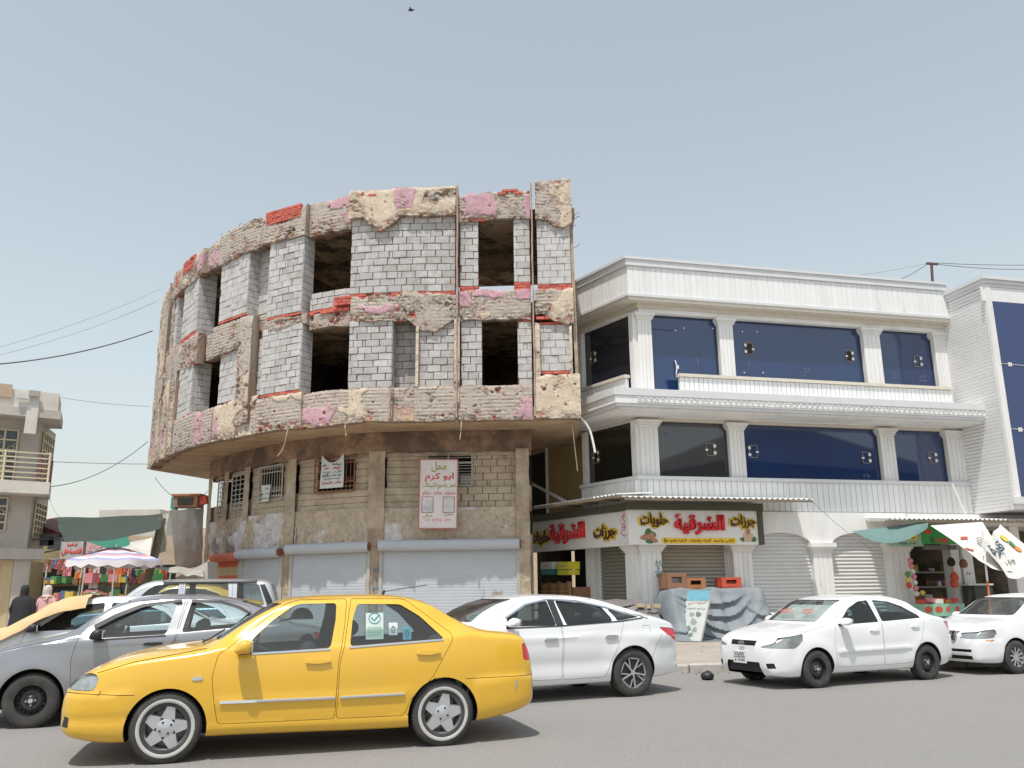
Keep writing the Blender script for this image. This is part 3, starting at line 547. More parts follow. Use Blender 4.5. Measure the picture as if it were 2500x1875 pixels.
# ================================================================ ruined building: mezzanine, signs and shutters under the overhang
LO = -1.75
LX = lambda px, py: SX(px, py, LO)
M_PEEL = mat('peeling_white_render', rough=0.95, attr='Col', var=0.2, scale=9, bump=0.6, bscale=26)
M_SHUT = mat('white_painted_shutter', (0.465, 0.49, 0.52), 0.7, var=0.05, scale=2.0, bump=0.04, stain=((0.42, 0.39, 0.37), 1.4, 0.62, 0.82, 0.35), stretch=(1, 1, 2.0))
M_STEEL = mat('dull_grille_steel', (0.42, 0.40, 0.36), 0.6, var=0.2, scale=20)
M_RUST = mat('rusty_steel', (0.24, 0.10, 0.06), 0.85, var=0.35, scale=18)
def lband(s0, s1, z0, z1, off, seed, white=0.0, arcs=(), mname='render_panel'):
    ns, nz = max(4, int((s1 - s0) / 0.05)), max(4, int((z1 - z0) / 0.05)); s = np.linspace(s0, s1, ns + 1); z = np.linspace(z0, z1, nz + 1); S, Z = np.meshgrid(s, z, indexing='ij')
    n = fbm(S * 1.3, Z * 1.6, seed, 5); n2 = fbm(S * 6, Z * 6, seed + 4); n3 = fbm(S * 0.7, Z * 2.5, seed + 9)
    col = np.array((0.47, 0.385, 0.295)) * (0.75 + 0.5 * n2)[..., None]; d = 0.03 * (n - 0.5) + 0.02 * (n2 - 0.5)
    k = np.clip((n - (1 - white)) * 14, 0, 1)
    for cs, cz, rs, rz, c in arcs:
        q = np.hypot((S - cs) / rs, (Z - cz) / rz) + 0.25 * (n - 0.5); kk = np.clip((1 - q) * 12, 0, 1)[..., None]; col = col * (1 - kk) + np.array(c) * (0.85 + 0.3 * n2)[..., None] * kk; d = d + 0.015 * kk[..., 0]
    col = col * (1 - k[..., None]) + np.array((0.58, 0.545, 0.54)) * (0.8 + 0.4 * n2)[..., None] * k[..., None]; d = d + 0.02 * k
    ck = np.exp(-((n3 - 0.5) / 0.006) ** 2) * (n2 > 0.5); col = col * (1 - 0.6 * ck[..., None]); d -= 0.02 * ck
    X, Y = ept(S, off + d); v = np.stack([X, Y, Z], -1).reshape(-1, 3); i, j = np.meshgrid(np.arange(ns), np.arange(nz), indexing='ij'); a = i * (nz + 1) + j
    F = np.stack([a, a + nz + 1, a + nz + 2, a + 1], -1).reshape(-1, 4)
    me = bpy.data.meshes.new(mname); me.from_pydata(v.tolist(), [], F.tolist()); ca = me.color_attributes.new('Col', 'FLOAT_COLOR', 'POINT')
    cl = np.ones((len(v), 4)); cl[:, :3] = np.clip(col, 0, 1).reshape(-1, 3); ca.data.foreach_set('color', cl.astype(np.float32).ravel())
    me.materials.append(M_PEEL); me.shade_smooth(); me.update(); return newobj(mname, me, ruin)
def col_low(px0, px1, py, z0, z1, off, name='column', seed=0, th=0.3):
    s1, s0 = LX(px0, py), LX(px1, py); n = max(4, int((z1 - z0) / 0.12)); P = [[] for _ in range(4)]
    for k in range(n + 1):
        z = z0 + (z1 - z0) * k / n; r = lambda q: 0.035 * (vnoise(k * 0.7, q * 3.1, seed + q) - 0.5)
        for q, (ss, oo) in enumerate(((s0, 0), (s1, 0), (s1, -th), (s0, -th))): P[q].append(E3(ss + float(r(q)), z, LO + off + float(r(q + 5))))
    P2 = [[E3_(p) for p in row] for row in P]; m = MB(); m.grid(P2 + [P2[0]]); m.add([P2[0][-1], P2[1][-1], P2[2][-1], P2[3][-1]], [(0, 1, 2, 3)])
    return m.build(name, M_LREND, ruin)
def E3_(p): return p
s_r = LX(1297, 1170); s_l = LX(514, 1200)
# masonry core behind everything (mezzanine + ground) with window holes backed near-black in place of shade
m = MB(); backing(s_r, s_l, 3.62, 4.35, LO - 0.05, 0.2, m); m.build('core_wall', M_LREND, ruin); m = MB(); backing(s_r, s_l, 5.25, 5.95, LO - 0.05, 0.2, m); m.build('core_wall', M_LREND, ruin); m = MB(); backing(s_r, s_l, 0.1, 3.0, LO - 0.5, 0.15, m)
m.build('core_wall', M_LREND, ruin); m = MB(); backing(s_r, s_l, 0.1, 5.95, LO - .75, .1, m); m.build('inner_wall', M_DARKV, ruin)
# beam under the soffit
n = 60; P = [[], [], [], []]
for k in range(n + 1):
    s = s_r - 0.02 + (s_l - s_r) * k / n; j = 0.02 * math.sin(k * 1.7)
    for q, (z, o) in enumerate(((5.36 + j, 0.08), (5.96, 0.06), (5.96, -0.25), (5.36 + j, -0.25))): P[q].append(E3(s, z, LO + o))
b = MB(); b.grid(P + [P[0]]); b.build('edge_beam', mat('stained_beam', (0.34, 0.225, 0.15), 0.95, var=0.3, scale=2.5, bump=0.7, bscale=16, stain=((0.12, 0.085, 0.065), 0.7, 0.40, 0.55, 0.9)), ruin)
for k, (a, c, y, z0, z1, o) in enumerate(((1262, 1294, 1300, 0.1, 5.4, 0.14), (903, 941, 1180, 0.1, 5.4, 0.1), (706, 728, 1180, 0.1, 5.4, 0.1), (600, 613, 1200, 3.7, 5.4, 0.08), (552, 561, 1210, 3.7, 5.4, 0.08), (514, 522, 1210, 0.1, 5.4, 0.08))): col_low(a, c, y, z0, z1, o, seed=k * 11)
LB = []
def lpanel(px0, px1, py, z0, z1, off, seed):
    s1, s0 = LX(px0, py), LX(px1, py); courses(s0, s1, z0, z1, LO + off, seed=seed, lst=LB); backing(s0, s1, z0, z1, LO + off - 0.02, 0.12)
    return s0, s1
SLABS = MB()
lpanel(943, 1043, 1150, 4.33, 5.34, -0.1, 3); lpanel(1152, 1262, 1150, 4.33, 5.34, -0.1, 4); lpanel(936, 1262, 1240, 3.72, 4.33, 0.0, 5); lpanel(1043, 1152, 1220, 4.33, 4.4, -0.1, 6)
lpanel(728, 772, 1150, 4.3, 5.34, -0.08, 7); lpanel(868, 904, 1150, 4.3, 5.34, -0.08, 8); lpanel(728, 904, 1240, 3.75, 4.3, 0.0, 9)
lpanel(613, 634, 1180, 4.2, 5.34, -0.06, 10); lpanel(690, 707, 1180, 4.2, 5.34, -0.06, 11); lpanel(613, 707, 1260, 3.8, 4.2, -0.02, 12); lpanel(522, 601, 1270, 3.75, 4.2, -0.03, 13)
out = MB()
for a, e, z, z2, off, th, _f in LB: out.box(E3((a + e) / 2, (z + z2) / 2, off - th / 2), (e - a - 0.014, th, z2 - z - 0.014), eang((a + e) / 2))
o = out.build('mezzanine_blockwork', M_LBLOCK, ruin); o['kind'] = 'stuff'
o = SLABS.build('mezzanine_mortar', mat('brown_mortar', (0.16, 0.115, 0.08), 0.95, var=0.3, scale=5), ruin); o['kind'] = 'stuff'
lband(LX(1262, 1290), LX(936, 1290), 2.7, 3.74, LO + 0.06, 5, 0.36, [(LX(1040, 1250), 3.8, 0.5, 0.14, (0.5, 0.46, 0.45))])
lband(LX(904, 1290), LX(728, 1290), 2.7, 3.77, LO + 0.06, 9, 0.22)
lband(LX(728, 1290), LX(515, 1290), 2.55, 3.8, LO + 0.06, 14, 0.45, [(LX(655, 1310), 2.95, 0.75, 0.75, (0.50, 0.47, 0.47)), (LX(570, 1320), 2.9, 0.6, 0.5, (0.30, 0.27, 0.27)), (LX(530, 1330), 2.85, 0.4, 0.45, (0.26, 0.23, 0.24))])
# windows with steel grilles: near-black panel standing in for the dark room, bars, frame
def grille(px0, px1, pyc, z0, z1, off, style, seed=0):
    s1, s0 = LX(px0, pyc), LX(px1, pyc); w = thing_part('window', ruin)
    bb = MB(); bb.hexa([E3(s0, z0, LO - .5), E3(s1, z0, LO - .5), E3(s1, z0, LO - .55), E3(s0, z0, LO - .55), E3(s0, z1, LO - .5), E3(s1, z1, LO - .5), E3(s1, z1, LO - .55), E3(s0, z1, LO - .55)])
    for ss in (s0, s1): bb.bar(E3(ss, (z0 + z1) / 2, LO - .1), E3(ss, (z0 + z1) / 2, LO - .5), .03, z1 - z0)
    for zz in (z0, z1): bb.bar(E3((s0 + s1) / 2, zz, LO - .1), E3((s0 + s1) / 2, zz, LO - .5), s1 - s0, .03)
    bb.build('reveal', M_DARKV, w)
    f = MB(); O = LO + off; t = 0.04
    for za in (z0, z1): f.bar(E3(s0, za, O), E3(s1, za, O), t)
    for sa in (s0, s1): f.bar(E3(sa, z0, O), E3(sa, z1, O), t)
    f.build('frame', M_STEEL if style != 'rust' else M_RUST, w)
    g = MB(); q = 0.016
    if style == 'square':
        nx, nz = 3, 7
        for k in range(1, nx): g.bar(E3(s0 + (s1 - s0) * k / nx, z0, O), E3(s0 + (s1 - s0) * k / nx, z1, O), q * 1.6)
        for k in range(1, nz): g.bar(E3(s0, z0 + (z1 - z0) * k / nz, O), E3(s1, z0 + (z1 - z0) * k / nz, O), q * 1.6)
    elif style == 'louvre':
        for za in (z1 - 0.3,): g.bar(E3(s0, za, O), E3(s1, za, O), 0.05)
        g.bar(E3((s0 + s1) / 2, z1 - 0.3, O), E3((s0 + s1) / 2, z1, O), 0.04); g.bar(E3(s0 + 0.3 * (s1 - s0), z0, O), E3(s0 + 0.3 * (s1 - s0), z1 - 0.3, O), 0.05); g.bar(E3(s0 + 0.7 * (s1 - s0), z0, O), E3(s0 + 0.7 * (s1 - s0), z1 - 0.3, O), 0.04)
        for k in range(1, 8): g.bar(E3(s0, z0 + k * (z1 - 0.3 - z0) / 8, O - .02), E3(s0 + 0.3 * (s1 - s0), z0 + k * (z1 - 0.3 - z0) / 8, O - .02), q)
        g.bar(E3(s0, z1 - 0.15, O), E3(s1, z1 - 0.15, O), q)
    else:
        for k in range(1, 9): g.bar(E3(s0 + (s1 - s0) * k / 9, z0, O), E3(s0 + (s1 - s0) * k / 9, z1, O), q)
        for za in (z0 + 0.14, z0 + 0.28, z1 - 0.2): g.bar(E3(s0, za, O), E3(s1, za, O), 0.03)
        for k in range(9):
            c = s0 + (s1 - s0) * (k + 0.5) / 9; g.tube([E3(c + 0.04 * math.cos(a), z0 + 0.36 + 0.05 * math.sin(a), O + .01) for a in [i * math.pi / 4 for i in range(9)]], 0.008, 4)
    g.build('grille', M_STEEL if style != 'rust' else M_RUST, w)
    return s0, s1
def thing_part(name, parent):
    o = bpy.data.objects.new(name, None); o.empty_display_size = 0.1; return link(o, parent)
gs = grille(1043, 1152, 1150, 4.38, 5.34, -0.05, 'louvre')
for k in range(3):   # louvre glass left in the broken window
    s0 = gs[0] + 0.02; z = 4.42 + k * 0.085
    MB().hexa([E3(s0, z, LO - .1), E3(s0 + .3, z, LO - .1), E3(s0 + .3, z + .01, LO - .14), E3(s0, z + .01, LO - .14), E3(s0, z + .08, LO - .07), E3(s0 + .3, z + .08, LO - .07), E3(s0 + .3, z + .08, LO - .08), E3(s0, z + .08, LO - .08)]).build('louvre_pane', mat('dusty_pane', (0.36, 0.37, 0.34), 0.3, var=0.2), ruin)
grille(772, 868, 1150, 4.3, 5.34, 0.05, 'rust'); grille(634, 690, 1180, 4.22, 5.3, 0.02, 'bars'); grille(568, 599, 1200, 4.1, 5.2, 0.02, 'square'); grille(534, 551, 1210, 4.0, 5.1, 0.02, 'square')
# roller shutters: box, guide rails, ribbed curtain
def shutter(px0, px1, py, zb, rad, off, mats, label=None, stripes=None):
    s1, s0 = LX(px0, py), LX(px1, py); w = thing_part('roller_shutter', ruin)
    if label: w['label'] = label
    n = 14; P = []
    for k in range(n + 1):
        a = R(200) - R(360) * k / n; P.append([E3(s0 - 0.05, zb + rad * math.sin(a), LO + off + 0.05 + rad * math.cos(a)), E3(s1 + 0.05, zb + rad * math.sin(a), LO + off + 0.05 + rad * math.cos(a))])
    bx = MB(); bx.grid(P); bx.add([p[0] for p in P], [tuple(range(n + 1))]); bx.add([p[1] for p in P], [tuple(range(n + 1))]); bx.build('shutter_box', mats[0], w, 40)
    z = zb - rad * 0.6; sl = 0.085; c = MB(); rows = []
    while z > 0.14:
        for dz, do in ((0, 0), (0.012, 0.0025), (0.06, 0.003), (0.075, 0.0)): rows.append((z - dz, do))
        z -= sl
    for (za, oa), (zb2, ob) in zip(rows[:-1], rows[1:]):
        c.cur = (int((zb - za) / 0.27) % 2) if stripes else 0
        c.add([E3(s0 + .04, za, LO + off - .1 + oa), E3(s1 - .04, za, LO + off - .1 + oa), E3(s1 - .04, zb2, LO + off - .1 + ob), E3(s0 + .04, zb2, LO + off - .1 + ob)], [(0, 1, 2, 3)])
    c.build('shutter_curtain', mats, w)
    for ss in (s0, s1): MB().bar(E3(ss, 0.12, LO + off - .08), E3(ss, zb - rad * .5, LO + off - .08), .07, .09).build('guide_rail', M_STEEL, w)
    for ss in (s0 - 0.06, s1 + 0.06): MB().tube([E3(ss - .03, zb, LO + off + .05), E3(ss + .03, zb, LO + off + .05)], rad * .8, 12).build('shutter_bracket', M_RUST, w)
    return s0, s1
sh1 = shutter(932, 1266, 1400, 2.68, 0.15, 0.2, [M_SHUT]); sh2 = shutter(717, 903, 1400, 2.66, 0.15, 0.2, [M_SHUT]); sh3 = shutter(597, 694, 1400, 2.6, 0.15, 0.2, [M_SHUT])
sh4 = shutter(537, 592, 1410, 2.55, 0.14, 0.2, [mat('orange_shutter', (0.62, 0.16, 0.09), 0.6, var=0.15), mat('cream_shutter', (0.55, 0.44, 0.27), 0.6, var=0.15)], 'orange and cream striped roller shutter', True)
# graffiti numbers on the shutter column, scrawl on the shutter
M_BLUEP = mat('blue_spray_paint', (0.10, 0.25, 0.36), 0.8, var=0.2); M_BRP = mat('brown_scrawl', (0.40, 0.22, 0.12), 0.8)
def lframe(px, py, off): 
    s = LX(px, py); p = E3(s, onE(px, py, LO)[1], LO + off); a = eang(s); return frame(p, (math.cos(a), math.sin(a), 0), (0, 0, 1))
g = thing_part('painted_number', ruin)
for k, t in enumerate(('\u0668\u0660\u0668', '\u0661', '\u0664\u0669')): lettering('painted_digits', t, M_BLUEP, lframe(921, 1392 + k * 22, 0.13), 0.2 if k != 1 else 0.05, 0.16, 0.004, 0.02, g)
lettering('painted_scrawl', '\u0635\u0648\u0642', M_BRP, lframe(1214, 1445, 0.125), 0.3, 0.16, 0.003, 0.0, ruin)
# ---- things hung on the mezzanine
def hangplate(name, label, cat, px, py, w, h, off, m, th=0.03, tilt=0.0):
    s = LX(px, py); z = onE(px, py, LO)[1]; a = eang(s); p = E3(s, z, LO + off); root = thing(name, label, cat, p)
    fr = frame(p, (math.cos(a), math.sin(a), math.tan(tilt)), (0, 0, 1)); b = MB(); b.hexa([fr @ Vector(q) for q in ((-w / 2, -h / 2, -th), (w / 2, -h / 2, -th), (w / 2, -h / 2, 0), (-w / 2, -h / 2, 0), (-w / 2, h / 2, -th), (w / 2, h / 2, -th), (w / 2, h / 2, 0), (-w / 2, h / 2, 0))])
    return root, fr, b
M_SIGNW = mat('faded_sign_face', (0.72, 0.66, 0.64), 0.5, var=0.08, scale=3, stain=((0.55, 0.26, 0.22), 2.0, 0.58, 0.75, 0.5))
M_REDL = mat('red_letters', (0.70, 0.035, 0.04), 0.5, var=0.05); M_OLIVE = mat('olive_letters', (0.40, 0.34, 0.03), 0.5, var=0.05); M_YEL = mat('sign_yellow', (0.85, 0.55, 0.03), 0.45, var=0.05); M_DKL = mat('dark_letters', (0.05, 0.035, 0.03), 0.5, var=0.1)
M_GRYP = mat('grey_print', (0.30, 0.30, 0.30), 0.6)
sg, fr, b = hangplate('shop_sign', 'tall faded white sign with red and olive Arabic lettering over a broken louvre window', 'sign', 1073, 1209, 1.08, 1.95, 0.42, M_SIGNW, 0.06, -0.012)
b.build('sign_board', M_SIGNW, sg)
f = MB()
for a, c in (((-.54, -.975), (.54, -.975)), ((.54, -.975), (.54, .975)), ((.54, .975), (-.54, .975)), ((-.54, .975), (-.54, -.975))): f.bar(fr @ Vector((*a, 0.0)), fr @ Vector((*c, 0.0)), .03, .03)
f.build('sign_frame', mat('faded_red_frame', (0.45, 0.16, 0.12), 0.6, var=0.3, scale=12), sg)
def on(fr, x, y): return fr @ Matrix.Translation((x, y, 0))
lettering('letters', '\u0645\u062d\u0644', M_OLIVE, on(fr, 0, .76), .42, .3, .004, .02, sg); lettering('letters', '\u0627\u0628\u0648 \u0643\u0631\u0645', M_REDL, on(fr, 0.02, .46), .82, .27, .004, .02, sg)
lettering('letters', '\u0644\u0639\u0645\u0644 \u0648\u062a\u0635\u0646\u064a\u0639 \u0627\u0644\u0634\u064a\u062a\u0643\u0627\u062a', M_OLIVE, on(fr, 0.02, .22), .95, .19, .004, .022, sg); lettering('letters', '\u0645\u0634\u0628\u0643 . \u0633\u0644\u0627\u064a\u062f . \u062c\u0646\u0643\u0648', M_REDL, on(fr, 0.02, 0.02), .92, .15, .004, .01, sg)
M_DRED = mat('dark_red_line', (0.30, 0.05, 0.05), 0.5)
for cx, ln in ((-.3, 1), (.3, 4)):
    q = MB()
    for k in range(ln): q.hexa([fr @ Vector(v) for v in ((cx - .15, -.52 + k * .42 / ln, .001), (cx + .15, -.52 + k * .42 / ln, .001), (cx + .15, -.52 + k * .42 / ln, .006), (cx - .15, -.52 + k * .42 / ln, .006), (cx - .15, -.52 + (k + .82) * .42 / ln, .001), (cx + .15, -.52 + (k + .82) * .42 / ln, .001), (cx + .15, -.52 + (k + .82) * .42 / ln, .006), (cx - .15, -.52 + (k + .82) * .42 / ln, .006))])
    q.build('shutter_picture', mat('picture_grey', (0.60, 0.58, 0.58), 0.5, var=0.2, scale=5), sg)
    e = MB()
    for a, c in (((-.16, -.53), (.16, -.53)), ((.16, -.53), (.16, -.09)), ((.16, -.09), (-.16, -.09)), ((-.16, -.09), (-.16, -.53))): e.bar(fr @ Vector((cx + a[0], a[1], .006)), fr @ Vector((cx + c[0], c[1], .006)), .014, .01)
    e.build('picture_border', M_DRED, sg)
lettering('letters', '\u0639\u0631\u0627\u0642\u064a', M_OLIVE, on(fr, -.29, -.63), .3, .13, .004, .012, sg); lettering('letters', '\u0633\u0648\u0631\u064a', M_OLIVE, on(fr, .3, -.6), .26, .11, .004, .012, sg)
lettering('letters', '\u0660\u0667\u0667\u0660 \u0664\u0662\u0667\u0665 \u0668\u0661\u0662', M_REDL, on(fr, 0, -.74), .8, .09, .003, 0, sg)
def banner(label, px, py, w, h, off, sag, lines, name='paper_banner'):
    s = LX(px, py); z = onE(px, py, LO)[1]; a = eang(s); p = E3(s, z, LO + off); root = thing(name, label, 'banner', p); fr = frame(p, (math.cos(a), math.sin(a), 0), (0, 0, 1)); P = []
    for i in range(17):
        x = -w / 2 + w * i / 16; row = []
        for j in range(21):
            v = j / 20; y = -h / 2 + h * v - sag * max(0, 1 - ((x) / (w * .42)) ** 2) * max(0, (v - .72) / .28); row.append(fr @ Vector((x, y, 0.03 * math.sin(x * 9 + v * 3) * (0.3 + v) + 0.05 * max(0, v - .8) * math.sin(x * 14))))
        P.append(row)
    MB().sheet(P, 0.006, fr.to_3x3() @ Vector((0, 0, -1))).build('sheet', mat('banner_cloth', (0.62, 0.66, 0.64), 0.85, var=0.08, scale=4, stain=((0.45, 0.33, 0.2), 2.5, 0.6, 0.75, 0.6)), root, 60)
    for k, (t, m, y, ww, hh) in enumerate(lines): lettering('letters', t, m, on(fr, 0, y), ww, hh, .012, 0.006, root, lift=0.012)
    return root, fr
banner('white cloth banner with red and dark Arabic print sagging on the rusty window grille', 817, 1152, 0.84, 0.98, 0.13, 0.22, [('\u0645\u0633\u0627\u062d\u0629 \u0661\u0662\u0660 \u0645\u062a\u0631', M_DKL, .2, .7, .09), ('\u0627\u0644\u0637\u0627\u0628\u0648 \u0661\u0667\u0668\u0660', M_REDL, .09, .56, .08), ('\u0627\u0644\u0646\u0632\u0644 \u0639\u0646 \u0637\u0631\u064a\u0642 \u0628\u0646\u0627\u0621', M_GRYP, -.02, .68, .07), ('\u0639\u0646\u062f \u0645\u0643\u062a\u0628 \u0627\u0644\u0639\u0642\u0627\u0631', M_DKL, -.12, .7, .08), ('\u0644\u0644\u0627\u0633\u062a\u0641\u0633\u0627\u0631 \u0627\u0644\u0627\u062a\u0635\u0627\u0644', M_GRYP, -.22, .6, .06), ('\u0645\u0643\u062a\u0628 \u0627\u0644\u0645\u0639\u0645\u0627\u0631', M_REDL, -.34, .72, .08)])
banner('small torn white notice with grey print in the bottom of the narrow barred window', 655, 1205, 0.42, 0.52, 0.1, 0.0, [('\u0641\u064a\u0633\u0628\u0648\u0643 \u0661\u0662', M_GRYP, .14, .3, .08), ('\u0628\u0636\u0627\u0639\u0629 \u0645\u0645\u064a\u0632\u0629', M_GRYP, -.02, .34, .06), ('\u0644\u0644\u0627\u062a\u0635\u0627\u0644', M_GRYP, -.16, .34, .06)])
# dangling wires from the slab
M_WIRE = mat('pale_cable', (0.55, 0.48, 0.38), 0.6); M_BWIRE = mat('dark_cable', (0.10, 0.10, 0.105), 0.6)
for px, py, dx, dz in ((706, 1048, -.35, -.75), (845, 1038, .02, -.3), (1127, 1030, -.05, -.5)):
    s, z = onE(px, py); P = [E3(s - dx * t ** 2 * 1.0, z + dz * t, 0.05 + 0.03 * math.sin(6 * t)) for t in [k / 10 for k in range(11)]]
    tag(MB().tube(P, 0.012, 6).build('loose_cable', M_WIRE), {706: 'longest pale loose cable bent under the curved overhang', 845: 'short hooked cable end under the pink patch of the overhang', 1127: 'loose cable dangling from the slab edge above the tall faded sign'}[px], 'cable')
# ================================================================ white clad corner building with blue glass, and the boarded tower beside it
AM, AL = R(14), R(123)
CW = Vector((3.45, 24.03, 0)); dM = Vector((math.cos(AM), math.sin(AM), 0)); nM = Vector((math.sin(AM), -math.cos(AM), 0)); dL = Vector((math.cos(AL), math.sin(AL), 0)); nL = Vector((-math.sin(AL), math.cos(AL), 0))
def M3(u, z, o=0.0): p = CW + dM * u + nM * o; return Vector((p.x, p.y, z))
def L3(u, z, o=0.0): p = CW + dL * u + nL * o; return Vector((p.x, p.y, z))
def uM(px, py, o=0.0):
    q = onpl(px, py, CW + nM * o, 14); return (q - CW).dot(dM), q.z
def uL(px, py, o=0.0):
    q = onpl(px, py, CW + nL * o, 123); return (q - CW).dot(dL), q.z
TN = math.tan(R(35.5))
M_CLAD = mat('white_cladding', (0.80, 0.80, 0.79), 0.5, var=0.05, scale=2.5, rand=0.025, stain=((0.50, 0.47, 0.42), 2.6, 0.52, 0.78, 0.5), stretch=(1, 1, 0.16))
M_CLADG = mat('grey_coping', (0.66, 0.665, 0.67), 0.55, var=0.06, scale=2, stain=((0.45, 0.43, 0.4), 2.0, 0.58, 0.78, 0.4))
M_WPL = mat('white_plaster', (0.79, 0.78, 0.76), 0.7, var=0.07, scale=2.2, stain=((0.5, 0.45, 0.4), 2.0, 0.52, 0.78, 0.5), bump=0.1, stretch=(1, 1, 0.25))
M_CREAMS = mat('cream_soffit', (0.64, 0.59, 0.50), 0.7, var=0.08)
M_OCHRE = mat('ochre_wall', (0.44, 0.31, 0.15), 0.9, var=0.08, scale=1.5, bump=0.15)
M_FRAME = mat('dark_window_frame', (0.05, 0.05, 0.055), 0.4)
def bluepane(name, c): return mat(name, c, 0.03, var=0.1, scale=0.8, spec=0.9, coat=0.3)
M_BLUE = bluepane('blue_glass', (0.011, 0.034, 0.115)); M_NAVY = bluepane('dark_navy_glass', (0.010, 0.014, 0.028)); M_SMOKE = bluepane('smoked_glass', (0.038, 0.040, 0.046)); M_OLIVEG = bluepane('dark_olive_glass', (0.016, 0.017, 0.012))
wb = thing('white_building', 'white panel-clad corner building with wide blue glass windows and Greek key cornice', 'building', (3.45, 24.03, 0))
UR = 11.12
def wrap(name, z0, z1, o, back, m, uR=UR, uLft=5.3, ztaper=None, corner=None, oL=None, parent=None):
    """a moulding running along both facades with a mitred corner"""
    oL = o if oL is None else oL
    def corner_pt(a, b):   # where main offset a meets left offset b
        s = math.sin(R(109)); u = (b + a * math.cos(R(71))) / -math.sin(R(71)) ; return CW + dM * u + nM * a
    P = [L3(uLft, 0, oL), corner_pt(o, oL), M3(uR, 0, o), M3(uR, 0, o - back), corner_pt(o - back, oL - back), L3(uLft, 0, oL - back)]
    b = MB(); V = [Vector((p.x, p.y, z0)) for p in P] + [Vector((p.x, p.y, z1)) for p in P]
    b.add(V, [(0, 1, 2, 8, 7, 6)[0:0] or (0, 1, 7, 6), (1, 2, 8, 7), (2, 3, 9, 8), (3, 4, 10, 9), (4, 5, 11, 10), (5, 0, 6, 11), (0, 5, 4, 1), (1, 4, 3, 2), (6, 7, 10, 11), (7, 8, 9, 10)])
    return b.build(name, m, parent or wb)
# coping, fascia, soffit
wrap('roof_coping', 10.95, 11.03, 0.07, 0.5, M_CLADG); wrap('roof_coping', 10.76, 10.945, 0.035, 0.4, M_CLADG)
wrap('fascia_core', 9.80, 10.76, -0.03, 0.3, M_CLADG); wrap('fascia_trim', 9.80, 9.88, 0.03, 0.05, M_CLADG); wrap('roof_soffit', 9.70, 9.797, 0.0, 0.62, M_CREAMS)
wrap('window_head', 9.55, 9.70, -0.27, 0.2, M_CREAMS); wrap('window_head', 9.42, 9.547, -0.31, 0.2, M_WPL)
wrap('roof_slab', 9.9, 10.3, -0.4, 0.4, M_CLADG)
# vertical cladding strips, each its own part
strip_me = {}
def strips(fn, u0, u1, z0, z1, o, pitch, th=0.025, g=0.012):
    n = max(1, round((u1 - u0) / pitch)); w = (u1 - u0) / n; key = (round(w, 4), round(z1 - z0, 4))
    if key not in strip_me: strip_me[key] = bevel_box_mesh('cladding_strip', (w - g, th, z1 - z0), 0.007, M_CLAD)
    for k in range(n):
        p = fn(u0 + w * (k + .5), (z0 + z1) / 2, o + th / 2 - 0.01); ob = bpy.data.objects.new('cladding_strip', strip_me[key]); ob.location = p; ob.rotation_euler = (0, 0, AM if fn is M3 else AL); link(ob, wb)
strips(M3, 0.0, UR, 9.89, 10.75, -0.03, 0.185); strips(L3, 0.0, 5.2, 9.89, 10.75, -0.03, 0.185)
# upper storey: glass, pillars
GO = -0.52
def pane(name, fn, u0, u1, z0, z1, o, m, chamf=0.13, ch=(1, 1)):
    pl = [(u0, z0), (u1, z0)]
    pl += [(u1, z1 - chamf), (u1 - chamf * .35, z1 - chamf * .45), (u1 - chamf, z1)] if ch[1] else [(u1, z1)]
    pl += [(u0 + chamf, z1), (u0 + chamf * .35, z1 - chamf * .45), (u0, z1 - chamf)] if ch[0] else [(u0, z1)]
    w = thing_part('window', wb); n = nM if fn is M3 else nL
    MB().prism([fn(u, z, o) for u, z in pl], (0, 0, 0), n * -0.02).build('glass_pane', m, w)
    f = MB()
    for k in range(len(pl)): f.bar(fn(*pl[k], o + .01), fn(*pl[(k + 1) % len(pl)], o + .01), 0.035, 0.04)
    f.build('frame', M_FRAME, w); return w
shift = -0.17
def U(a): return a + shift
M_WALLB = MB()
pu = pane('w', M3, U(1.0), U(3.2), 7.02, 9.42, GO, M_BLUE); pu2 = pane('w', M3, U(3.67), U(8.22), 7.02, 9.42, GO, M_BLUE); pu3 = pane('w', M3, U(8.83), U(10.85), 7.02, 9.42, GO, M_BLUE)
pl0 = pane('w', L3, 0.42, 2.75, 7.02, 9.42, GO, M_NAVY, ch=(0, 0)); pane('w', L3, 3.0, 5.0, 7.02, 9.42, GO, M_NAVY, ch=(0, 0))
# pillars with stepped capitals
def pillar(fn, u0, u1, z0, z1, o, cap=True, m=None, nm='pillar', flute=True):
    m = m or M_WPL; b = MB(); n = nM if fn is M3 else nL; um = (u0 + u1) / 2; w = u1 - u0; rz = AM if fn is M3 else AL
    b.box(fn(um, (z0 + z1) / 2, o - .15), (w, 0.3, z1 - z0), rz); p = b.build(nm, m, wb)
    if flute:
        q = MB(); k = 4
        for i in range(k): q.box(fn(u0 + w * (i + .5) / k, (z0 + z1) / 2 - .1, o + .008), (w / k - .012, 0.012, z1 - z0 - .3), rz)
        o2 = q.build('fluting', m, p); o2['kind'] = 'stuff'
    if cap:
        for i, (e, zz, h) in enumerate(((0.03, 0.20, .05), (0.06, 0.145, .05), (0.095, 0.09, .09))): MB().box(fn(um, z1 - zz + h / 2, o - .15 + e * .5), (w + 2 * e, 0.3 + e, h), rz).build('capital', m, p)
    return p
for a, c in ((0.56, 1.0), (3.2, 3.67), (8.22, 8.83), (10.85, 11.3)): pillar(M3, U(a), U(c), 7.0, 9.415, -0.34)
pillar(L3, 0.26, 0.44, 7.0, 9.415, -0.34, cap=False, flute=False); pillar(L3, 2.75, 3.0, 7.0, 9.415, -0.34, cap=False)
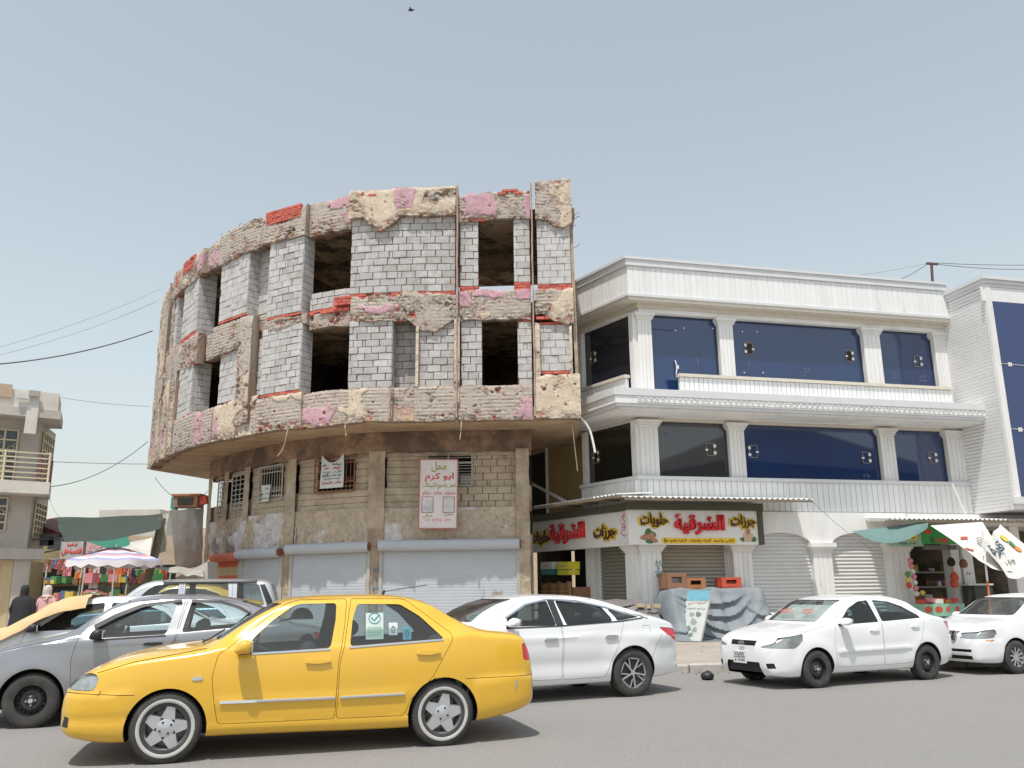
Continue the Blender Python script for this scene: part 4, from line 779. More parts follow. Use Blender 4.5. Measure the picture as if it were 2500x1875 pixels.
# balcony parapet
PO = -0.06
u0p = U(1.68)
strips(M3, u0p, UR - .25, 7.0, 7.42, PO, 0.15); MB().box(M3((u0p + UR - .25) / 2, 7.2, PO - .06), (UR - .25 - u0p, .08, .4), AM).build('parapet_core', M_CLADG, wb); MB().box(M3((u0p + UR - .25) / 2 - .01, 7.475, PO - .03), (UR - .2 - u0p, .2, .09), AM).build('parapet_cap', M_CREAMS, wb)
strips(L3, 0.42, 5.0, 7.0, 7.42, PO - .1, 0.15); MB().box(L3(2.75, 7.2, PO - .16), (4.6, .08, .4), AL).build('parapet_core', M_CLADG, wb); MB().box(L3(2.75, 7.475, PO - .13), (4.66, .2, .09), AL).build('parapet_cap', M_CREAMS, wb)
# balcony slab cornice: stands well out over the main front
uc, zc = uM(1554, 967, 0.9)
qc = CW + dM * uc + nM * 0.9; oLc = (qc - CW).dot(nL)
def corn(name, z0, z1, do, m, back=1.3): return wrap(name, z0, z1, 0.9 + do, back, m, oL=oLc + do, uR=UR + .02)
zt = uM(1554, 948, 0.9)[1]
corn('cornice_top', zt - 0.2, zt, 0.03, M_CLADG); corn('cornice_frieze', zt - 0.42, zt - 0.203, 0.0, M_CLAD); corn('cornice_base', zt - 0.5, zt - 0.423, -0.03, M_CLADG); corn('cornice_soffit', zt - 0.56, zt - 0.503, -0.12, M_WPL)
# Greek key motifs
kb = MB(); t = 0.02
for x0, z0, x1, z1 in ((0, 0, .15, t), (0, 0, t, .12), (0, .12 - t, .11, .12), (.11 - t, .04, .11, .12), (.05, .04, .11, .04 + t)): kb.box(((x0 + x1) / 2 - .08, 0, (z0 + z1) / 2 - .06), (x1 - x0, .03, z1 - z0))
key = kb.mesh('key_motif', M_CLAD)
n = int((UR - uc) / 0.172)
for k in range(n):
    o = bpy.data.objects.new('key_motif', key); o.location = M3(uc + .1 + k * .172, zt - .31, 0.915); o.rotation_euler = (0, 0, AM); link(o, wb)
for k in range(16):
    o = bpy.data.objects.new('key_motif', key); q = qc + dL * (.1 + k * .172) + nL * .015; o.location = (q.x, q.y, zt - .31); o.rotation_euler = (0, 0, AL + math.pi); link(o, wb)
# lower storey
LG = -0.34
wrap('window_head', 6.2, 6.34, -0.12, 0.3, M_WPL); wrap('window_head', 6.12, 6.197, -0.2, 0.3, M_CREAMS)
for a, c, m in ((0.96, 3.2, M_SMOKE), (3.69, 8.3, M_BLUE), (8.8, 10.7, M_BLUE)): pane('w', M3, U(a), U(c), 4.52, 6.14, LG, m)
pane('w', L3, 0.34, 2.5, 4.52, 6.1, LG, M_OLIVEG, ch=(0, 0))
for a, c in ((0.40, 0.96), (3.2, 3.69), (8.3, 8.8), (10.7, 11.3)): pillar(M3, U(a), U(c), 4.5, 6.13, -0.17)
pillar(L3, 0.12, 0.35, 4.5, 6.13, -0.17, cap=False); pillar(L3, 2.5, 2.66, 4.5, 6.13, -0.17, cap=False, flute=False)
wrap('sill_band', 4.40, 4.50, -0.02, 0.3, M_CLADG, uLft=2.66)
strips(M3, -0.02, UR, 3.55, 4.40, -0.1, 0.185); strips(L3, 0.0, 2.66, 3.55, 4.40, -0.1, 0.185); wrap('band_core', 3.5, 4.39, -0.12, 0.25, M_CLADG, uLft=2.66)
# ochre side wall further along, with its soffit and a white downpipe
MB().box(L3(4.0, 5.0, -0.75), (2.7, .2, 3.0), AL).build('side_wall', M_OCHRE, wb)
MB().box(L3(2.68, 5.0, -.5), (.06, .6, 3.0), AL).build('side_wall', M_OCHRE, wb)
MB().box(L3(4.0, 6.28, -.2), (2.7, 1.2, .1), AL).build('side_soffit', mat('beige_soffit', (0.42, 0.34, 0.23), 0.85, var=0.1), wb)
MB().tube([L3(4.75, 3.6, -.3), L3(4.75, 6.25, -.3)], 0.05, 10).build('downpipe', M_WPL, wb)
# main volume behind so no light comes through
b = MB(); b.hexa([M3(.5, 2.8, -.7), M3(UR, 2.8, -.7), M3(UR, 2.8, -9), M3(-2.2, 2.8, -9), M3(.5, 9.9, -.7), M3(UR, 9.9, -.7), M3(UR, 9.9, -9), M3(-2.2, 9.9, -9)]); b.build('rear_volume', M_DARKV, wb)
# ---- window fittings: hinge plates, hatches, smears, door handle
M_STK = mat('white_sticker', (0.78, 0.78, 0.74), 0.6); M_TAPE = mat('brown_tape', (0.42, 0.30, 0.22), 0.6); M_SMEAR = mat('dusty_hand_smear', (0.15, 0.18, 0.25), 0.9, var=0.3, scale=20)
def hatch(px, py, w, h, o, fn=M3, hole=False, side=1):
    u, z = (uM if fn is M3 else uL)(px, py, o + .02); rz = AM if fn is M3 else AL; g = thing_part('vent_hatch', wb); b = MB()
    for a, c in (((-w / 2, -h / 2), (w / 2, -h / 2)), ((w / 2, -h / 2), (w / 2, h / 2)), ((w / 2, h / 2), (-w / 2, h / 2)), ((-w / 2, h / 2), (-w / 2, -h / 2))): b.bar(fn(u + a[0], z + a[1], o + .02), fn(u + c[0], z + c[1], o + .02), .012)
    b.build('hatch_edge', M_TAPE, g)
    if hole: MB().box(fn(u, z, o + .012), (w, .012, h), rz).build('hatch_hole', M_DARKV, g)
    for dx, dz in ((-side * w / 2, h * .28), (-side * w / 2, -h * .28), (side * w / 2, -h * .05)): MB().box(fn(u + dx, z + dz, o + .03), (.085, .015, .085 if dx * side < 0 else .05), rz).build('hatch_clip', M_STK, g)
hatch(1829, 851, .25, .36, GO, hole=True); hatch(2074, 869, .22, .34, GO, hole=True, side=-1); hatch(2241, 882, .24, .36, GO, side=-1)
hatch(1735, 1097, .26, .36, LG, side=-1); hatch(1839, 1102, .25, .36, LG); hatch(2115, 1117, .24, .34, LG, side=-1); hatch(2277, 1117, .24, .34, LG, side=-1); hatch(1448, 873, .22, .38, GO, fn=L3, hole=True)
hatch(1455, 1115, .22, .38, LG, fn=L3)
def smear(px, py, o, s, sd, fn=M3):
    u, z = (uM if fn is M3 else uL)(px, py, o); r = random.Random(sd); b = MB()
    for k in range(9):
        x, y, a, l = r.uniform(-s, s), r.uniform(-s, s), r.uniform(.6, 1.9), r.uniform(.06, .14) * s * 4
        b.bar(fn(u + x, z + y, o + .006), fn(u + x + l * math.cos(a), z + y + l * math.sin(a), o + .006), .025, .003, up=nM)
    ob = b.build('hand_smear', M_SMEAR, wb); ob['kind'] = 'stuff'
for k, (x, y, o, s) in enumerate(((1703, 880, GO, .16), (1835, 892, GO, .12), (1968, 910, GO, .12), (2183, 918, GO, .1), (2252, 925, GO, .12), (1638, 1055, LG, .22), (2115, 1165, LG, .1))): smear(x, y, o, s, k)
for px, py in ((1649, 807), (1670, 801), (1740, 802), (1812, 810), (1848, 810), (1817, 910), (1863, 910)):
    u, z = uM(px, py, GO + .02); MB().tube([M3(u, z, GO + .01), M3(u, z, GO + .03)], .022, 8).build('glass_button', M_STK, wb)
u, z = uM(1650, 898, GO + .05)
MB().tube([M3(u, z - .22, GO + .03), M3(u - .01, z - .2, GO + .08), M3(u + .02, z, GO + .09), M3(u - .01, z + .2, GO + .08), M3(u, z + .22, GO + .03)], .018, 8).build('door_handle', M_STK, wb)
MB().box(M3(u + .06, z + .03, GO + .03), (.09, .03, .1), AM).build('door_lock', M_STK, wb); b = MB(); b.bar(M3(u + .05, 7.02, GO + .015), M3(u + .05, 7.7, GO + .015), .012); b.bar(M3(U(1.0), 9.0, GO + .015), M3(u, 8.97, GO + .015), .01); b.build('door_joint', M_FRAME, wb)
# ---- ground floor: pillars, arches, shutters
M_RSH = mat('grey_roller_shutter', (0.66, 0.655, 0.64), 0.5, var=0.05, scale=2, stain=((0.45, 0.42, 0.38), 2.0, 0.6, 0.8, 0.4)); M_BSH = mat('beige_roller_shutter', (0.40, 0.37, 0.30), 0.55, var=0.08)
def shut(fn, u0, u1, z1, o, m, zz=0.13, arch=0.0, sl=0.105):
    w = thing_part('roller_shutter', wb); rows = []; z = z1; n = nM if fn is M3 else nL
    while z > zz:
        rows += [(z, 0), (z - .012, .014), (z - sl * .5, .03), (z - sl + .02, .014), (z - sl + .004, -.012)]; z -= sl
    b = MB()
    for (za, oa), (zb, ob) in zip(rows[:-1], rows[1:]): b.add([fn(u0, za, o + oa), fn(u1, za, o + oa), fn(u1, zb, o + ob), fn(u0, zb, o + ob)], [(0, 1, 2, 3)])
    b.build('shutter_curtain', m, w)
    for uu in (u0, u1): MB().bar(fn(uu, zz, o + .02), fn(uu, z1, o + .02), .06, .1).build('guide_rail', M_CLADG, w)
    return w
def gpillar(fn, u0, u1, o, z1=2.6, m=None):
    p = pillar(fn, u0, u1, 0.1, z1, o, cap=False, m=m or M_WPL); w = u1 - u0; um = (u0 + u1) / 2; rz = AM if fn is M3 else AL
    for e, zz, h in ((0.03, .22, .06), (.07, .16, .06), (.11, .10, .12)): MB().box(fn(um, z1 - zz + h / 2 + .02, o - .15 + e / 2), (w + 2 * e, .32 + e, h), rz).build('capital', m or M_WPL, p)
    return p
gp0 = gpillar(M3, U(0.2), U(0.80), 0.0); gpillar(L3, 0.12, 0.62, 0.0); gpillar(M3, U(2.97), U(3.55), 0.0); gpillar(M3, U(5.5), U(6.12), 0.0); gpillar(M3, U(7.95), U(8.75), 0.0)
shut(M3, U(.8), U(2.97), 2.7, -.45, M_BSH); shut(M3, U(3.5), U(5.55), 2.95, -.17, M_RSH); shut(M3, U(6.08), U(7.98), 2.95, -.17, M_RSH)
shut(L3, .64, 2.3, 2.7, -.45, mat('dark_olive_shutter', (0.25, 0.24, 0.19), 0.6, var=0.1))  # side front shutter in a darker olive
def archwall(u0, u1, zs, rise, z1, o):
    n = 20; b = MB(); T = []; B_ = []
    for k in range(n + 1):
        x = k / n; z = zs + rise * math.sqrt(max(0, 1 - (2 * x - 1) ** 2)) * (1 if rise else 0); T.append((u0 + (u1 - u0) * x, z))
    for (ua, za), (ub, zb) in zip(T[:-1], T[1:]):
        b.hexa([M3(ua, za, o), M3(ub, zb, o), M3(ub, zb, o - .16), M3(ua, za, o - .16), M3(ua, z1, o), M3(ub, z1, o), M3(ub, z1, o - .16), M3(ua, z1, o - .16)])
    return b.build('arched_lintel', M_WPL, wb)
archwall(U(3.55), U(5.5), 2.55, .38, 3.52, 0.02); archwall(U(6.12), U(7.95), 2.55, .38, 3.52, 0.02)
for a, c in ((2.95, 3.57), (5.48, 6.14), (7.93, 8.78)): MB().box(M3(U((a + c) / 2), 3.06, -.19), (c - a - .04, .42, .92), AM).build('wall_above', M_WPL, wb)
MB().box(M3(U(1.6), 3.06, -.25), (3.0, .4, .9), AM).build('wall_above', M_WPL, wb); MB().box(L3(2.6, 3.06, -.3), (5.2, .4, .9), AL).build('wall_above', M_WPL, wb)
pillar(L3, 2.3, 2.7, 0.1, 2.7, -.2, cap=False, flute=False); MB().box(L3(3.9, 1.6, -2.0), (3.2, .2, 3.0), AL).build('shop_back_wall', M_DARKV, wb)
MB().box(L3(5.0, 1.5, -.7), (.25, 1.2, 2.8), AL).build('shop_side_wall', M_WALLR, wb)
g = thing_part('painted_number', wb)
for k, t in enumerate(('\u0668\u0660\u0668', '\u0661', '\u0665\u0660')):
    u, z = uM(1607, 1372 + k * 16, .02); fr = frame(M3(u, z, .03), dM, (0, 0, 1)); lettering('digits', t, mat('teal_paint', (0.02, 0.20, 0.22), 0.7), fr, (.17, .05, .12)[k], .1, .004, .012, g)
    if k < 2: MB().bar(M3(u - .11, z - .085, .034), M3(u + .11, z - .085, .034), .014).build('stroke', MATS['teal_paint'], g)
# ---- tower clad in horizontal boards with a tall blue curtain wall
tw = thing('white_tower', 'white building front clad in horizontal boards with tall blue curtain glass, at the far right', 'building', tuple(M3(UR, 0, 0.8)))
TO = 1.57
zt_ = uM(2375, 672, TO)[1]; ug0 = uM(2448, 980, TO)[0]; zg1 = uM(2412, 735, TO)[1]; zg0 = uM(2486, 1212, TO)[1]
bmat = mat('white_siding_board', (0.76, 0.755, 0.745), 0.55, var=0.04, rand=0.03)
nb = 64; zb0 = 3.52; hb = (zt_ - .35 - zb0) / nb
sm1 = bevel_box_mesh('siding_board', (TO + .55, .03, hb - .012), 0.006, bmat); sm2 = bevel_box_mesh('siding_board', (ug0 - UR - .28, .03, hb - .012), 0.006, bmat)
cM = MB(); cM.hexa([M3(UR + .03, zb0, -.5), M3(UR + .03, zb0, TO - .03), M3(UR + 7, zb0, TO - .03), M3(UR + 7, zb0, -.5), M3(UR + .03, zt_, -.5), M3(UR + .03, zt_, TO - .03), M3(UR + 7, zt_, TO - .03), M3(UR + 7, zt_, -.5)]); cM.build('tower_core', M_CLADG, tw)
for k in range(nb):
    z = zb0 + hb * (k + .5)
    o = bpy.data.objects.new('siding_board', sm1); o.location = M3(UR + .015, z, (TO - .55) / 2); o.rotation_euler = (R(4), 0, AM - math.pi / 2); link(o, tw)
    o = bpy.data.objects.new('siding_board', sm2); o.location = M3((ug0 + UR + .15) / 2, z, TO - .015); o.rotation_euler = (R(-4), 0, AM); link(o, tw)
MB().box(M3(UR + .08, (zb0 + zt_ - .3) / 2, TO - .02), (.2, .12, zt_ - .3 - zb0), AM).build('corner_trim', M_WPL, tw)
for e, za, zb_ in ((.03, zt_ - .34, zt_ - .24), (.07, zt_ - .238, zt_ - .12), (.13, zt_ - .118, zt_)): MB().hexa([M3(UR - e, za, -.5), M3(UR - e, za, TO + e), M3(UR + 7, za, TO + e), M3(UR + 7, za, -.5), M3(UR - e, zb_, -.5), M3(UR - e, zb_, TO + e), M3(UR + 7, zb_, TO + e), M3(UR + 7, zb_, -.5)]).build('top_cornice', M_CLADG, tw)
for k in range(4): MB().box(M3(ug0 + .9 + 1.8 * k, (zg0 + zg1) / 2, TO + .01), (1.78, .03, zg1 - zg0), AM).build('glass_pane', bluepane('deep_blue_glass', (0.012, 0.03, 0.13)), tw)
for za, zb_ in ((zg1, zt_ - .35),): MB().box(M3(ug0 + 2.5, (za + zb_) / 2, TO - .01), (5.4, .06, zb_ - za), AM).build('head_board', bmat, tw)
MB().box(M3(ug0 + 2.5, zg0 - .12, TO + .02), (5.4, .16, .2), AM).build('glass_sill', M_CLADG, tw); MB().box(M3(ug0 + 2.5, (zb0 + zg0 - .22) / 2, TO - .01), (5.4, .06, zg0 - .22 - zb0), AM).build('apron_board', bmat, tw)
for px, py in ((2462, 890), (2487, 1049)):
    u, z = uM(px, py, TO + .03); b = MB(); b.bar(M3(u - .3, z + .02, TO + .04), M3(u + .9, z - .01, TO + .04), .012); b.box(M3(u, z, TO + .05), (.04, .04, .12), AM); b.box(M3(u + .07, z, TO + .05), (.04, .04, .12), AM); b.build('glass_bracket', M_STK, tw)
# ================================================================ shop fronts: sign, canopies, tarpaulins, goods
M_SIGNF = mat('sign_white', (0.76, 0.74, 0.70), 0.4, var=0.03); M_RED3 = mat('sign_red', (0.72, 0.02, 0.025), 0.35, var=0.03); M_DKR = mat('sign_dark_red', (0.22, 0.015, 0.02), 0.5); M_BROWNL = mat('sign_brown', (0.07, 0.025, 0.015), 0.4); M_FASC = mat('dark_olive_fascia', (0.075, 0.07, 0.045), 0.6, var=0.15)
SO_ = 0.3
def corner_at(a, b): s = math.sin(R(109)); u = (b + a * math.cos(R(71))) / -math.sin(R(71)); return u
uc0 = corner_at(SO_, SO_)
ssg = thing('shop_sign', 'wide white corner shop sign with red and yellow raised Arabic lettering over the sweets shop', 'sign', tuple(M3(1.8, 2.6, .2)))
ue = uM(1850, 1290, SO_)[0]; zs0, zs1 = uM(1700, 1330, SO_)[1], uM(1700, 1246, SO_)[1]
def slabL(fn, u0, u1, z0, z1, o, th, rz): 
    b = MB(); b.hexa([fn(u0, z0, o - th), fn(u1, z0, o - th), fn(u1, z0, o), fn(u0, z0, o), fn(u0, z1, o - th), fn(u1, z1, o - th), fn(u1, z1, o), fn(u0, z1, o)]); return b
slabL(M3, uc0, ue, zs0, zs1, SO_, .2, AM).build('sign_panel', M_SIGNF, ssg); uLc = (M3(uc0, 0, SO_) - CW).dot(dL)
slabL(L3, uLc, 5.2, zs0, zs1, SO_, .2, AL).build('sign_panel', M_SIGNF, ssg)
fb = MB(); fb.hexa([M3(uc0 - .0, zs1 + .003, -.1), M3(ue + .15, zs1 + .003, -.1), M3(ue + .15, zs1 + .003, SO_ + .12), M3(uc0 - .08, zs1 + .003, SO_ + .12), M3(uc0, zs1 + .2, -.1), M3(ue + .15, zs1 + .2, -.1), M3(ue + .15, zs1 + .2, SO_ + .12), M3(uc0 - .08, zs1 + .2, SO_ + .12)]); fb.build('sign_fascia', M_FASC, ssg)
MB().hexa([M3(ue + .003, zs0, -.1), M3(ue + .15, zs0, -.1), M3(ue + .15, zs0, SO_ + .06), M3(ue + .003, zs0, SO_ + .06), M3(ue + .003, zs1, -.1), M3(ue + .15, zs1, -.1), M3(ue + .15, zs1, SO_ + .06), M3(ue + .003, zs1, SO_ + .06)]).build('sign_side', M_FASC, ssg)
MB().hexa([L3(uLc, zs1 + .003, -.1), L3(5.2, zs1 + .003, -.1), L3(5.2, zs1 + .003, SO_ + .12), L3(uLc - .06, zs1 + .003, SO_ + .12), L3(uLc, zs1 + .2, -.1), L3(5.2, zs1 + .2, -.1), L3(5.2, zs1 + .2, SO_ + .12), L3(uLc - .06, zs1 + .2, SO_ + .12)]).build('sign_fascia', M_FASC, ssg)
def word(t, px, py, w, h, fn, face, back, depth=.07):
    u, z = (uM if fn is M3 else uL)(px, py, SO_); d = dM if fn is M3 else -dL; fr = frame(fn(u, z, SO_), d, (0, 0, 1))
    if back: lettering('letter_halo', t, back, fr, w * 1.14, h * 1.25, depth * .5, .10, ssg, lift=.004)
    lettering('raised_letters', t, face, fr, w, h, depth * (.6 if back else 1), .012 if back else .04, ssg, lift=.004 + (depth * .5 if back else 0))
W_J, W_S, W_H = '\u062c\u0631\u0632\u0627\u062a', '\u0627\u0644\u0634\u0631\u0642\u064a\u0629', '\u062d\u0644\u0648\u064a\u0627\u062a'
word(W_J, 1812, 1274, .76, .36, M3, M_BROWNL, M_YEL); word(W_S, 1706, 1281, 1.5, .56, M3, M_RED3, None, .1); word(W_H, 1595, 1271, .8, .36, M3, M_BROWNL, M_YEL)
word(W_J, 1479, 1300, .95, .42, L3, M_BROWNL, M_YEL); word(W_S, 1386, 1302, 1.75, .62, L3, M_RED3, None, .1); word(W_H, 1322, 1314, 1.0, .42, L3, M_BROWNL, M_YEL)
u, z = uM(1707, 1320, SO_); pb = MB(); pb.box(M3(u, z, SO_ + .008), (2.1, .014, .15), AM); [pb.tube([M3(u + s * 1.05, z, SO_ + .002), M3(u + s * 1.05, z, SO_ + .015)], .075, 16) for s in (-1, 1)]; pb.build('yellow_strip', M_YEL, ssg)
for t, dx, w in (('\u0627\u0631\u0642\u0640\u0649 \u0648\u0627\u062c\u0640\u0648\u062f', .72, .62), ('\u0627\u0644\u062c\u0631\u0632\u0627\u062a \u0648\u0627\u0644\u062d\u0644\u0648\u064a\u0627\u062a', .02, .66), ('\u0627\u0644\u062d\u0644\u0628\u064a\u0629 \u0648\u0627\u0644\u0645\u0648\u0635\u0644\u064a\u0629', -.72, .66)): lettering('strip_letters', t, M_BROWNL, frame(M3(u + dx, z, SO_ + .016), dM, (0, 0, 1)), w, .1, .004, .012, ssg)
def blobs(px, py, items, fn=M3):
    u, z = (uM if fn is M3 else uL)(px, py, SO_)
    for k, (dx, dz, rx, rz_, rot, m) in enumerate(items):
        b = MB(); pl = []
        for i in range(14): t = 2 * math.pi * i / 14; x, y = rx * math.cos(t), rz_ * math.sin(t) * (1 + .25 * math.cos(t)); pl.append(fn(u + dx + x * math.cos(rot) - y * math.sin(rot), z + dz + x * math.sin(rot) + y * math.cos(rot), SO_ + .004 + .003 * k))
        b.prism(pl, (0, 0, 0), nM * .002); b.build('printed_nut', m, ssg)
PS = mat('pistachio_brown', (0.45, 0.20, 0.12), 0.5, var=0.2, scale=20); PG = mat('print_leaf_green', (0.06, 0.16, 0.05), 0.5, var=0.25, scale=15); PC = mat('cashew_cream', (0.62, 0.45, 0.30), 0.5, var=0.15, scale=15)
blobs(1584, 1309, [(-.02, .1, .12, .09, .9, PG), (.1, .06, .12, .07, -.5, PG), (.02, -.13, .13, .07, .1, PG), (-.13, -.03, .13, .075, .2, PS), (.04, 0, .13, .08, .5, PS), (.14, -.1, .12, .06, -.4, PS)])
blobs(1825, 1310, [(.18, -.08, .09, .07, .4, PG), (-.16, -.08, .08, .06, 0, PG), (-.05, .06, .12, .07, .8, PC), (.07, .05, .12, .07, -.6, PC), (0, -.07, .13, .075, .2, PC), (.02, .13, .09, .06, 1.2, PS)])
u, z = uL(1526, 1286, SO_); MB().box(L3(u, z, SO_ + .02), (.42, .03, .86), AL).build('logo_board', mat('logo_white', (0.75, 0.73, 0.72), 0.4), ssg); MB().box(L3(u - .27, z, SO_ + .02), (.1, .032, .86), AL).build('orange_strip', mat('orange_strip', (0.75, 0.35, 0.06), 0.45), ssg)
b = MB()
for k, (cx, cz, r) in enumerate(((0, .14, .13), (0, -.08, .14), (.03, -.02, .06), (-.06, .25, .08))): b.tube([L3(u + cx + r * math.cos(t), z + cz + r * 1.25 * math.sin(t), SO_ + .04) for t in [k + 5.2 * i / 16 for i in range(17)]], .011, 5)
b.build('logo_swirl', mat('logo_red', (0.55, 0.06, 0.09), 0.5), ssg)
# ---- corrugated canopy above the sign
M_CAN = mat('white_corrugated_sheet', (0.70, 0.69, 0.67), 0.5, var=0.08, scale=3); M_CANU = mat('canopy_frame', (0.35, 0.28, 0.20), 0.7, var=0.2)
def canopy(name, label, fn, u0, u1, zf, of, zb, ob, pitch=.16):
    root = thing(name, label, 'canopy', tuple(fn((u0 + u1) / 2, zf, of))); n = int(abs(u1 - u0) / pitch) * 6; P = []
    for i in range(n + 1): u = u0 + (u1 - u0) * i / n; c = .022 * math.sin(2 * math.pi * i / 6); P.append([fn(u, zb + c, ob), fn(u, zf + c, of)])
    MB().sheet(P, .012, (0, 0, 1)).build('corrugated_sheet', M_CAN, root); b = MB()
    b.bar(fn(u0, zf - .05, of - .06), fn(u1, zf - .05, of - .06), .05); b.build('front_rail', M_CANU, root)
    for k in range(4): u = u0 + (u1 - u0) * (k + .3) / 4; MB().bar(fn(u, zf - .06, of - .06), fn(u, zb - .08, ob), .04).build('rafter', M_CANU, root)
    return root
u0, zf = uM(1527, 1206, 1.0); u1, zf1 = uM(1986, 1226, 1.0)
canopy('canopy', 'white corrugated canopy edge above the lettered corner sign, running to the first arched shutter', M3, u0, u1, (zf + zf1) / 2, 1.0, (zf + zf1) / 2 + .12, -.05)
u0, zf = uL(1505, 1208, 1.1); u1, zf1 = uL(1300, 1237, 1.1)
canopy('canopy', 'short white canopy over the shaded side sign next to the ruined building', L3, u0, u1, (zf + zf1) / 2, 1.1, (zf + zf1) / 2 + .1, -.2)
tag(MB().bar(L3(5.3, 4.9, .1), L3(2.6, 3.95, .5), .07).build('canopy_stay', M_WPL), 'white diagonal stay pole in front of the ochre wall', 'pole')
# ---- goods outside: draped tarpaulin stall, crates, leaning board
FOLDS = ((.33, .10, .42, .34, 1.0), (.38, .17, .45, .36, .9), (.45, .22, .50, .38, 1.0), (.55, .24, .46, .34, .9), (.66, .22, .52, .40, .8), (.80, .10, .40, .40, .6), (.40, .15, .86, .16, .7), (.6, .15, .84, .18, .6), (.5, .18, .10, .14, .6))
def drape(name, label, m, prof, u0, u1, seed, nu=110, fold=.07, cat='tarpaulin', ends=.10, fn=M3, swag=1.0):
    """a sheet over a table: flat top, then a hanging front gathered in curved swags"""
    P = []; n = len(prof); tt = np.linspace(0, 1, n); q = np.linspace(0, 1, 80); oo = np.interp(q, tt, [p[0] for p in prof]); zz = np.interp(q, tt, [p[1] for p in prof])
    oo = np.convolve(np.pad(oo, 4, 'edge'), np.ones(9) / 9, 'valid'); zz = np.convolve(np.pad(zz, 4, 'edge'), np.ones(9) / 9, 'valid')
    for i in range(nu + 1):
        a = i / nu; u = u0 + (u1 - u0) * a; e = math.sin(min(1, min(a, 1 - a) / ends) * math.pi / 2); row = []; ac = (a - .46) * 2
        for j, t in enumerate(q):
            n1 = float(fbm(u * .9, t * 1.4, seed, 3)); n2 = float(fbm(u * 2.3 + t, t * 2.5, seed + 5, 3)); hang = min(1, max(0, (t - .28) / .12))
            sw = 0.0
            for t0, dd, cc, hw_, am in FOLDS:
                x = (a - cc) / hw_
                if abs(x) < 1:
                    tc = t0 + dd * (1 - x * x) + .03 * (n1 - .5); y = (t - tc) / .085; k = max(0, 1 - abs(x) ** 3)
                    sw = max(sw, am * k * ((1 + y) ** 2 if -1 < y <= 0 else max(0, 1 - y / .25) if y > 0 else 0))
            vert = abs(math.sin(u * 5.2 + 4 * n1 + .5 * t)) ** 2 * .6
            f = hang * (fold * (vert + 1.2 * (n2 - .5)) + 1.5 * fold * sw * swag)
            row.append(fn(u, .12 + max(.012, (zz[j] - .1) * (.5 + .5 * e) - .05 * (1 - hang) * abs(math.sin(u * 2.4 + n1 * 4)) + .03 * (n2 - .5) * (zz[j] > .3)), oo[j] * (.8 + .2 * e) + f))
        P.append(row)
    return tag(MB().sheet(P, .008, (0, 0, -1)).build(name, m, None, 60), label, cat)
M_TARP = mat('grey_blue_tarpaulin', (0.20, 0.225, 0.245), 0.65, var=0.1, scale=3, stain=((0.30, 0.29, 0.27), 1.5, 0.52, 0.78, 0.5)); M_TARPD = mat('dark_dusty_sheet', (0.17, 0.155, 0.15), 0.85, var=0.15, scale=3, stain=((0.38, 0.33, 0.28), 1.5, 0.5, 0.75, 0.6)); M_TARPW = mat('pale_sheet', (0.58, 0.56, 0.52), 0.8, var=0.1)
ua, _ = uM(1625, 1480, 1.0); ub, _ = uM(1890, 1480, 1.0)
drape('tarpaulin', 'big grey-blue tarpaulin draped in deep folds over a street stall by the sign', M_TARP, [(.05, 1.42), (.7, 1.42), (.85, 1.4), (.98, 1.0), (1.15, .6), (1.4, .2), (1.75, .06), (2.1, .04)], ua, ub, 4, fold=.1)
uc_, _ = uM(1885, 1500, 1.2); ud, _ = uM(1960, 1500, 1.2)
drape('tarpaulin', 'pale sheet over a low pile between the blue tarpaulin and the small white sedan', M_TARPW, [(.3, .75), (.9, .75), (1.2, .5), (1.5, .08)], uc_, ud, 9, 50, .06)
drape('tarpaulin', 'dark dusty sheet over a mound left of the leaning board', M_TARPD, [(.1, 1.15), (.6, 1.1), (1.0, .9), (1.6, .4), (2.2, .05)], -2.0, uM(1622, 1480, 1.2)[0], 12, 70, .09)
M_BRKY = mat('yellowish_brick', (0.52, 0.42, 0.27), 0.9, var=0.15)
for k, (px, py) in enumerate(((1562, 1478), (1585, 1481), (1603, 1479))): o = tag(MB().box(M3(*uM(px, py, 1.05), 1.05), (.2, .1, .09), AM + k).build('weight_brick', M_BRKY), None, None); o['label'] = ('yellowish brick weighing down the dark sheet, leftmost of three', 'yellowish brick weighing down the dark sheet, middle of three', 'yellowish brick weighing down the dark sheet, nearest the leaning board')[k]; o['category'] = 'brick'; o['group'] = 'bricks on the dark sheet'
def crate(label, px, py, w, h, d, m, mi, rz, o=.55):
    u, z = uM(px, py, o); root = thing('cardboard_box', label, 'box', tuple(M3(u, 0, o - d / 2) + Vector((0, 0, z - h / 2))), 'boxes on the tarpaulin stall'); c = M3(u, z, o - d / 2); a = AM + rz; rm = Matrix.Rotation(a, 3, 'Z'); b = MB(); t = .03
    def bx(x, y, zz, dx, dy, dz): b.box(c + rm @ Vector((x, y, zz)), (dx, dy, dz), a)
    bx(0, 0, -h / 2 + t / 2, w, d, t)
    for s in (-1, 1): bx(s * (w / 2 - t / 2), 0, .004, t, d, h - .01)
    bx(0, d / 2 - t / 2, 0.002, w - .002, t, h - .02)
    fw = w * .24
    for s in (-1, 1): bx(s * (w / 2 - fw / 2), -d / 2 + t / 2, 0.002, fw, t + .004, h - .02)
    bx(0, -d / 2 + t / 2, -h * .30, w - .004, t, h * .36); bx(0, -d / 2 + t / 2, h * .36, w - .004, t, h * .24)
    b.build('box_walls', m, root); f = MB(); f.box(c + rm @ Vector((0, .02, h * .44)), (w * 1.02, d * .8, .02), a + .04); f.build('box_flap', m, root); f = MB(); f.box(c + rm @ Vector((0, .06, -.05)), (w * .8, d * .6, h * .6), a); f.build('box_contents', mi, root)
    return root
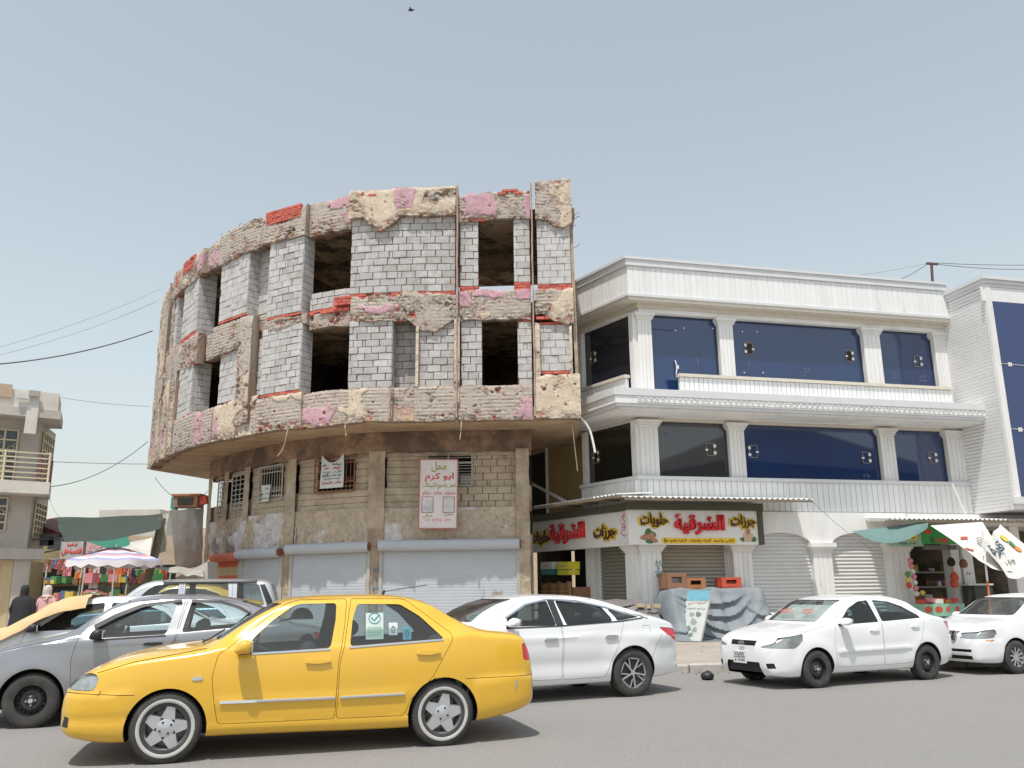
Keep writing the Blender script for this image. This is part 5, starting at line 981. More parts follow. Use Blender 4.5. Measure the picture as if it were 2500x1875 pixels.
M_CARD = mat('brown_cardboard', (0.30, 0.155, 0.09), 0.85, var=0.15); M_CARD2 = mat('orange_box', (0.37, 0.155, 0.065), 0.8, var=0.2, scale=8); M_REDBX = mat('red_box', (0.58, 0.085, 0.05), 0.6, var=0.2, scale=9); M_GREYC = mat('grey_packing', (0.42, 0.42, 0.42), 0.8, var=0.2)
crate('brown cardboard box with a torn window, nearest the numbered pillar', 1651, 1418, .6, .42, .45, M_CARD, M_GREYC, .1); crate('flat orange cardboard box between the brown box and the red box', 1702, 1424, .55, .3, .45, M_CARD2, M_DARKV, -.15); crate('bright red box with orange print on the draped stall', 1787, 1422, .58, .28, .45, M_REDBX, M_CARD2, -.05)
# leaning board
bl, br, tl, tr = atz(1668, 1561, .14), atz(1727, 1566, .14), None, None
rgt = (br - bl); w_ = rgt.length; rgt.normalize(); back = Vector((-rgt.y, rgt.x, 0)); upv = (Vector((0, 0, 1)) * .95 + back * .33 - rgt * .42).normalized(); hgt = 1.36
lb = thing('advert_board', 'printed white advertising board with a blue head leaning on the tarpaulin', 'board', tuple(bl)); fr = frame(bl + rgt * w_ / 2 + upv * hgt / 2, rgt, upv)
def fbox(fr, x0, y0, x1, y1, z0, z1): return MB().hexa([fr @ Vector(p) for p in ((x0, y0, z0), (x1, y0, z0), (x1, y1, z0), (x0, y1, z0), (x0, y0, z1), (x1, y0, z1), (x1, y1, z1), (x0, y1, z1))])
hw_, hh_ = w_ / 2, hgt / 2
fbox(fr, -hw_, -hh_, hw_, hh_, -.03, 0).build('board_face', mat('board_print_pale', (0.66, 0.70, 0.66), 0.5, var=0.08, scale=2), lb); fbox(fr, -hw_ + .02, hh_ - .3, hw_ - .02, hh_ - .02, .001, .005).build('board_head', mat('board_print_blue', (0.20, 0.47, 0.58), 0.5, var=0.1), lb)
b = MB(); [b.bar(fr @ Vector((*p, 0)), fr @ Vector((*q, 0)), .025) for p, q in (((-hw_, -hh_), (-hw_, hh_)), ((hw_, -hh_), (hw_, hh_)), ((-hw_, hh_), (hw_, hh_)), ((-hw_, -hh_), (hw_, -hh_)))]; b.build('board_frame', M_STEEL, lb)
lettering('board_letters', '\u0627\u0644\u0645\u0648\u0635\u0644\u064a', mat('pink_print', (0.62, 0.35, 0.34), 0.5), fr @ Matrix.Translation((0, .33, 0)), w_ * .75, .13, .003, .01, lb, lift=.002); lettering('board_letters', '\u0645\u0646 \u0623\u062c\u0648\u062f \u0627\u0644\u062d\u0644\u0648\u064a\u0627\u062a', M_GRYP, fr @ Matrix.Translation((0, .19, 0)), w_ * .8, .08, .003, .004, lb, lift=.002)
for k, (x, y, s) in enumerate(((-.12, .02, .1), (.16, .03, .11), (.02, -.16, .12), (-.14, -.34, .1), (.15, -.36, .1), (.02, -.5, .09))):
    pl = [fr @ Vector((x + s * 1.1 * math.cos(t) * (1 + .25 * math.sin(3 * t + k)), y + s * .65 * math.sin(t) * (1 + .2 * math.cos(2 * t + k)), .002)) for t in [2 * math.pi * i / 12 for i in range(12)]]; MB().prism(pl, (0, 0, 0), fr.to_3x3() @ Vector((0, 0, .003))).build('printed_sweet', mat(('print_grey_green', 'print_dark')[k % 2], ((0.34, 0.40, 0.36), (0.22, 0.27, 0.25))[k % 2], 0.6, var=0.4, scale=25), lb)
# left side stall with patterned brown cloth and two cartons
ul, zl = uL(1354, 1420, .6)
def patterned():
    root = thing('market_stall', 'stall under a brown patterned cloth in the shade of the side sign', 'stall', tuple(L3(ul, .12, .6))); P = []
    for i in range(25):
        u = ul - .75 + 1.5 * i / 24; P.append([L3(u, z + .03 * math.sin(i * .8) * (z > 1.2), .55 + .03 * math.sin(i * .9)) for z in np.linspace(.15, 1.62, 16)])
    MB().sheet(P, .01, -nL).build('cloth', mat('brown_patterned_cloth', (0.30, 0.18, 0.08), 0.9, var=0.15), root, 70); d = MB()
    for i in range(10):
        for j in range(9): p = L3(ul - .68 + .15 * i + .07 * (j % 2), .35 + .145 * j, .60); d.box(p, (.045, .01, .035), AL)
    o = d.build('printed_dots', mat('tan_dots', (0.50, 0.36, 0.17), 0.9), root); o['kind'] = 'stuff'; MB().box(L3(ul, .8, .0), (1.4, .9, 1.35), AL).build('table', M_CARD, root)
patterned()
for k, (px, m, lab, t) in enumerate(((1334, mat('white_green_carton', (0.62, 0.68, 0.64), 0.5), 'white and green carton on the patterned stall, beside the yellow carton', '\u0634\u0627\u064a'), (1374, mat('yellow_carton', (0.72, 0.62, 0.05), 0.5), 'yellow carton on the patterned stall under the side sign', '\u0644\u064a\u0645\u0648\u0646'))):
    u, z = uL(px, 1381, .5); r = thing('carton', lab, 'carton', tuple(L3(u, z, .3)), 'cartons on the shaded stall'); MB().box(L3(u, z, .3), (.62, .4, .22), AL).build('carton_body', m, r); MB().box(L3(u, z - .2, .3), (.6, .38, .14), AL).build('carton_base', mat('teal_carton', (0.03, 0.25, 0.24), 0.5) if k == 0 else m, r); lettering('carton_print', t, M_REDL if k == 0 else M_GRYP, frame(L3(u, z, .502), -dL, (0, 0, 1)), .26, .1, .003, .01, r)
tag(MB().bar(L3(5.02, .12, .45), L3(5.02, 1.6, .45), .3, .1).build('teal_panel', mat('teal_panel', (0.04, 0.14, 0.13), 0.6, var=0.2)), 'dark teal panel standing against the column at the edge of the ruined building', 'panel')
# ================================================================ right hand shops under the tower
rs = thing('greengrocer_shop', 'open greengrocer shop front with green signs below the boarded tower', 'shop', tuple(M3(11, .1, 0)))
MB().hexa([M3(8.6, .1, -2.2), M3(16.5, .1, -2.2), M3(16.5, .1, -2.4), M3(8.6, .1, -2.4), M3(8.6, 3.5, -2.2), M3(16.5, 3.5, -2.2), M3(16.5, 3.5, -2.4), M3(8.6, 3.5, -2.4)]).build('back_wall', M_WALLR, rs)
MB().hexa([M3(8.6, 3.15, .1), M3(17, 3.15, .1), M3(17, 3.15, -2.3), M3(8.6, 3.15, -2.3), M3(8.6, 3.5, .1), M3(17, 3.5, .1), M3(17, 3.5, -2.3), M3(8.6, 3.5, -2.3)]).build('lintel', M_WPL, rs)
for a, c in ((uM(2352, 1400)[0], uM(2378, 1400)[0]), (uM(2325, 1400)[0], uM(2345, 1400)[0]), (uM(2478, 1400)[0], uM(2500, 1400)[0])): MB().box(M3((a + c) / 2, 1.62, -.15), (c - a, .35, 3.05), AM).build('pillar', M_WPL, rs)
lettering('painted_number', '\u0668\u0660\u0668', mat('faded_blue_paint', (0.12, 0.24, 0.33), 0.7), frame(M3(*uM(2365, 1400, .03), .03), dM, (0, 0, 1)), .16, .1, .004, .01, rs)
def gsign(px0, px1, py0, py1, o, m, nm='green_sign'):
    u0, z0 = uM(px0, py1, o); u1, z1 = uM(px1, py0, o); slabL(M3, u0, u1, z0, z1, o, .06, AM).build(nm, m, rs); return u0, u1, z0, z1
M_GRN = mat('bright_green_sign', (0.04, 0.36, 0.09), 0.4, var=0.1); M_PGRN = mat('pale_green_sign', (0.33, 0.50, 0.36), 0.45, var=0.1)
a = gsign(2178, 2250, 1292, 1334, .3, M_PGRN, 'pale_green_sign'); c = gsign(2253, 2335, 1284, 1328, .32, M_GRN)
um_ = (a[0] + a[1]) / 2; b = MB(); b.box(M3(um_, a[2] + .27, .31), (.7, .012, .16), AM); b.build('yellow_oval', M_YEL, rs); lettering('letters', '\u0628\u0647\u0627\u0631\u0627\u062a', M_DKL, frame(M3(um_, a[2] + .27, .318), dM, (0, 0, 1)), .5, .1, .003, .01, rs); lettering('letters', '\u062e\u0636\u0627\u0631 \u0648\u0641\u0648\u0627\u0643\u0647', M_DKL, frame(M3(um_, a[2] + .09, .302), dM, (0, 0, 1)), .6, .09, .003, .005, rs)
for dx, dz, rx, rz_, m in ((.22, .36, .16, .07, M_REDBX), (.6, .1, .13, .08, M_CARD2), (.35, .12, .08, .11, PG), (.8, .1, .1, .08, M_REDBX)):
    pl = [M3(c[0] + dx + rx * math.cos(t), c[2] + dz + rz_ * math.sin(t), .322) for t in [2 * math.pi * i / 12 for i in range(12)]]; MB().prism(pl, (0, 0, 0), nM * .004).build('printed_fruit', m, rs)
gsign(2256, 2336, 1331, 1342, .32, mat('dark_sign_strip', (0.12, 0.13, 0.12), 0.6), 'sign_strip')  # plain dark strip below the green sign
# shelves with goods inside, counter, hanging balls
GOODS = [mat('goods_%s' % n, c, 0.55, var=0.15, scale=12) for n, c in (('red', (0.55, 0.06, 0.05)), ('orange', (0.62, 0.22, 0.05)), ('green', (0.08, 0.25, 0.08)), ('pink', (0.62, 0.22, 0.25)), ('yellow', (0.62, 0.48, 0.08)), ('white', (0.62, 0.60, 0.57)), ('brown', (0.22, 0.10, 0.06)), ('blue', (0.10, 0.16, 0.30)))]
def goods(parent, org, dx, dy, n, rows, seed, size=(.12, .3), name='goods', step=.34, up=Vector((0, 0, 1))):
    r = random.Random(seed)
    for k in range(n):
        m = r.choice(GOODS); s = r.uniform(*size); p = org + dx * r.random() + dy * r.random() * .5 + up * step * r.randrange(rows); b = MB(); b.box(p + up * s * .5, (s * r.uniform(.7, 1.5), s, s * r.uniform(.6, 1.2)), r.uniform(-.6, .6)); b.build(name, m, parent)
for z in (.9, 1.35, 1.8): MB().box(M3(10.4, z, -1.7), (2.6, .5, .04), AM).build('shelf', M_GREYC, rs)
goods(rs, M3(9.3, .92, -1.75), dM * 2.3, nM * .3, 26, 3, 5, (.1, .22), step=.45)
MB().box(M3(9.35, 2.05, -1.2), (.35, .05, 1.3), AM).build('pale_door', mat('pale_blue_panel', (0.50, 0.54, 0.58), 0.5), rs)
u0, _ = uM(2253, 1490, .9); u1, _ = uM(2352, 1490, .9); uc2 = (u0 + u1) / 2
ct = thing('counter', 'low green fruit counter with red fruit prints in front of the greengrocer', 'counter', tuple(M3(uc2, .12, .7)))
MB().box(M3(uc2, .72, .75), (u1 - u0, .45, .34), AM).build('green_front', mat('mint_green_panel', (0.25, 0.50, 0.36), 0.5, var=0.1), ct); MB().box(M3(uc2, .34, .73), (u1 - u0, .42, .4), AM).build('black_base', mat('black_panel', (0.03, 0.03, 0.04), 0.5), ct)
for k, dx in enumerate((-.55, -.2, .1, .42)):
    pl = [M3(uc2 + dx + (.13 if k < 2 else .06) * math.cos(t), .74 + .09 * math.sin(t), .978) for t in [2 * math.pi * i / 12 for i in range(12)]]; MB().prism(pl, (0, 0, 0), nM * .004).build('printed_fruit', M_REDBX, ct)
for dx in (-.3, .35): MB().box(M3(uc2 + dx, .42, .945), (.4, .01, .06), AM).build('yellow_mark', M_YEL, ct)
for k in range(9):
    b = MB(); b.box(M3(u0 + .1 + k * (u1 - u0 - .2) / 8, .93 + .03 * (k % 3), .75 - .1 * (k % 2)), (.16, .22, .12), AM + k * .3); b.build('produce', GOODS[(0, 0, 3, 1, 5, 0, 1, 3, 0)[k]], ct)
# strings of toy balls by the pillar
bs = thing('ball_string', 'string of pink, white, red and green toy balls hanging beside the shop pillar', 'toy balls', tuple(M3(*uM(2222, 1360, .4), .4)))
for k, (px, py, m) in enumerate(((2222, 1369, 3), (2224, 1382, 3), (2228, 1395, 5), (2216, 1402, 2), (2231, 1408, 3), (2217, 1416, 4), (2233, 1422, 5), (2219, 1429, 0), (2236, 1436, 3), (2238, 1450, 5), (2252, 1448, 4))): b = MB(); p = M3(*uM(px, py, .42), .42); b.lathe([(.001, -.085), (.05, -.068), (.08, -.025), (.08, .025), (.05, .068), (.001, .085)], 12, p); b.build('ball', GOODS[m], bs, 60)
b = MB(); b.tube([M3(*uM(2220, 1350, .42), .42), M3(*uM(2238, 1452, .42), .42)], .008, 5); b.build('string', M_BWIRE, bs)
for k, (px, py, lab) in enumerate(((2330, 1408, 'red lantern hanging lower on the cream shop post'), (2330, 1424, 'small red pouch hanging below the lantern on the cream shop post'), (2322, 1372, 'dark bag hanging under the shop lintel left of the white sheet'), (2352, 1376, 'brown bag hanging behind the tied white sheet'))):
    p = M3(*uM(px, py, .35), .35); b = MB(); b.lathe([(.02, -.13), (.1, -.1), (.12, 0), (.08, .1), (.02, .14)], 10, p); b.tube([p + Vector((0, 0, .13)), p + Vector((0, 0, .5))], .008, 5); tag(b.build('hanging_bag', [M_REDBX, M_REDBX, M_DARKV, GOODS[6]][k], None, 50), lab, 'hanging goods')
# canopy, tarps
u0, zf = uM(2170, 1266, 1.1); u1, zf1 = uM(2470, 1270, 1.1)
canopy('canopy', 'white corrugated canopy over the greengrocer at the foot of the tower', M3, u0, 16.6, (zf + zf1) / 2, 1.1, (zf + zf1) / 2 + .1, 0.05)
def patch(name, label, m, cs, sag, seed, cat='tarpaulin', n=26, folds=.03):
    """cloth between four tied corners given as (px, py, offset) on the shop front"""
    TL, TR, BR, BL = [M3(*uM(px, py, o), o) for px, py, o in cs]; P = []
    for i in range(n + 1):
        a = i / n; row = []
        for j in range(n + 1):
            b_ = j / n; p = TL * (1 - a) * (1 - b_) + TR * a * (1 - b_) + BR * a * b_ + BL * (1 - a) * b_; w = math.sin(math.pi * a) ** .8; p = p + Vector((0, 0, -sag * w * b_ * (1.2 - .2 * b_) - .4 * sag * math.sin(math.pi * b_) * w)) + nM * folds * (math.sin(a * 17 + b_ * 4) + 2 * (float(fbm(a * 4, b_ * 4, seed)) - .5)); row.append(p)
        P.append(row)
    o = MB().sheet(P, .006, nM * -1).build(name, m, None, 70); return tag(o, label, cat), (TL, TR, BR, BL), P
M_TEAL = mat('teal_green_tarpaulin', (0.13, 0.22, 0.21), 0.6, var=0.1); M_WTARP = mat('white_banner_cloth', (0.64, 0.62, 0.58), 0.8, var=0.05, stain=((0.5, 0.45, 0.38), 1.2, 0.6, 0.8, 0.5))
patch('tarpaulin', 'dark teal tarpaulin stretched as a shade beside the second arched shutter', M_TEAL, [(2078, 1297, .7), (2268, 1274, 1.0), (2262, 1288, 2.0), (2125, 1318, 2.1)], .22, 3)
t1 = patch('banner_tarpaulin', 'shaded upper half of the old white banner tied over the greengrocer', M_WTARP, [(2272, 1283, 1.25), (2400, 1274, 1.2), (2470, 1392, 2.5), (2385, 1362, 2.5)], .14, 8, folds=.02)
t2 = patch('banner_tarpaulin', 'sunlit white banner with black handwriting sagging at the right edge', M_WTARP, [(2398, 1332, 2.3), (2444, 1280, 1.3), (2535, 1360, 2.2), (2462, 1408, 2.7)], .25, 14, folds=.03)
def onpatch(P, i, j, lift=.03):
    c = Vector(P[i][j]); r = (Vector(P[min(i + 2, 26)][j]) - Vector(P[max(i - 2, 0)][j])).normalized(); u = (Vector(P[i][max(j - 2, 0)]) - Vector(P[i][min(j + 2, 26)])).normalized(); f = frame(c, r, u); return f @ Matrix.Translation((0, 0, lift))
M_INK = mat('ink_blue', (0.05, 0.10, 0.13), 0.7)
q = lettering('banner_letters', '\u0644\u0628\u064a\u0639 \u0643\u0627\u0641\u0629', M_DKL, onpatch(t2[2], 12, 15), .75, .2, .006, .006, t2[0], lift=.02); q = lettering('banner_letters', '\u0642\u0631\u0629', M_INK, onpatch(t2[2], 8, 6), .7, .4, .006, .02, t2[0], lift=.02); lettering('banner_letters', '\u0645', M_GRYP, onpatch(t1[2], 18, 10), .25, .3, .006, .01, t1[0], lift=.03)
for k, (i, j, m) in enumerate(((10, 8, M_REDBX), (6, 16, M_REDBX))): f = onpatch(t1[2], i, j, .03); MB().prism([f @ Vector((x, y, 0)) for x, y in ((-.16, -.05), (.12, -.02), (.16, .07), (-.1, .03))], (0, 0, 0), f.to_3x3() @ Vector((0, 0, .006))).build('printed_bar', m, t1[0])
for i, j, m in ((19, 5, GOODS[4]), (21, 10, GOODS[2]), (22, 14, GOODS[1])): f = onpatch(t2[2], i, j, .035); MB().prism([f @ Vector((.09 * math.cos(t), .13 * math.sin(t), 0)) for t in [2 * math.pi * k / 10 for k in range(10)]], (0, 0, 0), f.to_3x3() @ Vector((0, 0, .006))).build('printed_fruit', m, t2[0])
po = thing('awning_pole', 'thin white and orange pole propping the old white banner', 'pole', tuple(M3(*uM(2400, 1460, 2.35), 2.35))); pT, pB = M3(*uM(2398, 1296, 2.3), 2.3), M3(*uM(2421, 1520, 2.3), 2.3); pM = pT * .45 + pB * .55
MB().tube([pT, pM], .028, 8).build('pole_top', M_WPL, po); MB().tube([pM, Vector((pB.x, pB.y, .12))], .03, 8).build('pole_foot', mat('orange_paint', (0.60, 0.18, 0.06), 0.6, var=0.2), po)
cab = thing('metal_cabinet', 'dark metal cabinet by the shop pillar under the white banner', 'cabinet', tuple(M3(*uM(2395, 1500, .5), .5))); uu, zz = uM(2393, 1447, .5); MB().box(M3(uu, .75, .4), (.62, .5, 1.28), AM).build('cabinet_body', mat('dark_cabinet', (0.05, 0.055, 0.05), 0.5, var=0.2), cab); MB().box(M3(uu, 1.41, .4), (.68, .56, .05), AM).build('cabinet_top', M_CLADG, cab)
# black rubbish bag at the kerb
b = MB(); p = atz(1728, 1660, .0); b.grid([[p + Vector(((.09 + .03 * float(vnoise(i * .9, j * .7, 3))) * math.sin(math.pi * i / 8) * math.cos(2 * math.pi * (j % 14) / 14), (.085 + .03 * float(vnoise(i, (j % 14) * .8, 5))) * math.sin(math.pi * i / 8) * math.sin(2 * math.pi * (j % 14) / 14), .06 - (.06 + .03 * float(vnoise(i, j % 14, 9))) * math.cos(math.pi * i / 8) * -1)) for j in range(15)] for i in range(9)])
tag(b.build('rubbish_bag', mat('black_bag_plastic', (0.02, 0.02, 0.022), 0.5), None, 80), 'small black rubbish bag lying on the road by the kerb', 'rubbish bag')
# ================================================================ corner building at the left edge, market lane, far walls
M_BLKP = mat('black_plastic', (0.025, 0.025, 0.028), 0.45, var=0.08); M_CHR = mat('chrome_trim', (0.72, 0.73, 0.75), 0.14, metal=1.0, var=0.0)
LPc = aty(70, 1300, 30.0); LPc = Vector((LPc.x, LPc.y, 0)); dF = Vector((-math.cos(R(36)), -math.sin(R(36)), 0)); nF = Vector((math.sin(R(36)), -math.cos(R(36)), 0)); dS = Vector((math.cos(R(107)), math.sin(R(107)), 0)); nS = Vector((math.sin(R(107)), -math.cos(R(107)), 0))
def F3(a, z, o=0.0): p = LPc + dF * a + nF * o; return Vector((p.x, p.y, z))
def S3(b_, z, o=0.0): p = LPc + dS * b_ + nS * o; return Vector((p.x, p.y, z))
def aF(px, py, o=0.0): q = onpl(px, py, LPc + nF * o, 36); return (q - LPc).dot(dF), q.z
AF, AS_ = R(36), R(107)
M_LW = mat('pale_house_plaster', (0.70, 0.66, 0.60), 0.8, var=0.1, scale=1.2, bump=0.2, stain=((0.42, 0.37, 0.32), 1.0, 0.55, 0.78, 0.6)); M_LG = mat('grey_house_plaster', (0.52, 0.49, 0.45), 0.85, var=0.12, scale=1.2, bump=0.3); M_TAN = mat('tan_stone_band', (0.52, 0.40, 0.29), 0.8, var=0.1); M_CRM = mat('cream_metal', (0.66, 0.58, 0.42), 0.5, var=0.08); M_PANEG = mat('grey_dim_pane', (0.07, 0.085, 0.10), 0.15, var=0.2)
lb = thing('balcony_building', 'pale corner building with cream balcony railing and grilled windows at the left edge', 'building', tuple(LPc))
zsh = aF(40, 1362)[1]; zb0 = aF(40, 1203, 1.0)[1]; zb1 = aF(40, 1173, 1.0)[1]; zr0 = aF(40, 1025)[1]; zr1 = aF(40, 950, .9)[1]
b = MB(); q = [F3(9, 0), F3(0, 0), S3(2.5, 0), S3(2.5, 0) + dF * 9]; b.prism([Vector((p.x, p.y, 0)) for p in q], (0, 0, zsh), (0, 0, zr0)); b.build('wall', M_LG, lb)
def slabc(name, z0, z1, o, oS, m, aR=9.0, bR=7.0):
    c = LPc + nF * o + dF * -oS; q = [F3(aR, 0, o), Vector((c.x, c.y, 0)), S3(bR, 0, oS), S3(bR, 0, -1), F3(aR, 0, -1)]; return MB().prism([Vector((p.x, p.y, 0)) for p in q], (0, 0, z0), (0, 0, z1)).build(name, m, lb)
slabc('balcony_slab', zb0, zb1, 1.0, .35, M_LW, bR=1.0); slabc('roof_slab', zr0 - .02, zr0 + .28, 1.0, .45, M_LG, bR=1.2); slabc('parapet', zr0 + .283, zr1, .9, .35, M_LW, bR=1.1)
a0, z0 = aF(38, 955, .95); MB().box(F3(a0 + 1.4, (zr0 + .5 + zr1) / 2 + .1, .93), (2.6, .1, (zr1 - zr0) * .5), AF).build('stone_band', M_TAN, lb)
for px, py in ((55, 998), (83, 985)): a, z = aF(px, py, .95); MB().box(F3(a, z, .93), (.28, .1, .42), AF).build('parapet_vent', M_CLADG, lb)
a, z = aF(78, 1010, .95); MB().box(F3(a, z - .2, .96), (.35, .16, 1.0), AF).build('parapet_pier', M_LW, lb)
for px, py, lab in ((55, 967, 'white'), (84, 962, 'dark')): a, z = aF(px, py, 1.0); MB().box(F3(a, z, 1.05), (.34, .16, .2), AF).build('floodlight', M_CLADG if lab == 'white' else M_STEEL, lb)
def gridwin(fn, a0, a1, z0, z1, nx, nz, o, rz, scroll=False):
    w = thing_part('window', lb); MB().box(fn((a0 + a1) / 2, (z0 + z1) / 2, o - .03), (abs(a1 - a0), .05, z1 - z0), rz).build('pane', M_PANEG, w); b = MB()
    for k in range(nx + 1): a = a0 + (a1 - a0) * k / nx; b.bar(fn(a, z0, o + .02), fn(a, z1, o + .02), .05)
    for k in range(nz + 1): z = z0 + (z1 - z0) * k / nz; b.bar(fn(a0, z, o + .02), fn(a1, z, o + .02), .05)
    b.build('grille', M_CRM, w)
    if scroll:
        b = MB(); r = random.Random(3)
        for k in range(9): cx, cz, rr = a0 + (a1 - a0) * r.random(), z0 + (z1 - z0) * r.random() * .8, r.uniform(.08, .17); b.tube([fn(cx + rr * math.cos(t), cz + rr * math.sin(t), o + .03) for t in [2 * math.pi * i / 14 for i in range(15)]], .016, 5)
        b.build('scroll_ironwork', M_STEEL, w)
a1, zt = aF(46, 1052); a2, zq = aF(0, 1136); gridwin(F3, a1, a1 + 2.4, zb1 + .1, zt, 6, 5, .03, AF, True); gridwin(S3, .4, 2.1, zb1 + .05, zt + .1, 5, 6, .03, AS_)
a1, zt = aF(20, 1216); gridwin(F3, a1, a1 + 1.6, aF(20, 1296)[1], zt, 3, 4, .03, AF, True); gridwin(S3, .4, 2.1, aF(50, 1310)[1], zt - .05, 4, 6, .03, AS_)
rl = bpy.data.objects.new('balcony_railing', None); link(rl, lb)
zrt = zb1 + .98
for k in range(6): z = zb1 + .12 + k * .17; MB().bar(F3(8, z, .95), F3(-.3, z, .95), .045).build('rail_bar', M_CRM, rl)
for k in range(7): a = -.28 + k * 1.35; MB().bar(F3(a, zb1, .95), F3(a, zrt + .04, .95), .06).build('rail_post', M_CRM, rl)
for k in range(6): z = zb1 + .12 + k * .17; MB().bar(S3(-.9, z, .3), S3(.9, z, .3), .035).build('rail_bar', M_STEEL, rl)
for k in range(3): MB().bar(S3(-.85 + k * .85, zb1, .3), S3(-.85 + k * .85, zrt, .3), .08).build('rail_post', mat('maroon_post', (0.28, 0.13, 0.11), 0.6), rl)
# street level: folding shutters in cream
MB().box(F3(4, zsh + .12, .1), (9, .5, .35), AF).build('shop_lintel', M_LG, lb)
M_FOLD = mat('cream_folding_shutter', (0.60, 0.47, 0.28), 0.55, var=0.1, scale=4)
for k in range(10): MB().box(F3(.55 + k * .42, zsh / 2 + .05, .02 + .05 * (k % 2)), (.40, .05, zsh - .25), AF + (.18 if k % 2 else -.18)).build('shutter_leaf', M_FOLD, lb)
MB().box(F3(.1, zsh / 2, .0), (.5, .4, zsh), AF).build('corner_pillar', M_LG, lb)
for k in range(4): MB().box(S3(.7 + k * .55, zsh / 2 + .05, .05), (.5, .06, zsh - .25), AS_).build('shutter_leaf', M_FOLD, lb)
b = MB(); b.bar(S3(.2, zsh + .65, .1), S3(.2, zsh + .65, 2.8), .05); b.bar(S3(.2, zsh + .1, .1), S3(.2, zsh + .62, 2.4), .04); b.bar(S3(3, zsh + .65, .1), S3(3, zsh + .65, 2.2), .05); b.bar(S3(.2, zsh + .65, 2.8), S3(3, zsh + .65, 2.2), .05); b.build('awning_frame', M_BLKP, lb)
# ---- low yellowish shop behind with a dark red roof edge
def wallbox(name, label, cat, px0, px1, py0, Y, depth, m, z0=.1, extra=None):
    p, q = aty(px0, py0, Y), aty(px1, py0, Y); r = thing(name, label, cat, ((p.x + q.x) / 2, Y, 0)); MB().box(((p.x + q.x) / 2, Y + depth / 2, (z0 + p.z) / 2), (q.x - p.x, depth, p.z - z0)).build('wall', m, r); return r, p, q
ys, p, q = wallbox('market_shop', 'low yellowish shop wall with a dark red roof edge beside the balcony building', 'shop', 84, 205, 1292, 34, 4, mat('yellow_brick_wall', (0.36, 0.30, 0.17), 0.85, var=0.2, scale=3, bump=0.4))
re = MB(); A, B_, C_, D_ = aty(82, 1275, 32), aty(165, 1308, 31), aty(165, 1330, 31), aty(82, 1312, 32); re.hexa([D_, C_, C_ + Vector((0, 1.5, .3)), D_ + Vector((0, 1.5, .3)), A, B_, B_ + Vector((0, 1.5, .3)), A + Vector((0, 1.5, .3))]); re.build('roof_edge', mat('dark_red_sheet', (0.17, 0.06, 0.055), 0.7, var=0.3, scale=6), ys)
for k, (px, py, m) in enumerate(((120, 1318, M_BLKP), (140, 1327, M_PANEG))): c = aty(px, py, 30.6); MB().box(c, (.5, .3, .4)).build('wall_lamp', m, ys)
fw, _, _ = wallbox('far_building', 'plain grey far building above the market awning', 'building', 243, 392, 1245, 70, 8, M_LG)
fw2, _, _ = wallbox('far_building', 'low tan building closing the far end of the market lane', 'building', 60, 520, 1312, 48, 6, mat('tan_wall', (0.42, 0.33, 0.24), 0.9, var=0.2, scale=1.0))
wallbox('far_building', 'long pale far wall hidden behind the ruined building', 'building', 430, 1450, 1290, 60, 6, M_TAN)
wallbox('far_building', 'beige far building behind the balcony building', 'building', -900, 62, 1300, 60, 6, M_TAN); wallbox('far_building', 'pale far building beyond the boarded tower', 'building', 2300, 3300, 1150, 52, 8, M_LW)
# ---- awning cloths
def cloth4(name, label, m, pts, sag, seed, cat='awning', n=22, fold=.04, th=.006):
    TL, TR, BR, BL = [aty(*p) for p in pts]; P = []
    for i in range(n + 1):
        a = i / n; row = []
        for j in range(n + 1):
            b_ = j / n; p = TL * (1 - a) * (1 - b_) + TR * a * (1 - b_) + BR * a * b_ + BL * (1 - a) * b_; p = p + Vector((0, fold * 2 * (float(fbm(a * 5, b_ * 5, seed)) - .5), -sag * math.sin(math.pi * a) * (.3 + .7 * b_) + fold * .3 * math.sin(a * 13 + b_ * 5))); row.append(p)
        P.append(row)
    o = MB().sheet(P, th, (0, .5, -.5)).build(name, m, None, 70); return tag(o, label, cat)
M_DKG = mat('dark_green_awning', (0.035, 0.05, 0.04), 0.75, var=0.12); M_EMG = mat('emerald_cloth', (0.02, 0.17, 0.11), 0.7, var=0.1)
cloth4('awning', 'long dark green awning cloth stretched over the market lane', M_DKG, [(137, 1263, 25), (397, 1254, 27), (392, 1290, 24.5), (158, 1322, 23.5)], .12, 1)
cloth4('awning', 'small emerald and dark green shade cloth below the long awning', M_EMG, [(208, 1322, 28), (312, 1310, 29), (318, 1328, 27.5), (255, 1335, 27)], .1, 2)
cloth4('awning', 'white shade sheet hanging behind the striped umbrella', M_WTARP, [(270, 1330, 29), (372, 1312, 29.5), (366, 1358, 29), (300, 1352, 29)], .12, 5)
cloth4('awning', 'emerald scrap of cloth at the left end of the long awning', M_EMG, [(142, 1283, 26.5), (162, 1280, 26.5), (162, 1304, 26), (146, 1296, 26)], .05, 7)
cv = cloth4('hanging_cloth', 'tall grey curtain cloth with a brown lower half hung beside the ruined building', mat('grey_curtain', (0.42, 0.41, 0.40), 0.85, var=0.1, stain=((0.34, 0.27, 0.22), .6, 0.45, 0.6, 0.8)), [(413, 1246, 27), (497, 1240, 28.5), (494, 1386, 28.5), (430, 1386, 27)], .0, 9, 'cloth', fold=.06)
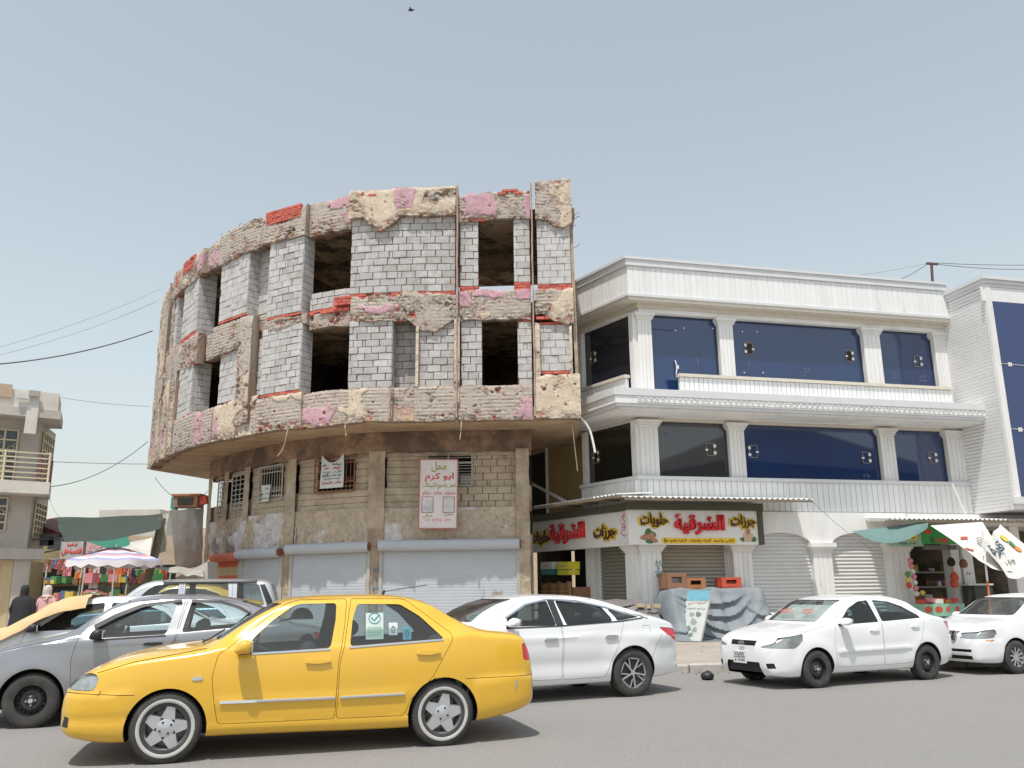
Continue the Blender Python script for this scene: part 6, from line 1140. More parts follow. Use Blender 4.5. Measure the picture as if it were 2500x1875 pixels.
# ---- market signs
def msign(label, px0, px1, py0, py1, Y, m, lines, name='shop_sign'):
    p, q = aty(px0, py1, Y), aty(px1, py0, Y); r = thing(name, label, 'sign', ((p.x + q.x) / 2, Y, p.z)); MB().box(((p.x + q.x) / 2, Y, (p.z + q.z) / 2), (q.x - p.x, .08, q.z - p.z)).build('sign_panel', m, r)
    for t, fm, dz, w, h in lines: lettering('letters', t, fm, frame(((p.x + q.x) / 2, Y - .045, (p.z + q.z) / 2 + dz), (1, 0, 0), (0, 0, 1)), (q.x - p.x) * w, h, .01, .03, r)
    return r
msign('grey shop sign with big red Arabic letters at the entrance of the market', 147, 206, 1322, 1364, 28.5, mat('grey_sign_face', (0.40, 0.38, 0.37), 0.5), [('\u0627\u0644\u062a\u0633\u0627\u0647\u0644', M_REDL, -.05, .9, .24), ('\u0642\u0631\u0637\u0627\u0633\u064a\u0629', M_REDL, .17, .45, .12)])
msign('pink washed-out shop sign right of the grey sign in the market', 209, 268, 1322, 1362, 28.6, mat('pink_sign_face', (0.60, 0.36, 0.37), 0.5, var=0.3, scale=5), [('\u0645\u0643\u062a\u0628\u0629', mat('pale_pink', (0.68, 0.5, 0.5), 0.5), 0, .8, .25)])
# ---- striped umbrella
uc = aty(281, 1372, 24.5); ap = aty(284, 1335, 24.5); um = thing('market_umbrella', 'market umbrella with pink, white and blue stripes over a stall', 'umbrella', (uc.x, uc.y, .12)); Rr = 1.28
US = [mat('stripe_%s' % n, c, 0.7, var=0.05) for n, c in (('pink', (0.70, 0.33, 0.36)), ('white', (0.72, 0.69, 0.72)), ('blue', (0.32, 0.32, 0.52)))]; cnt = {}
for k in range(9):
    b = MB(); P = []
    for t in (k / 9, (k + 1) / 9):
        row = []
        for i in range(33):
            a = 2 * math.pi * i / 32; seg = abs(((a * 8 / (2 * math.pi)) % 1) - .5) * 2; r = Rr * t * (.93 + .07 * seg); row.append((uc.x + r * math.cos(a), uc.y + r * math.sin(a), ap.z - (ap.z - uc.z) * t ** 1.25 - .05 * (1 - seg) * t * 0 + .04 * seg * t))
        P.append(row)
    b.grid(P); b.build('canopy_stripe', US[(0, 1, 2, 0, 1, 2, 0, 1, 2)[k]], um, 60)
b = MB(); P = [[], []]
for i in range(65): a = 2 * math.pi * i / 64; seg = abs(((a * 8 / (2 * math.pi)) % 1) - .5) * 2; r = Rr * (.93 + .07 * seg); z = uc.z + .04 * seg; P[0].append((uc.x + r * math.cos(a), uc.y + r * math.sin(a), z)); P[1].append((uc.x + r * 1.01 * math.cos(a), uc.y + r * 1.01 * math.sin(a), z - .16 - .04 * math.sin(a * 16)))
b.grid(P); b.build('valance', US[1], um, 60); MB().tube([(uc.x, uc.y, .12), (uc.x, uc.y, ap.z + .06)], .022, 8).build('pole', M_CHR, um)
for i in range(8): a = 2 * math.pi * i / 8; MB().bar((uc.x, uc.y, ap.z - .03), (uc.x + Rr * .98 * math.cos(a), uc.y + Rr * .98 * math.sin(a), uc.z + .02), .015).build('rib', M_STEEL, um)
# ---- leaning pole, slanted sheets, roof kiosk
tp_, bt = aty(396, 1265, 26), aty(352, 1440, 26); tag(MB().tube([Vector((bt.x, bt.y, .1)), bt, tp_ * .5 + bt * .5 + Vector((.05, 0, 0)), tp_], [.13, .125, .12, .11], 12).build('timber_pole', mat('weathered_pole', (0.20, 0.18, 0.14), 0.9, var=0.3, scale=8, bump=0.5), None, 60), 'thick weathered pole leaning beside the striped umbrella', 'pole')
cloth4('sheet_metal', 'crumpled grey metal sheets lying on the stall roof next to the ruined building', M_STEEL, [(345, 1378, 25.5), (497, 1388, 27), (497, 1405, 25), (420, 1396, 24.5)], .05, 11, 'sheets', fold=.09, th=.02)
cloth4('board', 'pale weathered board leaning between the pole and the grey curtain', mat('weathered_board', (0.42, 0.40, 0.32), 0.85, var=0.2), [(396, 1258, 26.8), (412, 1252, 26.8), (404, 1345, 26.5), (378, 1352, 26.5)], 0, 13, 'board', fold=.02, th=.03)
tb = thing('metal_bin', 'slanted grey sheet metal box at the foot of the ruined building', 'box', tuple(aty(480, 1430, 26.5))); c = aty(482, 1418, 26.5); MB().hexa([c + Vector(v) for v in ((-.75, -.4, -.9), (.55, -.4, -.9), (.55, .5, -.9), (-.75, .5, -.9), (-.5, -.4, .1), (.4, -.4, .55), (.4, .5, .55), (-.5, .5, .1))]).build('box_body', M_LG, tb)
kk = thing('roof_kiosk', 'small wooden box with red and teal scraps on top of the curtain frame', 'box', tuple(aty(460, 1238, 28.3))); c = aty(461, 1226, 28.3); w = .42
MB().box(c, (.78, .6, .36)).build('box_body', M_CARD, kk); MB().box(c + Vector((0, -.31, .0)), (.5, .04, .24)).build('box_front', M_DARKV, kk); MB().box(c + Vector((.02, 0, .21)), (.95, .7, .06)).build('box_roof', M_CARD2, kk); MB().box(c + Vector((-.48, .05, -.02)), (.14, .3, .4)).build('teal_scrap', mat('teal_scrap', (0.05, 0.28, 0.25), 0.6), kk); MB().hexa([c + Vector(v) for v in ((.42, -.2, -.12), (.66, -.2, -.05), (.66, 0, -.05), (.42, 0, -.12), (.4, -.2, .2), (.62, -.2, .16), (.62, 0, .16), (.4, 0, .2))]).build('red_scrap', M_REDBX, kk)
# ---- stalls with goods: racks, tables, clothes
def stall(label, px0, px1, Y, zt, seed, n, cat='stall'):
    p, q = aty(px0, 1440, Y), aty(px1, 1440, Y); r = thing('market_stall', label, cat, ((p.x + q.x) / 2, Y, .12)); L = q.x - p.x
    for z in (.75, 1.25, 1.75): MB().box(((p.x + q.x) / 2, Y + .35 * (z - .75), z), (L, .6, .04)).build('shelf', M_CARD, r)
    for x in (p.x, q.x): MB().bar((x, Y - .25, .12), (x, Y - .05, zt), .045).build('post', M_STEEL, r)
    MB().bar((p.x, Y - .05, zt), (q.x, Y - .05, zt), .04).build('top_rail', M_STEEL, r)
    goods(r, Vector((p.x, Y - .2, .78)), Vector((L, 0, 0)), Vector((0, .5, 0)), n, 3, seed, (.12, .3), step=.5)
    rr = random.Random(seed + 1)
    for k in range(n // 4):
        x = p.x + L * rr.random(); h = rr.uniform(.3, .7); b = MB(); P = [[(x - .14 + .28 * i / 4, Y - .08 + .03 * math.sin(i * 2 + j), zt - h * j / 4) for j in range(5)] for i in range(5)]; b.sheet(P, .02, (0, 1, 0)); b.build('hanging_garment', rr.choice(GOODS), r)
    return r
stall('shelved stall crowded with coloured goods under the striped umbrella', 205, 312, 27.5, 2.3, 21, 40); stall('stall of green and red goods in the shadow of the market entrance', 112, 198, 29.5, 2.6, 22, 36); stall('stall of brown boxes and cloth between the umbrella and the leaning pole', 316, 415, 28.5, 2.2, 23, 34)
gt = thing('vendor_table', 'low green vendor table in front of the market stalls', 'table', tuple(aty(150, 1480, 26))); c = aty(150, 1466, 26); MB().box((c.x, c.y, .95), (1.3, .8, .08)).build('table_top', mat('green_cloth', (0.10, 0.30, 0.17), 0.7), gt); MB().box((c.x, c.y, .52), (1.24, .74, .78)).build('table_skirt', M_REDBX, gt)
goods(gt, Vector((c.x - .6, c.y - .3, .99)), Vector((1.2, 0, 0)), Vector((0, .5, 0)), 14, 1, 31, (.1, .2))
dk = MB(); p, q = aty(90, 1330, 33), aty(420, 1330, 33); dk.box(((p.x + q.x) / 2, 33.5, 1.3), (q.x - p.x, .2, 2.4)); o = tag(dk.build('dark_panel', mat('dark_market_panel', (0.05, 0.06, 0.045), 0.9, var=0.5, scale=2)), 'plain dark panel closing the back of the market stalls', 'screen')  # upright dark panel across the back of the stalls
# ================================================================ overhead wires, roof mast, bird
def wire(label, pts, rad=.012, sag=.4, m=None, name='overhead_wire'):
    P = []
    for (x0, y0, Y0), (x1, y1, Y1) in zip(pts[:-1], pts[1:]):
        a, c = aty(x0, y0, Y0), aty(x1, y1, Y1)
        for k in range(17): t = k / 16; P.append(a * (1 - t) + c * t - Vector((0, 0, sag * 4 * t * (1 - t))))
    return tag(MB().tube(P, rad, 5).build(name, m or M_BWIRE), label, 'wire')
M_PW = mat('weathered_wire', (0.30, 0.31, 0.33), 0.6)
wire('thickest overhead cable rising from the left edge to the rounded corner of the ruin', [(-60, 893, 26), (372, 808, 31.5)], .022, .25)
wire('upper thin wire from the left edge to the ruin parapet', [(-60, 862, 26), (392, 705, 31)], .008, .2, M_PW); wire('second thin wire just below the upper one left of the ruin', [(-60, 880, 26), (385, 735, 31)], .008, .2, M_PW); wire('wire from the balcony building roof to the ruin', [(100, 962, 30), (364, 992, 32)], .01, .08, M_PW)
wire('level wire from the balcony railing to the ruin', [(102, 1126, 30), (360, 1133, 32)], .01, .02); wire('slanting wire climbing from the balcony slab to the ruin', [(122, 1188, 30), (361, 1078, 32)], .014, .35); wire('slack wire looping under the overhang of the ruin', [(378, 1165, 32), (512, 1196, 33)], .01, .6)
wire('wire dropping from the balcony slab to the green awning', [(120, 1215, 30), (148, 1264, 26)], .01, .1, M_PW)
ms = thing('roof_mast', 'dark steel mast with a cross arm on the roof of the white building', 'mast', tuple(aty(2277, 705, 30))); a, c = aty(2274, 642, 30), aty(2278, 712, 30); MB().tube([c, a], .05, 8).build('post', mat('maroon_steel', (0.14, 0.06, 0.06), 0.6), ms); d = aty(2262, 643, 30), aty(2290, 645, 30); MB().bar(d[0], d[1], .09, .07).build('cross_arm', MATS['maroon_steel'], ms)
wire('wire from the roof mast to the right edge, upper', [(2286, 642, 30), (2560, 646, 34)], .012, .05); wire('wire from the roof mast to the right edge, lower', [(2286, 645, 30), (2560, 656, 34)], .012, .1); wire('wire slanting down from the roof mast to the roof edge', [(2264, 645, 30), (2180, 690, 28)], .012, .05); wire('faint wire running left from the roof mast', [(2264, 643, 30), (2060, 676, 30)], .006, .05, M_PW)
wire('white hose hanging from the last blue window sill to the lower canopy', [(2325, 1182, 26), (2357, 1255, 26)], .03, .0, M_WPL, 'hanging_hose'); wire('white broken pipe bent down from the cornice beside the ruin', [(1414, 1018, 23.5), (1440, 1050, 23.5), (1453, 1105, 23.4)], .03, -.05, M_WPL, 'broken_pipe'); wire('thin pale cable dangling in front of the ochre wall', [(1397, 1040, 23.5), (1410, 1150, 23.5)], .012, -.02, M_WIRE, 'loose_cable')
wire('thin rope stay from the canopy end to the arched shutter', [(1986, 1226, 24.5), (2130, 1340, 24.2)], .008, .1, M_PW, 'rope')
bd = MB(); bc = aty(1002, 25, 40)
bd.tube([bc + Vector((-.16, 0, .01)), bc + Vector((-.05, 0, 0)), bc + Vector((.08, 0, .0)), bc + Vector((.17, 0, .03)), bc + Vector((.22, 0, .02))], [.01, .05, .06, .04, .01], 8)
for s in (-1, 1): bd.hexa([bc + Vector(v) for v in ((-.05, s * .03, .02), (.09, s * .03, .02), (.02, s * .3, -.04 + .2 * (s > 0)), (-.03, s * .3, -.04 + .2 * (s > 0)), (-.05, s * .03, .035), (.09, s * .03, .035), (.02, s * .3, -.03 + .2 * (s > 0)), (-.03, s * .3, -.03 + .2 * (s > 0)))])
tag(bd.build('bird', mat('dark_feathers', (0.07, 0.06, 0.055), 0.8), None, 60), 'small dark bird flying high in the empty sky', 'bird')

# unseen building added across the street, placed so the lower blue panes mirror it
ab = thing('added_street_building', 'tall hipped-roof building added out of view to be mirrored in the lower blue windows', 'building', (52, -10, 0)); MB().hexa([(38, -26, 0), (66, -26, 0), (66, -10, 0), (38, -10, 0), (38, -26, 11.5), (66, -26, 11.5), (66, -10, 11.5), (38, -10, 11.5)]).build('wall', mat('street_wall', (0.20, 0.18, 0.15), 0.9, var=0.2, scale=.5), ab)
rb = MB(); rb.add([(37, -27, 11.5), (67, -27, 11.5), (67, -9, 11.5), (37, -9, 11.5), (49, -18, 17), (56, -18, 17)], [(3, 2, 5, 4), (0, 4, 5, 1), (0, 3, 4), (1, 5, 2), (0, 1, 2, 3)]); rb.build('roof', mat('street_roof', (0.10, 0.09, 0.08), 0.8, var=0.2), ab)
for k in range(6):
    for z in (2, 5.2, 8.4): MB().box((40.5 + 4.6 * k, -9.95, z + 1), (1.8, .12, 1.6)).build('window', M_PANEG, ab)
# ================================================================ cars: lofted envelope, cut by real openings
def curve1(pts):
    """monotone cubic through (x, v) pairs"""
    P = np.array(pts, float); x, y = P[:, 0], P[:, 1]; h = np.diff(x); d = np.diff(y) / h; m = np.zeros(len(x)); m[0] = d[0]; m[-1] = d[-1]
    for i in range(1, len(x) - 1): m[i] = 0 if d[i - 1] * d[i] <= 0 else 2 * d[i - 1] * d[i] / (d[i - 1] + d[i])
    def f(q):
        q = np.clip(q, x[0], x[-1]); i = np.clip(np.searchsorted(x, q) - 1, 0, len(h) - 1); t = (q - x[i]) / h[i]
        return (2 * t ** 3 - 3 * t ** 2 + 1) * y[i] + (t ** 3 - 2 * t ** 2 + t) * h[i] * m[i] + (-2 * t ** 3 + 3 * t ** 2) * y[i + 1] + (t ** 3 - t ** 2) * h[i] * m[i + 1]
    return f
def spl(P, seg):
    out = []; P = [np.array(p, float) for p in P]
    for i in range(len(P) - 1):
        p0, p1, p2, p3 = P[max(i - 1, 0)], P[i], P[i + 1], P[min(i + 2, len(P) - 1)]; k = seg[i]
        d1, d0, d2 = max(np.linalg.norm(p2 - p1), 1e-6), max(np.linalg.norm(p1 - p0), 1e-6), max(np.linalg.norm(p3 - p2), 1e-6)
        m1 = (p2 - p0) / (d0 + d1) * d1 if i > 0 else p2 - p1; m2 = (p3 - p1) / (d1 + d2) * d1 if i < len(P) - 2 else p2 - p1
        for j in range(k):
            t = j / k; out.append((2 * t ** 3 - 3 * t ** 2 + 1) * p1 + (t ** 3 - 2 * t ** 2 + t) * m1 + (-2 * t ** 3 + 3 * t ** 2) * p2 + (t ** 3 - t ** 2) * m2)
    return np.array(out + [P[-1]])
def envelope(sp, ins=0.0, x0=None, x1=None, zb=None, n=96):
    T, Bt, Be, Wd, Wr = sp['_f']; a = sp['x0'] + max(ins, 0) if x0 is None else x0; e = sp['x1'] - max(ins, 0) if x1 is None else x1
    if ins < 0: a += ins; e -= ins
    u = np.linspace(0, 1, n); xs = a + (e - a) * (u - 0.07 * np.sin(2 * np.pi * u)); rings = []
    for x in xs:
        xq = min(max(x, sp['x0']), sp['x1']); zt = T(xq) - ins; b = (Bt(xq) + ins) if zb is None else zb; W = Wd(xq) - ins; wr = Wr(xq) - ins; zs = min(Be(xq) - ins * .3, zt - 0.035); c = min(max((zt - zs - 0.08) / 0.22, 0), 1); c = c * c * (3 - 2 * c)
        h = zs - b
        lo = [(0, b), (.70 * W, b), (.915 * W, b + .015), (.972 * W, b + .10 * h + .01), (.992 * W, b + .28 * h), (W, b + .55 * h), (.994 * W, b + .80 * h), (.968 * W, zs)]
        k = zt - zs
        hood = [(.945 * W, zs + .38 * k), (.86 * W, zs + .72 * k), (.62 * W, zs + .93 * k), (.3 * W, zt - .004), (0, zt)]
        cab = [(.935 * W + .0 * wr, zs + .05), (wr + .03, zt - .13), (wr - .035, zt - .045), (wr * .55, zt - .008), (0, zt)]
        up = [tuple(np.array(p) * (1 - c) + np.array(q) * c) for p, q in zip(hood, cab)]
        s = spl(lo + up, [3, 2, 3, 3, 4, 4, 4, 4, 9, 4, 4, 4]); ft = sp.get('feat')
        if ft is not None and zb is None:
            for p in s:
                if p[0] > .8 * W and p[1] < zs + .02: p[0] += ft(x, p[1])
        rings.append(s)
    m = len(rings[0]); vs = []; fs = []
    for x, s in zip(xs, rings): vs += [(x, -p[0], p[1]) for p in s] + [(x, p[0], p[1]) for p in s[-2:0:-1]]
    k = 2 * m - 2
    for i in range(n - 1):
        for j in range(k): fs.append((i * k + j, i * k + (j + 1) % k, (i + 1) * k + (j + 1) % k, (i + 1) * k + j))
    fs += [tuple(range(k - 1, -1, -1)), tuple((n - 1) * k + j for j in range(k))]
    return vs, fs
ECACHE = {}
def env(sp, ins, m):
    k = (id(sp), round(ins, 4))
    if k not in ECACHE: ECACHE[k] = mk(*envelope(sp, ins), m)
    me = ECACHE[k].copy(); me.materials.clear(); me.materials.append(m); return me
def mk(vs, fs, m):
    me = bpy.data.meshes.new('tmp'); me.from_pydata([tuple(map(float, v)) for v in vs], [], fs); me.materials.append(m); bm = bmesh.new(); bm.from_mesh(me); bmesh.ops.recalc_face_normals(bm, faces=bm.faces); bm.to_mesh(me); bm.free(); return me
TMP = bpy.data.scenes.new('cutting_bench')
def boo(a, b, op):
    oa = bpy.data.objects.new('a', a); ob = bpy.data.objects.new('b', b); TMP.collection.objects.link(oa); TMP.collection.objects.link(ob)
    md = oa.modifiers.new('m', 'BOOLEAN'); md.operation = op; md.object = ob; md.solver = 'MANIFOLD'
    try: md.material_mode = 'TRANSFER'
    except Exception: pass
    TMP.view_layers[0].update(); me = bpy.data.meshes.new_from_object(oa.evaluated_get(TMP.view_layers[0].depsgraph))
    bpy.data.objects.remove(oa); bpy.data.objects.remove(ob)
    return me
def pprism(poly, y0, y1, m, axis='y'):   # poly in (x,z) swept along y, or (y,z) swept along x
    P = [((p[0], 0, p[1]) if axis == 'y' else (0, p[0], p[1])) for p in poly]; v = (0, 1, 0) if axis == 'y' else (1, 0, 0); b = MB(); b.prism([Vector(q) for q in P], Vector(v) * y0, Vector(v) * y1); return mk(b.v, b.f, m)
def poff(poly, d):
    n = len(poly); A = sum(poly[i][0] * poly[(i + 1) % n][1] - poly[(i + 1) % n][0] * poly[i][1] for i in range(n)); sgn = 1 if A > 0 else -1; out = []
    for i in range(n):
        p0, p1, p2 = Vector(poly[i - 1]), Vector(poly[i]), Vector(poly[(i + 1) % n]); e1 = (p1 - p0).normalized(); e2 = (p2 - p1).normalized(); n1 = Vector((e1.y, -e1.x)) * sgn; n2 = Vector((e2.y, -e2.x)) * sgn
        nn = (n1 + n2); nn = nn / max(nn.dot(n1), 0.35); out.append(tuple(p1 + nn * d))
    return out
def smoothpoly(poly, k=3, r=0.035):
    """round the corners of a polygon with small fillets"""
    q = []; n = len(poly)
    for i in range(n):
        p0, p1, p2 = Vector(poly[i - 1]), Vector(poly[i]), Vector(poly[(i + 1) % n]); a, b = p0 - p1, p2 - p1; d = min(r, .4 * a.length, .4 * b.length)
        if a.normalized().dot(b.normalized()) < -.985: q.append(tuple(p1)); continue
        A, B_ = p1 + a.normalized() * d, p1 + b.normalized() * d
        for t in (0, .33, .67, 1): q.append(tuple(A * (1 - t) ** 2 + p1 * 2 * t * (1 - t) + B_ * t * t))
    return q
def ribbon(pl, w):
    """thin strip polygon along an open polyline"""
    P = [Vector(p) for p in pl]; L = []; Rr = []
    for i, p in enumerate(P):
        d = (P[min(i + 1, len(P) - 1)] - P[max(i - 1, 0)]).normalized(); n = Vector((-d.y, d.x)) * w / 2; L.append(tuple(p + n)); Rr.append(tuple(p - n))
    return L + Rr[::-1]
M_RUB = mat('black_rubber', (0.018, 0.018, 0.02), 0.65, var=0.1); M_TYRE = mat('dusty_tyre', (0.050, 0.047, 0.044), 0.85, var=0.2, scale=9, bump=0.05, bscale=60, stain=((0.14, 0.125, 0.105), 5, 0.5, 0.75, 0.5))
M_CHR = mat('chrome_trim', (0.72, 0.73, 0.75), 0.14, metal=1.0, var=0.0); M_SIL = mat('silver_alloy', (0.62, 0.63, 0.65), 0.32, metal=0.75, var=0.06, scale=8); M_INT = mat('grey_car_interior', (0.085, 0.085, 0.09), 0.85, var=0.15); M_BLKP = mat('black_plastic', (0.025, 0.025, 0.028), 0.45, var=0.08)
M_STEELW = mat('black_steel_wheel', (0.03, 0.03, 0.032), 0.4, var=0.2, scale=12, stain=((0.12, 0.10, 0.085), 9, 0.6, 0.8, 0.5)); M_WW = mat('white_sidewall', (0.50, 0.485, 0.46), 0.7, var=0.12, scale=10); M_BOWL = mat('lamp_bowl', (0.50, 0.51, 0.50), 0.25, metal=0.6, var=0.25, scale=18); M_DISC = mat('brake_disc', (0.16, 0.15, 0.14), 0.4, metal=0.8, var=0.2)
G_CAR = glass('car_window_glass', (0.84, 0.89, 0.90), dirt=0.05); G_WS = glass('windscreen_glass', (0.90, 0.94, 0.93), dirt=0.06); G_LAMP = glass('lamp_glass', (0.97, 0.98, 0.98), dirt=0.05); G_TINT = glass('tinted_car_glass', (0.66, 0.74, 0.76), dirt=0.035)
M_REDLAMP = mat('red_lamp_lens', (0.55, 0.012, 0.02), 0.12, var=0.05, coat=0.6); M_AMB = mat('amber_lens', (0.75, 0.28, 0.03), 0.15, coat=0.5)
def paint(name, c, rough=0.32, metal=0.0, dust=0.14): return mat(name, c, rough, metal, var=0.025, scale=2.2, coat=0.75, stain=((0.42, 0.36, 0.29), 1.7, 0.56, 0.85, dust))
# ---- wheels
WHEELS = {}
def wheel_protos(kind, r, rr, w):
    key = (kind, r)
    if key in WHEELS: return WHEELS[key]
    t = MB(); h = w / 2
    t.lathe([(rr - .02, -h * .9), (rr + .01, -h * .97), (r * .80, -h * 1.02), (r * .93, -h * .95), (r * .985, -h * .78), (r, -h * .5), (r, h * .5), (r * .985, h * .78), (r * .93, h * .95), (rr, h * .95)], 56, axis='y')
    for k in range(56):   # tread blocks
        a = 2 * math.pi * k / 56
        for yy in (-h * .55, h * .55): t.box((r * math.cos(a), yy, r * math.sin(a)), (r * .075, w * .26, 0.004), M=Matrix.Rotation(-(a + math.pi / 2), 3, 'Y'))
    out = [('tyre', t.mesh('tyre', M_TYRE, 40))]
    rimm = M_STEELW if kind in ('steel',) else M_SIL
    b = MB(); b.lathe([(rr, -h * .9), (rr + .012, -h * .93), (rr + .012, -h * .82), (rr - .018, -h * .78), (rr - .035, -h * .3), (rr - .03, h * .8), (rr, h * .9)], 48, axis='y')
    yf = -h * .72
    if kind == 'star5':
        b.lathe([(0, yf - .012), (.07, yf - .008), (.088, yf - .002), (.09, yf + .04)], 40, axis='y'); b.lathe([(rr - .022, yf + .01), (rr - .004, yf - .012), (rr + .012, -h * .93)], 48, axis='y')
        for k in range(5):
            a = math.pi / 2 + .1 + 2 * math.pi * k / 5; c, s = math.cos(a), math.sin(a); pl = []
            for rad, wd in ((0.055, .062), (.1, .053), (.14, .043), (rr - .008, .030)): pl.append((rad, wd))
            V = []
            for rad, wd in pl:
                for sg in (-1, 1):
                    V.append((c * rad - s * wd * sg, yf - .006, s * rad + c * wd * sg)); V.append((c * rad - s * wd * 1.25 * sg, yf + .04, s * rad + c * wd * 1.25 * sg))
            F = []
            for i in range(3): o = i * 4; F += [(o, o + 2, o + 6, o + 4), (o, o + 4, o + 5, o + 1), (o + 2, o + 3, o + 7, o + 6), (o + 1, o + 5, o + 7, o + 3)]
            b.add(V, F)
        out.append(('white_sidewall', (lambda q: q.lathe([(rr + .013, -h * 1.0), (rr + .02, -h * 1.04), (rr + .037, -h * 1.055), (rr + .044, -h * 1.03)], 56, axis='y').mesh('white_sidewall', M_WW, 40))(MB())))
        n = MB(); [n.tube([(.052 * math.cos(a), yf - .008, .052 * math.sin(a)), (.052 * math.cos(a), yf - .014, .052 * math.sin(a))], .010, 8) for a in [math.pi / 4 + math.pi / 2 * i for i in range(4)]]; out.append(('wheel_nuts', n.mesh('wheel_nuts', M_BLKP)))
    elif kind == 'steel':
        b.lathe([(0.0, yf + .005), (.05, yf + .005), (.062, yf + .02), (.095, yf + .012), (.115, yf + .02), (.150, yf + .055), (rr - .03, yf + .045), (rr - .02, yf)], 48, axis='y')
        hh = MB()
        for k in range(14): a = 2 * math.pi * k / 14; hh.tube([(.139 * math.cos(a), yf + .03, .139 * math.sin(a)), (.139 * math.cos(a), yf + .05, .139 * math.sin(a))], .0135, 8)
        out.append(('vent_holes', hh.mesh('vent_holes', M_DARKV)))
        n = MB(); [n.tube([(.05 * math.cos(a), yf + .004, .05 * math.sin(a)), (.05 * math.cos(a), yf - .012, .05 * math.sin(a))], .0105, 6) for a in [.4 + math.pi / 2 * i for i in range(4)]]; n.tube([(0, yf + .01, 0), (0, yf - .02, 0)], .026, 14); out.append(('wheel_nuts', n.mesh('wheel_nuts', M_SIL)))
    elif kind == 'blade5':
        b.lathe([(0, yf - .005), (.035, yf - .004), (.04, yf + .02)], 20, axis='y')
        k2 = MB()
        for k in range(5):
            a = math.pi / 2 + 2 * math.pi * k / 5
            def q(rad, da, y): return (rad * math.cos(a + da), y, rad * math.sin(a + da))
            b.bar(q(.03, 0, yf), q(rr - .02, 0.0, yf + .0), .022, .02, up=(0, 1, 0)); b.bar(q(rr - .02, 0, yf), q(rr - .015, .85, yf), .018, .02, up=(0, 1, 0)); b.bar(q(rr - .02, .85, yf), q(.085, 1.02, yf + .012), .016, .02, up=(0, 1, 0))
            k2.add([q(.05, .25, yf + .02), q(rr - .03, .08, yf + .02), q(rr - .03, .8, yf + .02), q(.09, 1.0, yf + .02), q(.05, .25, yf + .03), q(rr - .03, .08, yf + .03), q(rr - .03, .8, yf + .03), q(.09, 1.0, yf + .03)][:4], [(0, 1, 2)])
        out.append(('dark_blades', k2.mesh('dark_blades', M_BLKP)))
    else:   # ten spoke alloy
        b.lathe([(0, yf), (.05, yf), (.06, yf + .02)], 20, axis='y')
        for k in range(10): a = 2 * math.pi * k / 10; b.bar((.05 * math.cos(a), yf + .008, .05 * math.sin(a)), ((rr - .02) * math.cos(a), yf, (rr - .02) * math.sin(a)), .026, .02, up=(0, 1, 0))
    out.append(('rim', b.mesh('rim', rimm, 35)))
    d = MB(); d.lathe([(0, 0.01), (rr * .72, 0.01), (rr * .72, .03), (0, .03)], 32, axis='y'); d.lathe([(0, .05), (rr - .035, .05)], 32, axis='y'); out.append(('brake_disc', d.mesh('brake_disc', M_DISC)))
    WHEELS[key] = out; return out
def add_wheel(root, kind, x, y, r, rr, w, side, steer=0.0, rot=0.0):
    e = bpy.data.objects.new('wheel', None); link(e, root, False); e.location = (x, y, r); e.rotation_euler = (0, 0, (0 if side < 0 else math.pi) + steer); e.empty_display_size = .1
    for nm, me in wheel_protos(kind, r, rr, w):
        o = bpy.data.objects.new(nm, me); link(o, e, False); o.rotation_euler = (0, rot, 0)
        if nm in ('vent_holes', 'wheel_nuts'): o['kind'] = 'stuff'
    return e
def spl_obj(me, name, root, smooth=32, mats=None):
    if len(me.vertices) == 0: return None
    if smooth is not None: me.shade_smooth(); me.set_sharp_from_angle(angle=R(smooth))
    me.name = name; o = bpy.data.objects.new(name, me); link(o, root, False); return o
def side_cut(me, sgn):
    """keep the half of a mesh on one side of the car"""
    bm = bmesh.new(); bm.from_mesh(me); bmesh.ops.delete(bm, geom=[v for v in bm.verts if v.co.y * sgn < 0.02], context='VERTS'); m2 = me.copy(); bm.to_mesh(m2); bm.free(); return m2
def split_x(me, xm, lo):
    bm = bmesh.new(); bm.from_mesh(me); bmesh.ops.delete(bm, geom=[v for v in bm.verts if (v.co.x < xm) != lo], context='VERTS'); m2 = me.copy(); bm.to_mesh(m2); bm.free(); return m2
def seat(root, x, y, m, bench=0, head=True):
    w = bench or .48; b = MB(); P = []
    s = bpy.data.objects.new('seat', None); link(s, root, False); s.empty_display_size = .1
    def cushion(nm, prof):
        b = MB(); n = 8; Q = []
        for k in range(n + 1):
            t = -1 + 2 * k / n; q = 1 - .12 * abs(t) ** 3; Q.append([(x + px * 1.0, y + t * w / 2, .1 + pz * q + .1 * (1 - q)) for px, pz in prof])
        b.grid(Q); b.add(Q[0], [tuple(range(len(prof)))]); b.add(Q[-1], [tuple(range(len(prof)))]); spl_obj(b.mesh(nm, m), nm, s, 50)
    cushion('seat_cushion', [(-.1, .2), (-.12, .3), (-.05, .36), (.35, .33), (.4, .2)]); cushion('seat_back', [(.32, .25), (.30, .4), (.40, .80), (.44, .88), (.52, .88), (.56, .8), (.46, .3)])
    if head:
        for yy in ([y] if not bench else [y - .36, y + .36]): bb = MB(); bb.lathe([(0.001, -.1), (.05, -.095), (.075, -.05), (.08, 0), (.07, .06), (.04, .09), (.001, .095)], 14, (x + .53, yy, 1.09), 'y'); spl_obj(bb.mesh('headrest', m), 'headrest', s, 60)
    return s
